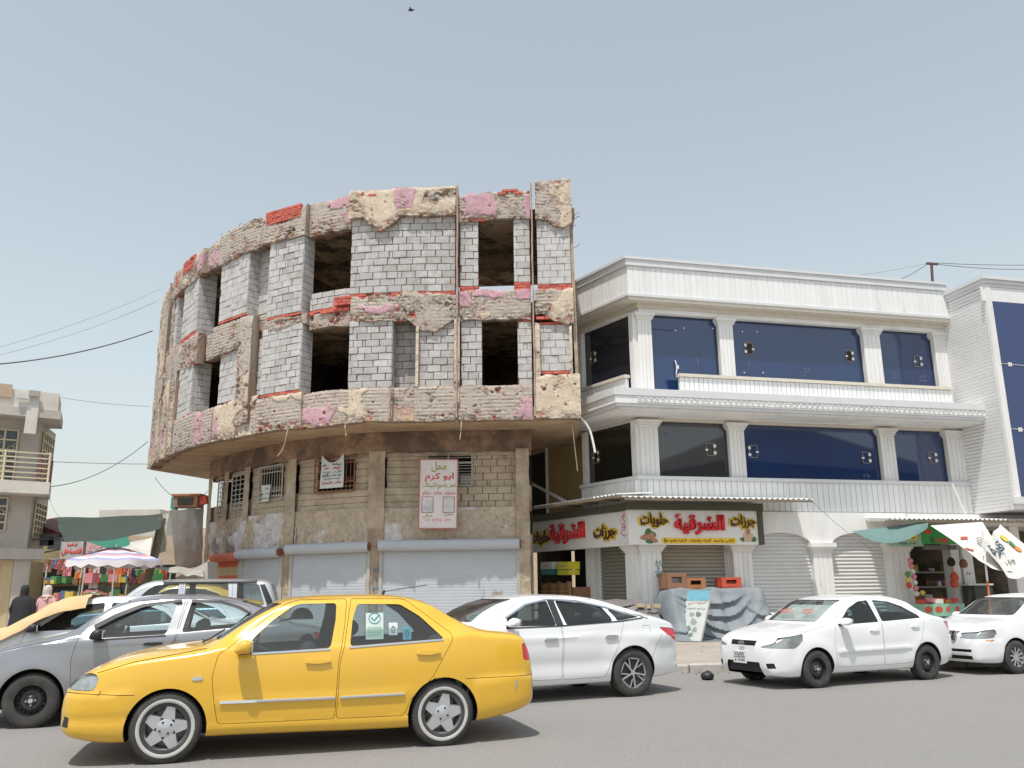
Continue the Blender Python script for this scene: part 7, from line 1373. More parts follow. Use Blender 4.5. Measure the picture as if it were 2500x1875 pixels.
def car(name, label, cat, sp, P, az, scale=1.0, group='cars in the street'):
    """P: ground point under the near front wheel contact unless sp says otherwise"""
    sp['_f'] = [curve1(sp[k]) for k in ('top', 'bot', 'belt', 'W', 'wr')]; pm = sp['paint']; hw = sp['hw']; zr = sp['rw']; wx = sp['wx']
    root = thing(name, label, cat, (0, 0, 0), group); a = R(az); root.rotation_euler = (0, 0, a); root.scale = (scale,) * 3
    ax = sp.get('anchor', 0.0); off = Vector((ax * math.cos(a) + hw * math.sin(a), ax * math.sin(a) - hw * math.cos(a), 0)) * scale; root.location = (P[0] - off.x, P[1] - off.y, sp.get('z', 0.0))
    ECACHE.clear(); E = env(sp, 0.0, pm); body = E.copy(); ra = sp['ra']
    cav = mk(*envelope(sp, 0.045, sp['cab'][0], sp['cab'][1], 0.42, 60), M_INT); body = boo(body, cav, 'DIFFERENCE')
    for x in wx:
        for s in (-1, 1):
            b = MB(); b.lathe([(0.0, s * .50), (ra, s * .50), (ra * 1.0, s * 1.2), (0, s * 1.2)], 48, (x, 0, sp.get('zw', zr)), 'y'); mm = mk(b.v, b.f, M_RUB); bm = bmesh.new(); bm.from_mesh(mm); bmesh.ops.remove_doubles(bm, verts=bm.verts, dist=1e-5); bmesh.ops.recalc_face_normals(bm, faces=bm.faces); bm.to_mesh(mm); bm.free()
            body = boo(body, mm, 'DIFFERENCE')
    g1, g2 = env(sp, .006, G_CAR), env(sp, .011, G_CAR); gsh = boo(g1, g2, 'DIFFERENCE')
    def both(poly, ya=.28, yb=1.3, m=M_RUB):
        A = pprism(poly, ya, yb, m); B_ = pprism(poly, -yb, -ya, m); return A, B_
    glasses = []
    for poly, gm in sp['win']:
        poly = smoothpoly(poly, 2)
        for c in both(poly): body = boo(body, c, 'DIFFERENCE')
        for s, c in zip((1, -1), both(poly)): glasses.append((boo(gsh, c, 'INTERSECT'), gm, 'side_window'))
    for k, nm in (('ws', 'windscreen'), ('rwn', 'rear_window')):
        if k in sp:
            poly, xa, xb = sp[k]; poly = smoothpoly(poly, 2); c = pprism(poly, xa, xb, M_RUB, 'x'); body = boo(body, c, 'DIFFERENCE'); glasses.append((boo(gsh, pprism(poly, xa, xb, M_RUB, 'x'), 'INTERSECT'), G_WS if k == 'ws' else sp.get('rg', G_CAR), nm))
    if sp.get('sunroof'): pass
    E4 = env(sp, .045, M_BOWL); E2 = env(sp, .014, M_RUB)
    lamps = []; bowls = []
    for poly, kind, nm in sp['lamps']:
        poly = smoothpoly(poly, 2); lim = sp.get('lampy', .3)
        for s, c in zip((1, -1), both(poly, lim, 1.3, M_BOWL)):
            pocket = boo(c, E4, 'DIFFERENCE'); body = boo(body, pocket, 'DIFFERENCE'); lens = boo(gsh, pprism(poff(poly, -.002), s * lim, s * 1.3, M_BOWL), 'INTERSECT'); lamps.append((lens, kind, nm))
            if kind == 'clear': refl = boo(boo(env(sp, .028, M_BOWL), env(sp, .05, M_BOWL), 'DIFFERENCE'), pprism(poff(poly, -.004), s * lim, s * 1.3, M_BOWL), 'INTERSECT'); bowls.append(refl)
    for poly, dp, m, nm in sp.get('front', ()):
        poly = smoothpoly(poly, 1) if len(poly) > 4 else poly; c = pprism(poly, sp['x0'] - .3, sp['x0'] + .55, m, 'x'); pk = boo(c, env(sp, dp, m), 'DIFFERENCE'); body = boo(body, pk, 'DIFFERENCE')
    for pl in sp.get('grooves', ()):
        for c in both(ribbon(pl, .0055), .2, 1.3, M_RUB): body = boo(body, boo(c, E2, 'DIFFERENCE'), 'DIFFERENCE')
    doors = []
    for poly in sp.get('doors', ()):
        po = smoothpoly(poly, 1)
        for s in (-1, 1):
            doors.append((boo(body, pprism(poff(po, -.0022), s * .42, s * 1.3, M_RUB), 'INTERSECT'), s))
        for s in (-1, 1): body = boo(body, pprism(poff(po, .0022), s * .42, s * 1.3, M_RUB), 'DIFFERENCE')
    bo = spl_obj(body, 'body', root)
    dobs = []
    for me, s in doors: dobs.append(spl_obj(me, 'door', root))
    for me, gm, nm in glasses:
        me.materials.clear(); me.materials.append(gm); me.polygons.foreach_set('material_index', [0] * len(me.polygons)); spl_obj(me, nm, root)
    for me, kind, nm in lamps:
        me.materials.clear(); me.materials.append({'clear': G_LAMP, 'red': M_REDLAMP, 'amber': M_AMB}[kind]); me.polygons.foreach_set('material_index', [0] * len(me.polygons)); spl_obj(me, nm, root)
    for me in bowls: spl_obj(me, 'lamp_reflector', root)
    for poly, d, m, nm in sp.get('trims', ()):
        eo = env(sp, -d, m); rest = boo(eo, env(sp, .004, m), 'DIFFERENCE'); pq = smoothpoly(poly, 2) if len(poly) > 4 else poly
        for c in both(pq, .4, 1.4, m): spl_obj(boo(rest, c, 'INTERSECT'), nm, root)
    # mirrors
    mx, mz, mc = sp['mirror']; yw = float(sp['_f'][3](mx)) + .02
    for s in (-1, 1):
        b = MB(); Q = []
        for i in range(13):
            th = math.pi * i / 12; row = []
            for j in range(20):
                ph = 2 * math.pi * j / 20; cx, cy, cz = math.sin(th) * math.cos(ph), math.cos(th), math.sin(th) * math.sin(ph); f = lambda v, e: math.copysign(abs(v) ** e, v)
                row.append((mx + .075 * f(cx, .8) + (0.03 * cz if cx < 0 else 0), s * (yw + .075 + .095 * f(cy, .7)), mz + .062 * f(cz, .75)))
            Q.append(row + [row[0]])
        b.grid(Q); mo = spl_obj(b.mesh('mirror', mc), 'mirror', root, 50); bb = MB(); bb.bar((mx - .01, s * (yw - .09), mz - .06), (mx - .01, s * (yw + .06), mz - .03), .09, .03); spl_obj(bb.mesh('mirror_foot', M_BLKP), 'mirror_foot', mo); b3 = MB(); b3.box((mx + .072, s * (yw + .075), mz), (.012, .15, .09)); spl_obj(b3.mesh('mirror_glass', M_CHR), 'mirror_glass', mo)
    # interior
    sm = sp.get('seatm', M_INT); c0, c1 = sp['cab']; sx_ = sp['seats']
    for y in (-.36, .36): seat(root, sx_[0], y, sm)
    seat(root, sx_[1], 0, sm, 1.2)
    b = MB(); xd = sx_[0] - .62; b.hexa([(xd - .25, -.68, .55), (xd + .12, -.68, .55), (xd + .12, .68, .55), (xd - .25, .68, .55), (xd - .45, -.66, sp['dash']), (xd + .08, -.66, sp['dash'] - .02), (xd + .08, .66, sp['dash'] - .02), (xd - .45, .66, sp['dash'])]); spl_obj(b.mesh('dashboard', M_INT), 'dashboard', root, None)
    b = MB(); cx, cz = sx_[0] - .38, sp['dash'] - .04; b.tube([(cx + .05 * math.cos(t) * .6, -.36 + .19 * math.sin(t), cz + .19 * math.cos(t)) for t in [2 * math.pi * k / 20 for k in range(21)]], .014, 6); b.bar((cx, -.54, cz), (cx, -.18, cz), .03, .02); b.bar((cx, -.36, cz), (cx - .25, -.36, cz - .12), .04); spl_obj(b.mesh('steering_wheel', M_BLKP), 'steering_wheel', root, 50)
    b = MB(); b.box(((c0 + c1) / 2, 0, .30), (c1 - c0 + .4, 1.2, .12)); b.box((wx[0], 0, .3), (.25, 1.3, .1)); b.box((wx[1], 0, .3), (.2, 1.3, .1)); spl_obj(b.mesh('underbody', M_RUB), 'underbody', root, None)
    for x in wx:
        for s in (-1, 1): add_wheel(root, sp['wheel'], x, s * (hw - sp['ww'] / 2), zr, sp['rr'], sp['ww'], s, 0.0, sp.get('rot', 0.3) + x)
    return root
def lp(root, x, y, z, right, up):   # frame in car coordinates
    return frame((x, y, z), right, up)
TAXI_P = paint('taxi_yellow_paint', (0.76, 0.44, 0.035), 0.3, 0, 0.1)
def gs(v, c, w): return math.exp(-((v - c) / w) ** 2)
def sst(v, a, b): t = min(max((v - a) / (b - a), 0), 1); return t * t * (3 - 2 * t)
taxi_sp = dict(x0=-.90, x1=3.47, hw=.82, rw=.298, rr=.20, ww=.185, ra=.342, zw=.288, wx=(0, 2.48), wheel='star5', paint=TAXI_P,
    top=[(-.90, .50), (-.885, .60), (-.85, .67), (-.78, .735), (-.66, .80), (-.48, .875), (-.2, .93), (.1, .962), (.27, .985), (.55, 1.15), (.8, 1.305), (.95, 1.372), (1.1, 1.395), (1.4, 1.413), (1.8, 1.415), (2.1, 1.40), (2.36, 1.345), (2.62, 1.205), (2.86, 1.085), (3.0, 1.045), (3.2, 1.025), (3.32, 1.0), (3.38, .94), (3.42, .82), (3.455, .64), (3.47, .52)],
    bot=[(-.90, .36), (-.86, .27), (-.75, .225), (-.4, .18), (.4, .195), (2.1, .175), (2.85, .2), (3.25, .265), (3.43, .33), (3.47, .40)],
    belt=[(-.90, .47), (-.84, .60), (-.7, .70), (-.4, .79), (0, .845), (.4, .89), (1.5, .92), (2.5, .96), (3.0, .965), (3.3, .93), (3.42, .74), (3.47, .5)],
    W=[(-.90, .46), (-.875, .58), (-.82, .68), (-.72, .755), (-.5, .80), (-.2, .825), (.4, .838), (1.5, .845), (2.5, .84), (2.95, .805), (3.25, .755), (3.4, .69), (3.45, .60), (3.47, .50)],
    wr=[(-.90, .40), (-.5, .66), (.2, .73), (.5, .69), (.95, .60), (1.5, .595), (2.1, .59), (2.5, .62), (2.9, .68), (3.3, .66), (3.47, .45)],
    feat=lambda x, z: .016 * sst(-x, .24, .34) * sst(.60 - .10 * (x + .3) * 0 - z, -.012, .004) * (x < 0) + .016 * (x > 2.75) * sst(x, 2.75, 2.85) * sst(.598 - z, -.01, .004) + .010 * gs(z, .49, .03) * (0.4 < x < 2.15) + .012 * sst(.29 - z, -.008, .006) * (.3 < x < 2.2) - .012 * gs(z, .395, .03) * (x < -.3),
    cab=(.42, 2.85), seats=(1.10, 2.15), dash=.90, mirror=(.62, .97, TAXI_P), lampy=.3,
    win=[([(.60, .905), (.71, 1.045), (.87, 1.19), (1.05, 1.315), (1.12, 1.335), (1.46, 1.335), (1.45, 1.18), (1.40, .93)], G_CAR), ([(1.66, 1.325), (2.08, 1.315), (2.27, 1.20), (2.49, .985), (1.58, .94), (1.61, 1.18)], G_CAR)],
    ws=([(-.60, 1.02), (.60, 1.02), (.545, 1.34), (-.545, 1.34)], .1, 1.0), rwn=([(-.58, 1.08), (.58, 1.08), (.50, 1.335), (-.50, 1.335)], 2.3, 3.1),
    lamps=[([(-.86, .645), (-.79, .735), (-.66, .775), (-.60, .765), (-.578, .72), (-.61, .63), (-.74, .632)], 'clear', 'headlight'), ([(3.305, .92), (3.40, .90), (3.44, .745), (3.315, .752)], 'red', 'tail_light')],
    grooves=[[(-.95, .615), (-.8, .615), (-.27, .582)], [(-.60, .775), (-.3, .86), (.05, .915), (.30, .955)], [(2.70, .607), (3.0, .607), (3.5, .605)], [(2.13, .30), (2.3, .56), (2.40, .63)], [(-.55, .63), (-.57, .59)]],
    doors=[[(.43, .31), (1.455, .305), (1.475, .80), (1.50, .93), (1.535, 1.13), (1.56, 1.375), (1.1, 1.37), (.98, 1.335), (.80, 1.20), (.50, .965), (.40, .90), (.36, .71), (.385, .53)], [(1.472, .305), (2.10, .30), (2.16, .44), (2.36, .62), (2.58, .985), (2.56, 1.04), (2.13, 1.365), (1.60, 1.375), (1.56, 1.13), (1.525, .93), (1.49, .80)]],
    trims=[([(.44, .483), (1.45, .478), (1.45, .502), (.44, .507)], .012, M_CHR, 'side_moulding'), ([(1.50, .480), (2.10, .486), (2.10, .508), (1.50, .502)], .012, M_CHR, 'side_moulding'), ([(.58, .890), (1.40, .912), (1.40, .928), (.58, .906)], .006, M_CHR, 'window_strip'), ([(1.57, .922), (2.48, .968), (2.48, .984), (1.57, .938)], .006, M_CHR, 'window_strip'),
        ([(1.17, .805), (1.19, .83), (1.27, .838), (1.40, .83), (1.41, .812), (1.30, .795)], .028, TAXI_P, 'door_handle'), ([(2.21, .850), (2.23, .875), (2.31, .884), (2.44, .876), (2.45, .858), (2.34, .84)], .028, TAXI_P, 'door_handle'), ([(.19, .70), (.21, .722), (.27, .722), (.285, .70), (.27, .688), (.21, .688)], .008, M_SIL, 'indicator_lamp'), ([(-.86, .335), (-.80, .33), (-.80, .41), (-.84, .42)], .004, M_BLKP, 'bumper_recess'), ([(3.225, .575), (3.245, .575), (3.235, .50), (3.215, .47)], .004, M_SIL, 'bumper_scrape')])
taxi = car('taxi', 'yellow sedan taxi with five-spoke alloys and white sidewalls, stopped nearest to the viewer', 'taxi', taxi_sp, (-3.07, 8.01), 16.8, group=None)
def sedan(**kw):
    d = dict(hw=.84, rw=.30, rr=.195, ww=.19, ra=.345, wheel='steel', cab=(.42, 2.85), seats=(1.28, 2.15), dash=.95, lampy=.3); d.update(kw); return d
# ---- grey sedan behind the taxi (left)
GREY_P = paint('grey_metallic_paint', (0.30, 0.30, 0.315), 0.3, 0.5, 0.12)
aveo = sedan(x0=-.84, x1=3.45, wx=(0, 2.48), paint=GREY_P, ra=.36, rw=.305,
    top=[(-.84, .52), (-.83, .66), (-.78, .76), (-.6, .84), (-.3, .93), (0, .992), (.18, 1.03), (.27, 1.06), (.55, 1.25), (.77, 1.385), (1.07, 1.468), (1.45, 1.493), (1.85, 1.488), (2.18, 1.44), (2.42, 1.385), (2.62, 1.30), (2.9, 1.14), (3.05, 1.085), (3.25, 1.06), (3.36, 1.03), (3.41, .9), (3.45, .55)],
    bot=[(-.84, .36), (-.8, .24), (-.4, .2), (.4, .2), (2.1, .2), (2.9, .22), (3.3, .3), (3.45, .4)], belt=[(-.84, .5), (-.7, .74), (-.3, .86), (.4, .955), (1.5, 1.0), (2.5, 1.04), (3.1, 1.03), (3.4, .85), (3.45, .5)],
    W=[(-.84, .48), (-.8, .62), (-.7, .74), (-.45, .81), (-.1, .835), (1.5, .845), (2.6, .83), (3.1, .78), (3.38, .68), (3.45, .5)], wr=[(-.84, .4), (-.4, .66), (.2, .73), (.5, .69), (1.0, .60), (2.1, .58), (2.6, .60), (3.0, .66), (3.45, .45)],
    feat=lambda x, z: .010 * gs(z, .93 + .02 * x, .025) * (x > -.5) + .028 * math.exp(-((math.hypot(x, z - .3) - .37) / .12) ** 2) * sst(z, .2, .4) * (x < 1),
    mirror=(.66, 1.04, M_BLKP), win=[([(.64, .985), (.62, 1.15), (.83, 1.262), (1.12, 1.375), (1.52, 1.41), (1.42, 1.015)], G_CAR), ([(1.68, 1.395), (2.03, 1.385), (2.27, 1.315), (2.40, 1.24), (2.22, 1.075), (1.60, 1.03)], G_CAR)],
    ws=([(-.62, 1.09), (.62, 1.09), (.54, 1.42), (-.54, 1.42)], .05, 1.0), rwn=([(-.58, 1.16), (.58, 1.16), (.50, 1.40), (-.50, 1.40)], 2.3, 3.2),
    lamps=[([(-.82, .66), (-.7, .80), (-.45, .85), (-.50, .74), (-.62, .65)], 'clear', 'headlight'), ([(3.2, 1.0), (3.4, .98), (3.43, .80), (3.28, .78)], 'red', 'tail_light')],
    doors=[[(.42, .33), (1.46, .32), (1.48, .85), (1.53, 1.0), (1.61, 1.44), (1.1, 1.425), (.80, 1.30), (.48, 1.10), (.42, .93), (.385, .75)], [(1.48, .32), (2.14, .33), (2.2, .5), (2.35, .64), (2.46, 1.1), (2.40, 1.32), (2.1, 1.41), (1.64, 1.44), (1.55, 1.0), (1.50, .85)]],
    grooves=[[(-.5, .84), (0, .95), (.3, .99)]],
    trims=[([(1.16, .90), (1.20, .925), (1.38, .928), (1.40, .905), (1.28, .885)], .03, M_BLKP, 'door_handle'), ([(2.1, .92), (2.14, .945), (2.3, .948), (2.32, .925), (2.2, .905)], .03, M_BLKP, 'door_handle'), ([(.58, 1.14), (.80, 1.262), (1.10, 1.385), (1.56, 1.43), (1.57, 1.40), (1.12, 1.345), (.84, 1.225), (.62, 1.10)], .022, M_BLKP, 'wind_deflector'), ([(1.68, 1.425), (2.05, 1.41), (2.28, 1.335), (2.42, 1.25), (2.37, 1.24), (2.24, 1.31), (2.02, 1.375), (1.68, 1.39)], .022, M_BLKP, 'wind_deflector'), ([(.66, .965), (1.42, .995), (1.42, 1.012), (.66, .982)], .008, M_BLKP, 'window_strip')])
car('parked_car', 'dark grey sedan with black mirrors and steel wheels, partly behind the yellow taxi', 'car', aveo, (-5.43, 10.16), 16.5, .96)
# ---- white fastback sedan right of the taxi
WHITE_P = paint('white_paint', (0.80, 0.80, 0.80), 0.25, 0, 0.05)
mg = sedan(x0=-1.0, x1=3.70, wx=(0, 2.68), paint=WHITE_P, hw=.905, rw=.335, rr=.235, ww=.215, ra=.385, wheel='blade5', cab=(.45, 3.0), seats=(1.35, 2.3), dash=1.0, anchor=2.68, rot=.35,
    top=[(-1.0, .48), (-.98, .64), (-.9, .76), (-.7, .85), (-.3, .95), (0, 1.02), (.1, 1.06), (.4, 1.25), (.72, 1.385), (.98, 1.44), (1.38, 1.463), (1.81, 1.452), (2.25, 1.408), (2.68, 1.30), (3.18, 1.145), (3.45, 1.065), (3.60, 1.025), (3.655, .96), (3.665, .8), (3.70, .55)],
    bot=[(-1.0, .34), (-.9, .22), (-.4, .19), (.4, .21), (2.2, .21), (3.1, .235), (3.5, .27), (3.70, .36)], belt=[(-1.0, .5), (-.8, .74), (-.3, .88), (.4, .98), (1.5, 1.02), (2.7, 1.065), (3.2, 1.03), (3.5, .97), (3.65, .8), (3.70, .5)],
    W=[(-1.0, .5), (-.95, .66), (-.8, .80), (-.5, .875), (0, .90), (1.5, .905), (2.7, .91), (3.1, .86), (3.4, .77), (3.6, .66), (3.70, .5)], wr=[(-1.0, .4), (-.4, .7), (.2, .75), (.6, .68), (1.1, .62), (2.2, .59), (2.8, .60), (3.3, .66), (3.6, .62), (3.70, .4)],
    feat=lambda x, z: .016 * gs(z, .86, .03) * (x > -.4) - .022 * gs(z, .50, .10) * (.4 < x < 2.4) + .03 * sst(x, 2.7, 3.2) * gs(z, .80, .08) + .025 * sst(x, 3.4, 3.65) * sst(.40 - z, -.06, .03) + .02 * math.exp(-((math.hypot(x - 2.68, z - .33) - .40) / .12) ** 2) * sst(z, .25, .45),
    mirror=(.72, 1.09, WHITE_P), win=[([(.72, 1.03), (.70, 1.14), (1.06, 1.315), (1.42, 1.37), (1.44, 1.03)], G_TINT), ([(1.56, 1.37), (2.08, 1.32), (2.34, 1.255), (2.36, 1.065), (1.60, 1.03)], G_TINT), ([(2.42, 1.235), (2.83, 1.115), (2.56, 1.08), (2.43, 1.07)], G_TINT)],
    ws=([(-.66, 1.1), (.66, 1.1), (.56, 1.40), (-.56, 1.40)], -.1, .95), rwn=([(-.56, 1.12), (.56, 1.12), (.48, 1.38), (-.48, 1.38)], 2.3, 3.6),
    lamps=[([(-.95, .66), (-.85, .78), (-.5, .86), (-.6, .72)], 'clear', 'headlight'), ([(3.20, .96), (3.45, .94), (3.56, .92), (3.68, .78), (3.62, .72), (3.48, .78), (3.33, .86)], 'red', 'tail_light')],
    doors=[[(.50, .32), (1.50, .30), (1.52, .8), (1.51, 1.0), (1.50, 1.42), (1.05, 1.40), (.70, 1.24), (.52, 1.05), (.46, .8)], [(1.52, .30), (2.2, .30), (2.30, .5), (2.42, .72), (2.55, 1.05), (2.48, 1.26), (2.2, 1.37), (1.52, 1.42), (1.53, 1.0), (1.54, .8)]],
    trims=[([(1.22, .84), (1.25, .872), (1.42, .872), (1.45, .84), (1.38, .815), (1.28, .815)], .022, M_SIL, 'door_handle'), ([(2.2, .845), (2.23, .877), (2.40, .877), (2.43, .845), (2.36, .82), (2.26, .82)], .022, M_SIL, 'door_handle'), ([(1.44, 1.03), (1.55, 1.03), (1.54, 1.385), (1.43, 1.385)], .004, M_BLKP, 'door_pillar'), ([(.66, 1.005), (1.5, 1.015), (2.5, 1.055), (2.9, 1.095), (2.9, 1.11), (2.5, 1.072), (1.5, 1.032), (.66, 1.022)], .006, M_BLKP, 'window_strip'), ([(.68, 1.155), (1.05, 1.335), (1.42, 1.40), (1.9, 1.375), (2.38, 1.275), (3.0, 1.10), (3.0, 1.085), (2.38, 1.25), (1.9, 1.352), (1.42, 1.382), (1.07, 1.315), (.70, 1.14)], .006, M_CHR, 'window_strip')],
    grooves=[[(2.86, .96), (2.88, .99), (3.0, .99), (3.02, .90)], [(2.98, .30), (3.02, .55), (3.22, .86)]])
car('parked_car', 'white fastback sedan with dark blade alloys and red tail lamp, right of the taxi', 'car', mg, tuple(atz(1551, 1702, 0))[:2], 25, .94)
# ---- small white sedan facing left, with a printed sunshade
M_PLATE = mat('number_plate_white', (0.78, 0.78, 0.76), 0.5); M_PRINT = mat('plate_print', (0.04, 0.04, 0.05), 0.6); M_MESH = mat('black_grille', (0.02, 0.02, 0.022), 0.5, var=0.1)
kia = sedan(x0=-.84, x1=3.42, wx=(0, 2.5), paint=WHITE_P, rw=.298, ra=.345,
    top=[(-.84, .50), (-.83, .66), (-.79, .745), (-.65, .82), (-.35, .91), (0, .975), (.14, 1.0), (.5, 1.205), (.82, 1.375), (1.1, 1.44), (1.5, 1.462), (2.0, 1.445), (2.4, 1.37), (2.7, 1.22), (2.95, 1.09), (3.2, 1.05), (3.32, 1.01), (3.38, .85), (3.42, .55)],
    bot=[(-.84, .33), (-.78, .21), (-.4, .175), (.4, .2), (2.1, .2), (2.85, .21), (3.25, .28), (3.42, .38)], belt=[(-.84, .47), (-.7, .73), (-.3, .85), (.4, .935), (1.5, .97), (2.5, 1.01), (3.0, 1.0), (3.3, .92), (3.42, .5)],
    W=[(-.84, .50), (-.81, .62), (-.72, .73), (-.5, .80), (-.1, .835), (1.5, .845), (2.6, .84), (3.0, .80), (3.3, .70), (3.42, .5)], wr=[(-.84, .4), (-.4, .66), (.2, .73), (.5, .68), (1.0, .60), (2.1, .58), (2.6, .60), (3.0, .66), (3.42, .45)],
    feat=lambda x, z: .012 * gs(z, .56, .035) * (.45 < x < 2.2) + .022 * math.exp(-((math.hypot(x - (2.5 if x > 1.2 else 0), z - .3) - .36) / .12) ** 2) * sst(z, .2, .4),
    mirror=(.60, 1.03, WHITE_P), win=[([(.62, .975), (.68, 1.06), (.93, 1.235), (1.22, 1.345), (1.45, 1.365), (1.47, 1.0)], G_TINT), ([(1.57, 1.365), (1.93, 1.335), (2.22, 1.245), (2.46, 1.10), (2.48, 1.045), (1.55, 1.005)], G_TINT)],
    ws=([(-.60, 1.03), (.60, 1.03), (.54, 1.375), (-.54, 1.375)], .0, .95), rwn=([(-.56, 1.12), (.56, 1.12), (.50, 1.375), (-.50, 1.375)], 2.2, 3.0),
    lamps=[([(-.83, .64), (-.66, .80), (-.24, .855), (-.27, .73), (-.42, .63)], 'clear', 'headlight'), ([(3.08, .98), (3.3, .95), (3.4, .78), (3.24, .72)], 'red', 'tail_light')],
    doors=[[(.42, .31), (1.47, .30), (1.49, .8), (1.51, 1.0), (1.52, 1.41), (1.2, 1.40), (.90, 1.28), (.55, 1.06), (.46, .93), (.40, .7)], [(1.49, .30), (2.13, .31), (2.2, .48), (2.36, .64), (2.55, 1.0), (2.50, 1.16), (2.24, 1.30), (1.93, 1.385), (1.54, 1.41), (1.53, 1.0), (1.51, .8)]],
    front=[([(-.30, .665), (.30, .665), (.32, .745), (-.32, .745)], .03, M_MESH, 'grille'), ([(-.46, .20), (.46, .20), (.40, .41), (-.40, .41)], .04, M_MESH, 'intake'), ([(-.70, .33), (-.57, .32), (-.55, .40), (-.68, .41)], .03, M_MESH, 'fog'), ([(.57, .32), (.70, .33), (.68, .41), (.55, .40)], .03, M_MESH, 'fog')],
    grooves=[[(-.3, .86), (.0, .92), (.3, .975)]],
    trims=[([(.46, .535), (1.46, .545), (1.46, .59), (.46, .58)], .014, WHITE_P, 'side_moulding'), ([(1.50, .545), (2.12, .55), (2.12, .595), (1.50, .59)], .014, WHITE_P, 'side_moulding'), ([(1.20, .865), (1.23, .895), (1.40, .90), (1.42, .875), (1.33, .85)], .026, WHITE_P, 'door_handle'), ([(2.18, .90), (2.2, .93), (2.36, .935), (2.38, .91), (2.3, .885)], .026, WHITE_P, 'door_handle')])
kc = car('parked_car', 'small white sedan with silver windscreen sunshade and black steel wheels, parked facing left', 'car', kia, tuple(atz(2003, 1681, 0))[:2], 24.6, .89)
def plate(root, x, y, z, lines, w=.34, h=.2, tilt=0.06, nx=-1):
    p = bpy.data.objects.new('number_plate', bevel_box_mesh('number_plate', (.012, w, h), .004, M_PLATE)); link(p, root, False); p.location = (x, y, z); fr = frame((x - .008, y, z), (0, -1, 0), (0, 0, 1))
    for k, (t, ww, hh, dz) in enumerate(lines): lettering('plate_letters', t, M_PRINT, fr @ Matrix.Translation((0, dz, 0)), ww, hh, .002, .012, None).parent = p
    for c in p.children: c.matrix_parent_inverse = Matrix.Translation((-x, -y, -z))
    MB().bar((x - .009, y - w / 2 + .02, z), (x - .009, y + w / 2 - .02, z), .004, .006).build('plate_line', M_PRINT, p, None, False).matrix_parent_inverse = Matrix.Translation((-x, -y, -z))
plate(kc, -.855, .06, .475, [('\u0667\u0668\u0668\u0667\u0664', .25, .07, .045), ('\u0628\u063a\u062f\u0627\u062f \u0645', .26, .07, -.05)])
M_BADGE = mat('badge_black', (0.03, 0.03, 0.035), 0.3); b = MB(); b.tube([(-.852, .06 * math.cos(t) * 1.2, .705 + .03 * math.sin(t)) for t in [2 * math.pi * k / 20 for k in range(21)]], .005, 6); spl_obj(b.mesh('badge_ring', M_CHR), 'badge_ring', kc, 50)
lettering('badge_letters', 'KIA', M_CHR, frame((-.85, 0, .705), (0, -1, 0), (0, 0, 1)), .09, .028, .006, .015, kc, latin=True).matrix_parent_inverse = Matrix.Identity(4)
b = MB(); [b.bar((-.81, -.29, .675 + .018 * k), (-.81, .29, .675 + .018 * k), .008, .006) for k in range(4)]; spl_obj(b.mesh('grille_bars', M_MESH), 'grille_bars', kc, None)
for s in (-1, 1): b = MB(); b.lathe([(0, 0), (.035, 0), (.04, .03)], 14, (-.70, s * .63, .365), 'x'); spl_obj(b.mesh('fog_lamp', M_CHR), 'fog_lamp', kc, 40)
# sunshade behind the windscreen, red oval print
P = []
for i in range(21):
    y = -.58 + 1.16 * i / 20; P.append([(.30 + .44 * t + .03 * abs(math.sin(i * .9)) * (1 - t * .4) + .03, y * (1 - .1 * t), 1.035 + .255 * t) for t in [j / 6 for j in range(7)]])
b = MB(); b.grid(P); M_SHADE = mat('silver_sunshade', (0.66, 0.68, 0.67), 0.35, metal=0.3, var=0.1, scale=8); spl_obj(b.mesh('sunshade', M_SHADE), 'sunshade', kc, 60)
M_ROVAL = mat('red_oval_print', (0.62, 0.18, 0.15), 0.6)
for y in (-.27, .27):
    fr = frame((.43, y, 1.165), (0, -1, 0), (.44, 0, .255)); b = MB(); b.tube([fr @ Vector((.14 * math.cos(t), .06 * math.sin(t), .03)) for t in [2 * math.pi * k / 20 for k in range(21)]], .007, 5); spl_obj(b.mesh('oval_print', M_ROVAL), 'oval_print', kc, 50)
    lettering('oval_letters', 'KIA', M_ROVAL, fr, .17, .055, .004, .01, kc, lift=.028, latin=True).matrix_parent_inverse = Matrix.Identity(4)
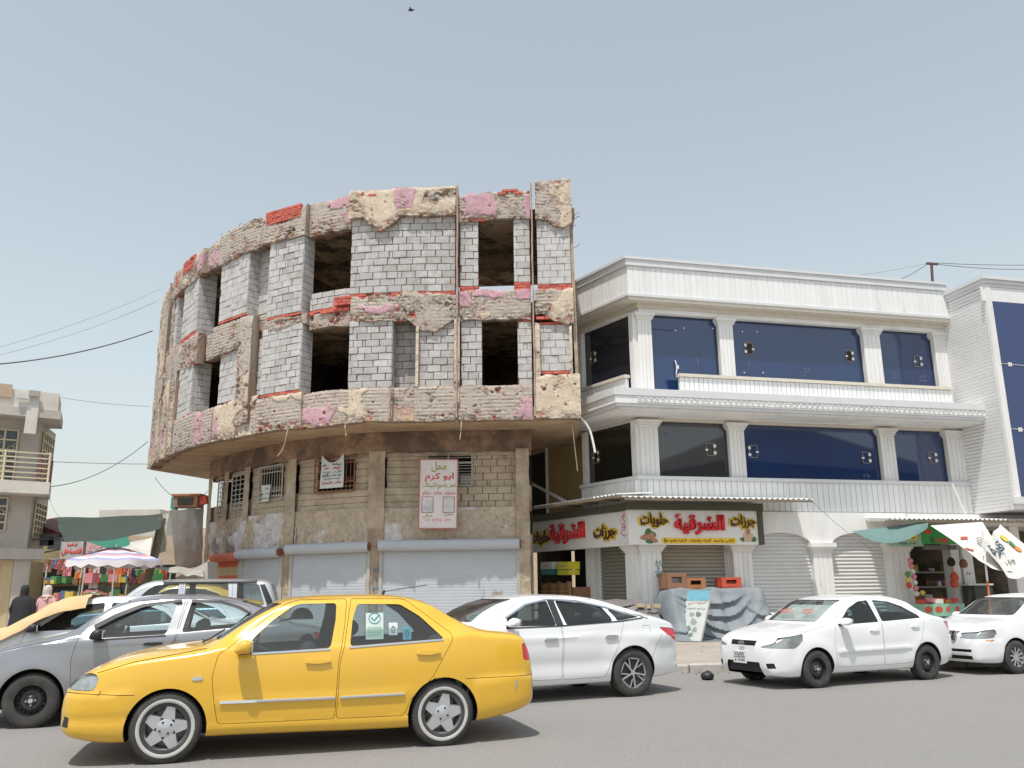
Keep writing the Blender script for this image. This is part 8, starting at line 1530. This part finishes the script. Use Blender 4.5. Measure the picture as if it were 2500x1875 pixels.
# ---- white sedan at the right edge, chrome grille
ela = sedan(x0=-.88, x1=3.6, wx=(0, 2.6), paint=WHITE_P, rw=.30, ra=.345, wheel='ten', hw=.86,
    top=[(-.88, .52), (-.87, .68), (-.82, .745), (-.6, .83), (-.2, .93), (.1, .975), (.2, 1.0), (.6, 1.2), (.92, 1.36), (1.2, 1.41), (1.6, 1.425), (2.1, 1.41), (2.5, 1.33), (2.85, 1.17), (3.1, 1.08), (3.4, 1.05), (3.52, 1.0), (3.57, .8), (3.6, .55)],
    bot=[(-.88, .34), (-.82, .22), (-.4, .19), (.4, .2), (2.1, .2), (2.9, .22), (3.4, .3), (3.6, .4)], belt=[(-.88, .48), (-.7, .74), (-.3, .86), (.4, .93), (1.5, .96), (2.6, 1.0), (3.2, .99), (3.5, .9), (3.6, .5)],
    W=[(-.88, .52), (-.85, .64), (-.76, .75), (-.5, .82), (-.1, .85), (1.5, .86), (2.7, .85), (3.2, .80), (3.5, .7), (3.6, .5)], wr=[(-.88, .42), (-.4, .68), (.2, .74), (.6, .68), (1.0, .62), (2.1, .6), (2.7, .62), (3.1, .68), (3.6, .45)],
    feat=lambda x, z: .012 * sst(.60 - z, -.012, .004) * (x < -.3) + .018 * math.exp(-((math.hypot(x, z - .3) - .36) / .12) ** 2) * sst(z, .2, .4) * (x < 1), mirror=(.66, 1.0, WHITE_P),
    win=[([(.66, .96), (.74, 1.06), (1.0, 1.23), (1.25, 1.32), (1.5, 1.33), (1.5, .985)], G_TINT), ([(1.6, 1.33), (2.05, 1.31), (2.4, 1.2), (2.62, 1.03), (1.58, .99)], G_TINT)], ws=([(-.62, 1.03), (.62, 1.03), (.55, 1.35), (-.55, 1.35)], .05, 1.02), rwn=([(-.56, 1.1), (.56, 1.1), (.50, 1.34), (-.50, 1.34)], 2.4, 3.2),
    lamps=[([(-.87, .63), (-.82, .735), (-.62, .79), (-.42, .80), (-.41, .70), (-.50, .645)], 'clear', 'headlight'), ([(3.3, .96), (3.55, .93), (3.58, .76), (3.4, .76)], 'red', 'tail_light')],
    front=[([(-.30, .62), (.30, .62), (.36, .76), (-.36, .76)], .035, M_MESH, 'grille'), ([(-.62, .40), (.62, .40), (.62, .45), (-.62, .45)], .03, M_MESH, 'intake'), ([(-.62, .27), (.62, .27), (.62, .335), (-.62, .335)], .03, M_MESH, 'intake')],
    doors=[[(.42, .31), (1.52, .30), (1.54, 1.0), (1.55, 1.38), (1.2, 1.37), (.95, 1.27), (.55, 1.03), (.42, .7)]], trims=[([(1.20, .85), (1.24, .875), (1.40, .88), (1.42, .86), (1.3, .835)], .026, WHITE_P, 'door_handle'), ([(-.66, .60), (-.5, .60), (-.5, .618), (-.66, .618)], .006, M_AMB, 'side_marker')], seatm=mat('red_seat_cover', (0.36, 0.05, 0.05), 0.8), rot=.2)
ec = car('parked_car', 'white sedan with chrome barred grille, cut off by the right edge', 'car', ela, tuple(atz(2491, 1646, 0))[:2], 22, .89)
b = MB(); [b.bar((-.875, y, .635), (-.862, y * 1.1, .75), .016, .012) for y in [-.28 + .07 * k for k in range(9)]]; spl_obj(b.mesh('grille_bars', M_CHR), 'grille_bars', ec, None)
b = MB(); b.tube([(-.89, -.37, .765), (-.885, .37, .765), (-.885, .31, .615), (-.885, -.31, .615), (-.89, -.37, .765)], .014, 6); spl_obj(b.mesh('grille_surround', M_CHR), 'grille_surround', ec, 50); plate(ec, -.905, .16, .54, [('\u0662\u0661\u0664\u0665', .2, .06, .04), ('\u0628\u063a\u062f\u0627\u062f', .2, .06, -.05)], .3, .18)
for s in (-1, 1): b = MB(); b.lathe([(0, 0), (.04, 0), (.045, .03)], 14, (-.84, s * .52, .425), 'x'); spl_obj(b.mesh('fog_lamp', M_CHR), 'fog_lamp', ec, 40)
b = MB(); b.hexa([(.30, -.55, .95), (.66, -.6, .95), (.66, .6, .95), (.30, .55, .95), (.30, -.55, 1.0), (.66, -.6, 1.02), (.66, .6, 1.02), (.30, .55, 1.0)]); spl_obj(b.mesh('dashboard_cover', mat('red_dash_cover', (0.50, 0.05, 0.07), 0.85)), 'dashboard_cover', ec, None)
# ---- cars further left
def plain(paintm, **kw):
    d = sedan(x0=-.86, x1=3.5, wx=(0, 2.52), paint=paintm, top=[(-.86, .5), (-.85, .66), (-.8, .75), (-.5, .87), (0, .97), (.2, 1.01), (.55, 1.2), (.85, 1.37), (1.15, 1.44), (1.6, 1.46), (2.1, 1.44), (2.5, 1.35), (2.8, 1.19), (3.05, 1.09), (3.3, 1.05), (3.42, 1.0), (3.48, .8), (3.5, .55)],
        bot=[(-.86, .34), (-.8, .22), (-.4, .19), (2.1, .2), (2.9, .22), (3.3, .3), (3.5, .4)], belt=[(-.86, .47), (-.7, .73), (-.3, .85), (.4, .94), (1.5, .97), (2.5, 1.01), (3.1, 1.0), (3.4, .9), (3.5, .5)], W=[(-.86, .5), (-.82, .62), (-.72, .74), (-.45, .81), (0, .84), (1.5, .85), (2.6, .84), (3.1, .79), (3.4, .69), (3.5, .5)], wr=[(-.86, .4), (-.4, .66), (.2, .73), (.6, .66), (1.1, .6), (2.1, .59), (2.6, .61), (3.05, .67), (3.5, .45)],
        mirror=(.64, 1.03, M_BLKP), win=[([(.64, .98), (.72, 1.07), (.97, 1.245), (1.25, 1.345), (1.5, 1.365), (1.5, 1.0)], G_TINT), ([(1.6, 1.365), (2.03, 1.335), (2.35, 1.225), (2.55, 1.06), (1.58, 1.005)], G_TINT)], ws=([(-.62, 1.06), (.62, 1.06), (.54, 1.37), (-.54, 1.37)], .0, .98), rwn=([(-.56, 1.12), (.56, 1.12), (.50, 1.37), (-.50, 1.37)], 2.3, 3.1), lamps=[([(3.2, .97), (3.42, .94), (3.47, .78), (3.3, .76)], 'red', 'tail_light')],
        doors=[[(.42, .31), (1.53, .30), (1.55, 1.0), (1.56, 1.40), (1.2, 1.39), (.92, 1.27), (.55, 1.05), (.42, .7)], [(1.55, .30), (2.13, .31), (2.36, .64), (2.62, 1.02), (2.4, 1.28), (2.05, 1.385), (1.58, 1.40), (1.57, 1.0)]], trims=[([(1.20, .87), (1.24, .9), (1.40, .9), (1.42, .88), (1.3, .855)], .026, paintm, 'door_handle')]); d.update(kw); return d
wc = car('parked_car', 'white sedan with its windscreen draped in beige cloth, behind the dark grey sedan', 'car', plain(WHITE_P), (-7.3, 12.3), 13.5, .97)
car('parked_car', 'plain yellow car standing behind the silver estate near the striped umbrella', 'car', plain(TAXI_P, z=.14), (-9.6, 21.0), 12, 1.04)
car('parked_car', 'white sedan mostly hidden between the silver estate and the yellow taxi', 'car', plain(WHITE_P, z=0.0, anchor=2.52), (-4.75, 14.6), 14, .98)
SILV_P = paint('silver_paint', (0.60, 0.61, 0.62), 0.28, 0.5, 0.1)
suv = sedan(x0=-.85, x1=3.62, wx=(0, 2.62), paint=SILV_P, rw=.34, rr=.2, ww=.22, ra=.40, hw=.89, cab=(.45, 3.45), seats=(1.35, 2.25), dash=1.1, z=.0,
    top=[(-.85, .6), (-.84, .85), (-.75, .98), (-.4, 1.06), (.1, 1.12), (.3, 1.16), (.65, 1.45), (.95, 1.66), (1.2, 1.71), (1.8, 1.73), (2.8, 1.72), (3.2, 1.70), (3.34, 1.66), (3.46, 1.42), (3.56, 1.1), (3.60, .9), (3.62, .6)], bot=[(-.85, .4), (-.7, .3), (.4, .3), (2.2, .3), (3.3, .34), (3.62, .45)],
    belt=[(-.85, .58), (-.7, .9), (0, 1.04), (1.5, 1.1), (3.3, 1.12), (3.55, 1.0), (3.62, .6)], W=[(-.85, .6), (-.75, .78), (-.4, .87), (1.5, .89), (3.2, .87), (3.5, .8), (3.62, .66)], wr=[(-.85, .5), (.3, .78), (.9, .7), (1.5, .68), (3.2, .66), (3.62, .6)], mirror=(.7, 1.2, M_BLKP),
    win=[([(.70, 1.13), (.78, 1.25), (1.05, 1.52), (1.2, 1.61), (1.62, 1.63), (1.62, 1.14)], G_CAR), ([(1.74, 1.63), (2.55, 1.63), (2.6, 1.16), (1.74, 1.15)], G_CAR), ([(2.72, 1.63), (3.14, 1.60), (3.28, 1.2), (2.74, 1.17)], G_CAR)], ws=([(-.68, 1.2), (.68, 1.2), (.6, 1.64), (-.6, 1.64)], .1, 1.15), rwn=([(-.62, 1.16), (.62, 1.16), (.54, 1.6), (-.54, 1.6)], 3.2, 3.7), lamps=[([(3.38, 1.1), (3.56, 1.08), (3.6, .85), (3.45, .85)], 'red', 'tail_light')],
    doors=[[(.45, .42), (1.66, .40), (1.67, 1.67), (1.2, 1.66), (.9, 1.5), (.55, 1.2)], [(1.69, .40), (2.28, .42), (2.5, .75), (2.66, 1.1), (2.63, 1.67), (1.70, 1.67)]], trims=[([(1.3, 1.66), (3.1, 1.655), (3.1, 1.69), (1.3, 1.695)], .03, M_BLKP, 'roof_rail'), ([(3.16, 1.60), (3.26, 1.60), (3.50, 1.12), (3.36, 1.12)], .006, M_BLKP, 'rear_pillar')])
car('parked_car', 'silver boxy estate with roof rails, parked in front of the shutters', 'car', suv, (-8.2, 17.0), 12, 1.0)
# beige cloth over the white sedan's windscreen and hood
P = []
for i in range(31):
    y = -.92 + 1.84 * i / 30; row = []
    for j in range(41):
        x = -.75 + 2.05 * j / 40; yy = max(-.84, min(.84, y))
        row.append((x, y))
    P.append(row)
M_CLOTH = mat('beige_cloth', (0.62, 0.42, 0.22), 0.9, var=0.1, scale=3, stain=((0.72, 0.55, 0.34), 2.5, 0.5, 0.7, 0.6))
tp = curve1(plain(WHITE_P)['top']); G = []
for row in P:
    q = []
    for x, y in row:
        e = abs(y); base = float(tp(x)) - .02 * e - (.10 * max(0, e - .55) ** 1.4 * 3); fold = .028 * (fbm(x * 3 + y * 2, y * 3.2 - x, 3, 4) - .45) + .02 * math.sin(9 * x + 6 * y + 3 * fbm(x * 2, y * 2, 8)) ; edge = (e - .80) * .9 if e > .80 else 0
        q.append(wm(wc) @ Vector((x, y, base + .035 + abs(fold) - edge)))
    G.append(q)
cl = MB().sheet(G, .006, (0, 0, -1)).build('draped_cloth', M_CLOTH, None, 70); tag(cl, 'crumpled beige cloth laid over the windscreen and bonnet of a white sedan', 'cloth')
# ================================================================ people
M_SKIN = mat('skin', (0.36, 0.20, 0.13), 0.55, var=0.06)
def skinned(verts, edges, root=0):
    me = bpy.data.meshes.new('body'); me.from_pydata([v[0] for v in verts], edges, []); o = bpy.data.objects.new('body', me); TMP.collection.objects.link(o)
    o.modifiers.new('s', 'SKIN'); sb = o.modifiers.new('d', 'SUBSURF'); sb.levels = 2; sb.render_levels = 2
    for i, v in enumerate(verts):
        d = me.skin_vertices[0].data[i]; r = v[1]; d.radius = r if hasattr(r, '__len__') else (r, r); d.use_root = i == root
    TMP.view_layers[0].update(); out = bpy.data.meshes.new_from_object(o.evaluated_get(TMP.view_layers[0].depsgraph)); bpy.data.objects.remove(o); return out
def head_mesh(c, face, r=.105):
    """a head with brow, nose, chin and ears, looking along the unit vector face"""
    f = Vector(face).normalized(); s = f.cross(Vector((0, 0, 1))).normalized(); u = s.cross(f); b = MB(); P = []
    for i in range(17):
        th = math.pi * i / 16; row = []
        for j in range(24):
            ph = 2 * math.pi * j / 24; x, y, z = math.sin(th) * math.cos(ph), math.sin(th) * math.sin(ph), math.cos(th); k = 1.0
            X = .95 * x * r * (1.0 if z > -.2 else 1 - .25 * (-.2 - z)); Y = .76 * y * r * (1.0 if z > -.1 else 1 - .35 * (-.1 - z)); Z = z * r * 1.22
            if x > .6: X += .02 * math.exp(-((y / .16) ** 2 + ((z + .12) / .22) ** 2)) + .008 * math.exp(-((y / .3) ** 2 + ((z + .75) / .15) ** 2)) - .007 * math.exp(-(((abs(y) - .32) / .14) ** 2 + ((z - .08) / .12) ** 2))
            if abs(y) > .9: Y += math.copysign(.012 * math.exp(-(((x + .05) / .2) ** 2 + ((z + .02) / .28) ** 2)), y)
            row.append(Vector(c) + f * X + s * Y + u * Z)
        P.append(row + [row[0]])
    b.grid(P); me = b.mesh('head', M_SKIN); bm = bmesh.new(); bm.from_mesh(me); bmesh.ops.remove_doubles(bm, verts=bm.verts, dist=1e-4); bmesh.ops.recalc_face_normals(bm, faces=bm.faces); bm.to_mesh(me); bm.free(); return me, (f, s, u)
def hand(V, E, wrist, at, d, side, r=.009):
    """palm and five curled fingers grown from a wrist index"""
    d = Vector(d).normalized(); n = Vector(side).normalized(); t = d.cross(n).normalized(); base = Vector(at) + d * .05; V.append((tuple(base), (.036, .018))); p = len(V) - 1; E.append((wrist, p))
    for k, (o, L) in enumerate(((-.030, .055), (-.010, .065), (.010, .062), (.029, .048))):
        a = base + d * .045 + n * o; c = a + d * L * .6 - t * L * .3; e = c + d * L * .15 - t * L * .5; i = len(V); V += [(tuple(a), r), (tuple(c), r * .95), (tuple(e), r * .8)]; E += [(p, i), (i, i + 1), (i + 1, i + 2)]
    a = base - n * .045; c = a + d * .035 - n * .012 - t * .02; i = len(V); V += [(tuple(a), r * 1.2), (tuple(c), r)]; E += [(p, i), (i, i + 1)]
def person(label, P, yaw, build, group=None, cat='person', scale=1.0):
    r = thing('person', label, cat, P, group); r.rotation_euler = (0, 0, yaw); r.scale = (scale,) * 3; build(r); return r
def standing_body(r, h=1.62, step=.12):
    k = h / 1.62; V = [((0, 0, .90 * k), (.15, .11)), ((0, 0, 1.08 * k), (.125, .095)), ((0, 0, 1.26 * k), (.15, .10)), ((0, .01, 1.36 * k), (.075, .07)), ((0, .015, 1.43 * k), (.05, .05))]; E = [(0, 1), (1, 2), (2, 3), (3, 4)]
    for s in (-1, 1):
        i = len(V); st = step * s; V += [((.09 * s, 0, .82 * k), .095), ((.10 * s, .05 + st * .5, .47 * k), .06), ((.10 * s, st - .02, .10 * k), .038), ((.10 * s, st + .12, .045 * k), (.04, .028))]; E += [(0, i), (i, i + 1), (i + 1, i + 2), (i + 2, i + 3)]
        i = len(V); V += [((.17 * s, 0, 1.30 * k), .055), ((.235 * s, -.02, 1.06 * k), .042), ((.24 * s, .06 - st * .6, .84 * k), .03)]; E += [(2, i), (i, i + 1), (i + 1, i + 2)]; hand(V, E, i + 2, V[i + 2][0], (0, .1, -1), (0, 1, 0))
    me = skinned(V, E); hm, ax = head_mesh((0, .025, 1.51 * k), (0, 1, 0)); hm.materials.clear(); me.materials.clear(); me.materials.append(M_SKIN); hm.materials.append(M_SKIN); me = boo(me, hm, 'UNION'); spl_obj(me, 'body', r, 70)
def robe(r, m, prof, nm='robe', folds=.02, nf=9, seed=1, yo=0.0):
    P = []
    for z, rx, ry, oy in prof:
        row = []
        for j in range(49):
            a = 2 * math.pi * j / 48; w = 1 + folds * math.sin(nf * a + z * 2 + 2 * math.sin(a * 2 + seed)) * (1.5 - z); row.append((rx * w * math.cos(a), oy + ry * w * math.sin(a), z))
        P.append(row)
    b = MB(); b.grid(P); spl_obj(b.mesh(nm, m), nm, r, 80)
def sleeves(r, m, k=1.0, step=.12, rad=.07):
    for s in (-1, 1): b = MB(); b.tube([(.13 * s, 0, 1.33 * k), (.19 * s, -.005, 1.26 * k), (.245 * s, -.02, 1.06 * k), (.245 * s, .05 - step * s * .6, .86 * k)], [rad * .8, rad, rad * .95, rad * .8], 14, True); spl_obj(b.mesh('sleeve', m), 'sleeve', r, 80)
def scarf(r, m, k=1.0, low=1.30):
    P = []
    for t, (z, rx, ry, oy) in enumerate(((1.655, .02, .02, 0), (1.64, .06, .07, 0.0), (1.60, .093, .11, .0), (1.52, .105, .122, 0.0), (1.45, .105, .115, -.005), (1.40, .098, .10, -.005), (1.36, .125, .11, -.005), (low, .19, .14, -.01))): P.append([(rx * math.cos(a), oy + ry * math.sin(a) * (1.0 if math.sin(a) < .5 or z > 1.6 or z < 1.45 else .72), z * k) for a in [2 * math.pi * j / 32 for j in range(33)]])
    b = MB(); b.grid(P); spl_obj(b.mesh('head_scarf', m), 'head_scarf', r, 80)
M_ABAYA = mat('black_abaya', (0.018, 0.018, 0.021), 0.8, var=0.15); M_PINK = mat('pale_pink_cloth', (0.66, 0.37, 0.36), 0.85, var=0.06); M_SCARF = mat('pale_grey_scarf', (0.56, 0.50, 0.46), 0.85)
def b1(r): standing_body(r, 1.64); robe(r, M_ABAYA, [(.04, .36, .32, 0), (.4, .33, .28, 0), (.8, .29, .22, 0), (1.0, .265, .19, 0), (1.2, .25, .165, 0), (1.31, .22, .14, 0), (1.38, .14, .11, 0), (1.44, .08, .08, 0)], nf=7); sleeves(r, M_ABAYA, 1.0, rad=.085); scarf(r, M_ABAYA, 1.01, 1.22)
def b2(r):
    standing_body(r, 1.60); robe(r, mat('long_grey_skirt', (0.20, 0.12, 0.13), 0.85), [(.06, .27, .25, 0), (.45, .24, .21, 0), (.8, .20, .17, 0), (.98, .17, .13, 0)], 'skirt', nf=8); robe(r, M_PINK, [(.72, .235, .18, 0), (.8, .225, .17, 0), (1.0, .205, .15, 0), (1.2, .205, .14, 0), (1.30, .185, .125, 0), (1.37, .11, .1, 0), (1.40, .07, .07, 0)], 'hooded_top', .012, 6, 3); sleeves(r, M_PINK, .99, rad=.07); scarf(r, M_SCARF, .99, 1.35)
    P = [[(.10 * math.cos(a) * (1.15 - .15 * t), -.06 - .085 * math.sin(math.pi * t) - .03 * math.cos(a), 1.36 - .2 * t) for a in [math.pi * j / 12 for j in range(13)]] for t in [q / 8 for q in range(9)]]; b = MB(); b.grid(P); spl_obj(b.mesh('hood', M_PINK), 'hood', r, 80)
q = aty(53, 1510, 21.5); person('woman in a long black robe and veil walking away at the left edge', (q.x, q.y, .13), .25, b1, scale=.93)
q = aty(112, 1490, 22.5); person('woman in a pale pink hooded top and beige scarf walking away', (q.x, q.y, .13), -.1, b2, scale=.95)
# ---- the taxi driver (car coordinates): seated, hands on the wheel, cap
def b3(r):
    V = [((1.44, -.36, .52), (.16, .13)), ((1.50, -.36, .70), (.15, .12)), ((1.50, -.36, .88), (.18, .11)), ((1.47, -.36, .98), (.08, .07)), ((1.44, -.36, 1.04), (.055, .055))]; E = [(0, 1), (1, 2), (2, 3), (3, 4)]
    for s in (-1, 1):
        i = len(V); V += [((1.38, -.36 + .1 * s, .52), .095), ((1.1, -.36 + .14 * s, .60), .065), ((.96, -.36 + .12 * s, .36), .045), ((.86, -.36 + .12 * s, .33), .035)]; E += [(0, i), (i, i + 1), (i + 1, i + 2), (i + 2, i + 3)]
        i = len(V); V += [((1.47, -.36 + .2 * s, .92), .06), ((1.26, -.36 + .25 * s, .72), .045), ((1.08, -.36 + .19 * s, .88), .032)]; E += [(2, i), (i, i + 1), (i + 1, i + 2)]; hand(V, E, i + 2, V[i + 2][0], (-.8, 0, .5), (0, -s, 0))
    me = skinned(V, E); me.materials.clear(); me.materials.append(mat('dark_shirt', (0.035, 0.045, 0.06), 0.85, var=0.15)); hm, ax = head_mesh((1.40, -.36, 1.155), (-1, -.08, -.05)); hm.materials.clear(); hm.materials.append(M_SKIN); me = boo(me, hm, 'UNION'); o = spl_obj(me, 'body', r, 70); o.location.x = -.26
    b = MB(); P = []
    for i in range(9): th = math.pi * .5 * i / 8; P.append([(1.41 + .112 * math.sin(th) * math.cos(a), -.36 + .092 * math.sin(th) * math.sin(a), 1.185 + .11 * math.cos(th)) for a in [2 * math.pi * j / 24 for j in range(25)]])
    b.grid(P); b.hexa([(1.31, -.43, 1.185), (1.31, -.29, 1.185), (1.20, -.32, 1.165), (1.20, -.40, 1.165), (1.31, -.43, 1.197), (1.31, -.29, 1.197), (1.20, -.32, 1.175), (1.20, -.40, 1.175)]); o = spl_obj(b.mesh('cap', M_BLKP), 'cap', r, 60); o.location.x = -.26
dr = person('taxi driver in dark clothes and a cap sitting at the wheel of the yellow taxi', tuple(taxi.location), taxi.rotation_euler.z, b3)
# ---- papers stuck in the taxi's rear side window
def sticker(name, label, x, z, w, h, m, kind):
    y = -(float(taxi_sp['_f'][3](x)) * .93) + .02; y2 = y + .10 * max(0, z - .95) * 2.2
    M = wm(taxi); fr = M @ frame((x, y2 + .015, z), (1, 0, 0), (0, .22, 1)); r = thing(name, label, 'paper', fr.translation, 'papers in the taxi window'); fbox(fr, -w / 2, -h / 2, w / 2, h / 2, 0, .002).build('sheet', m, r)
    if kind == 'seal':
        b = MB(); b.tube([fr @ Vector((.055 * math.cos(t), .075 + .05 * math.sin(t), .004)) for t in [2 * math.pi * k / 20 for k in range(21)]], .004, 5); b.tube([fr @ Vector(p) for p in ((-.03, .08, .004), (-.005, .055, .004), (.045, .11, .004))], .006, 5); b.build('blue_seal', mat('teal_print', (0.06, 0.30, 0.38), 0.6), r)
        for k in range(6): fbox(fr, -w * .4, -h * .06 - .016 * k, w * .4, -h * .06 - .016 * k + .008, .002, .003).build('printed_line', mat('pale_green_print', (0.33, 0.50, 0.33), 0.6), r)
    else:
        b = MB(); b.tube([fr @ Vector((.014 * math.cos(t), -.005 + .03 * math.sin(t), .004)) for t in [2 * math.pi * k / 16 for k in range(17)]], .003, 5); b.build('printed_loop', M_DKL, r)
sticker('document', 'large inspection document with a blue seal in the rear taxi window', 1.82, 1.115, .17, .25, mat('paper_green_white', (0.62, 0.70, 0.64), 0.7), 'seal'); sticker('card', 'small white card beside the large document in the taxi window', 2.0, 1.085, .085, .12, mat('paper_white', (0.68, 0.70, 0.68), 0.7), 'loop'); sticker('card', 'small light blue card lowest in the taxi window', 2.135, 1.04, .085, .12, mat('paper_blue', (0.12, 0.42, 0.52), 0.7), 'loop')
# taxi aerial, wiper, scratches, front fog recess
b = MB(); b.tube([(1.98, -.1, 1.408), (2.0, -.1, 1.45)], .014, 8); b.tube([(2.0, -.1, 1.44), (2.45, -.1, 1.50)], .005, 6); spl_obj(b.mesh('aerial', M_BLKP), 'aerial', taxi, None)
b = MB(); b.tube([(.24, -.35, .995), (.30, -.1, 1.01), (.42, .25, 1.08)], .008, 6); b.tube([(.22, .1, .995), (.26, -.42, 1.0)], .007, 6); spl_obj(b.mesh('wiper', M_BLKP), 'wiper', taxi, None)
# ================================================================ grit and small litter on the pavement and in the gutter
r = random.Random(77); b = MB()
for k in range(420):
    x = r.uniform(-9, 14); yk = kpt(x)[1]; y = yk + (r.uniform(-.5, .1) if k % 3 else r.uniform(.4, 6.5)); s = r.uniform(.008, .03); b.box((x, y, (0.012 if y < yk else .125) + s * .3), (s * r.uniform(.8, 2), s, s * .7), r.uniform(0, 3))
o = b.build('litter', mat('pale_grit', (0.34, 0.30, 0.25), 0.95, var=0.4, scale=3)); o['kind'] = 'stuff'; o['label'] = 'small stones and grit scattered along the kerb'; o['category'] = 'litter'
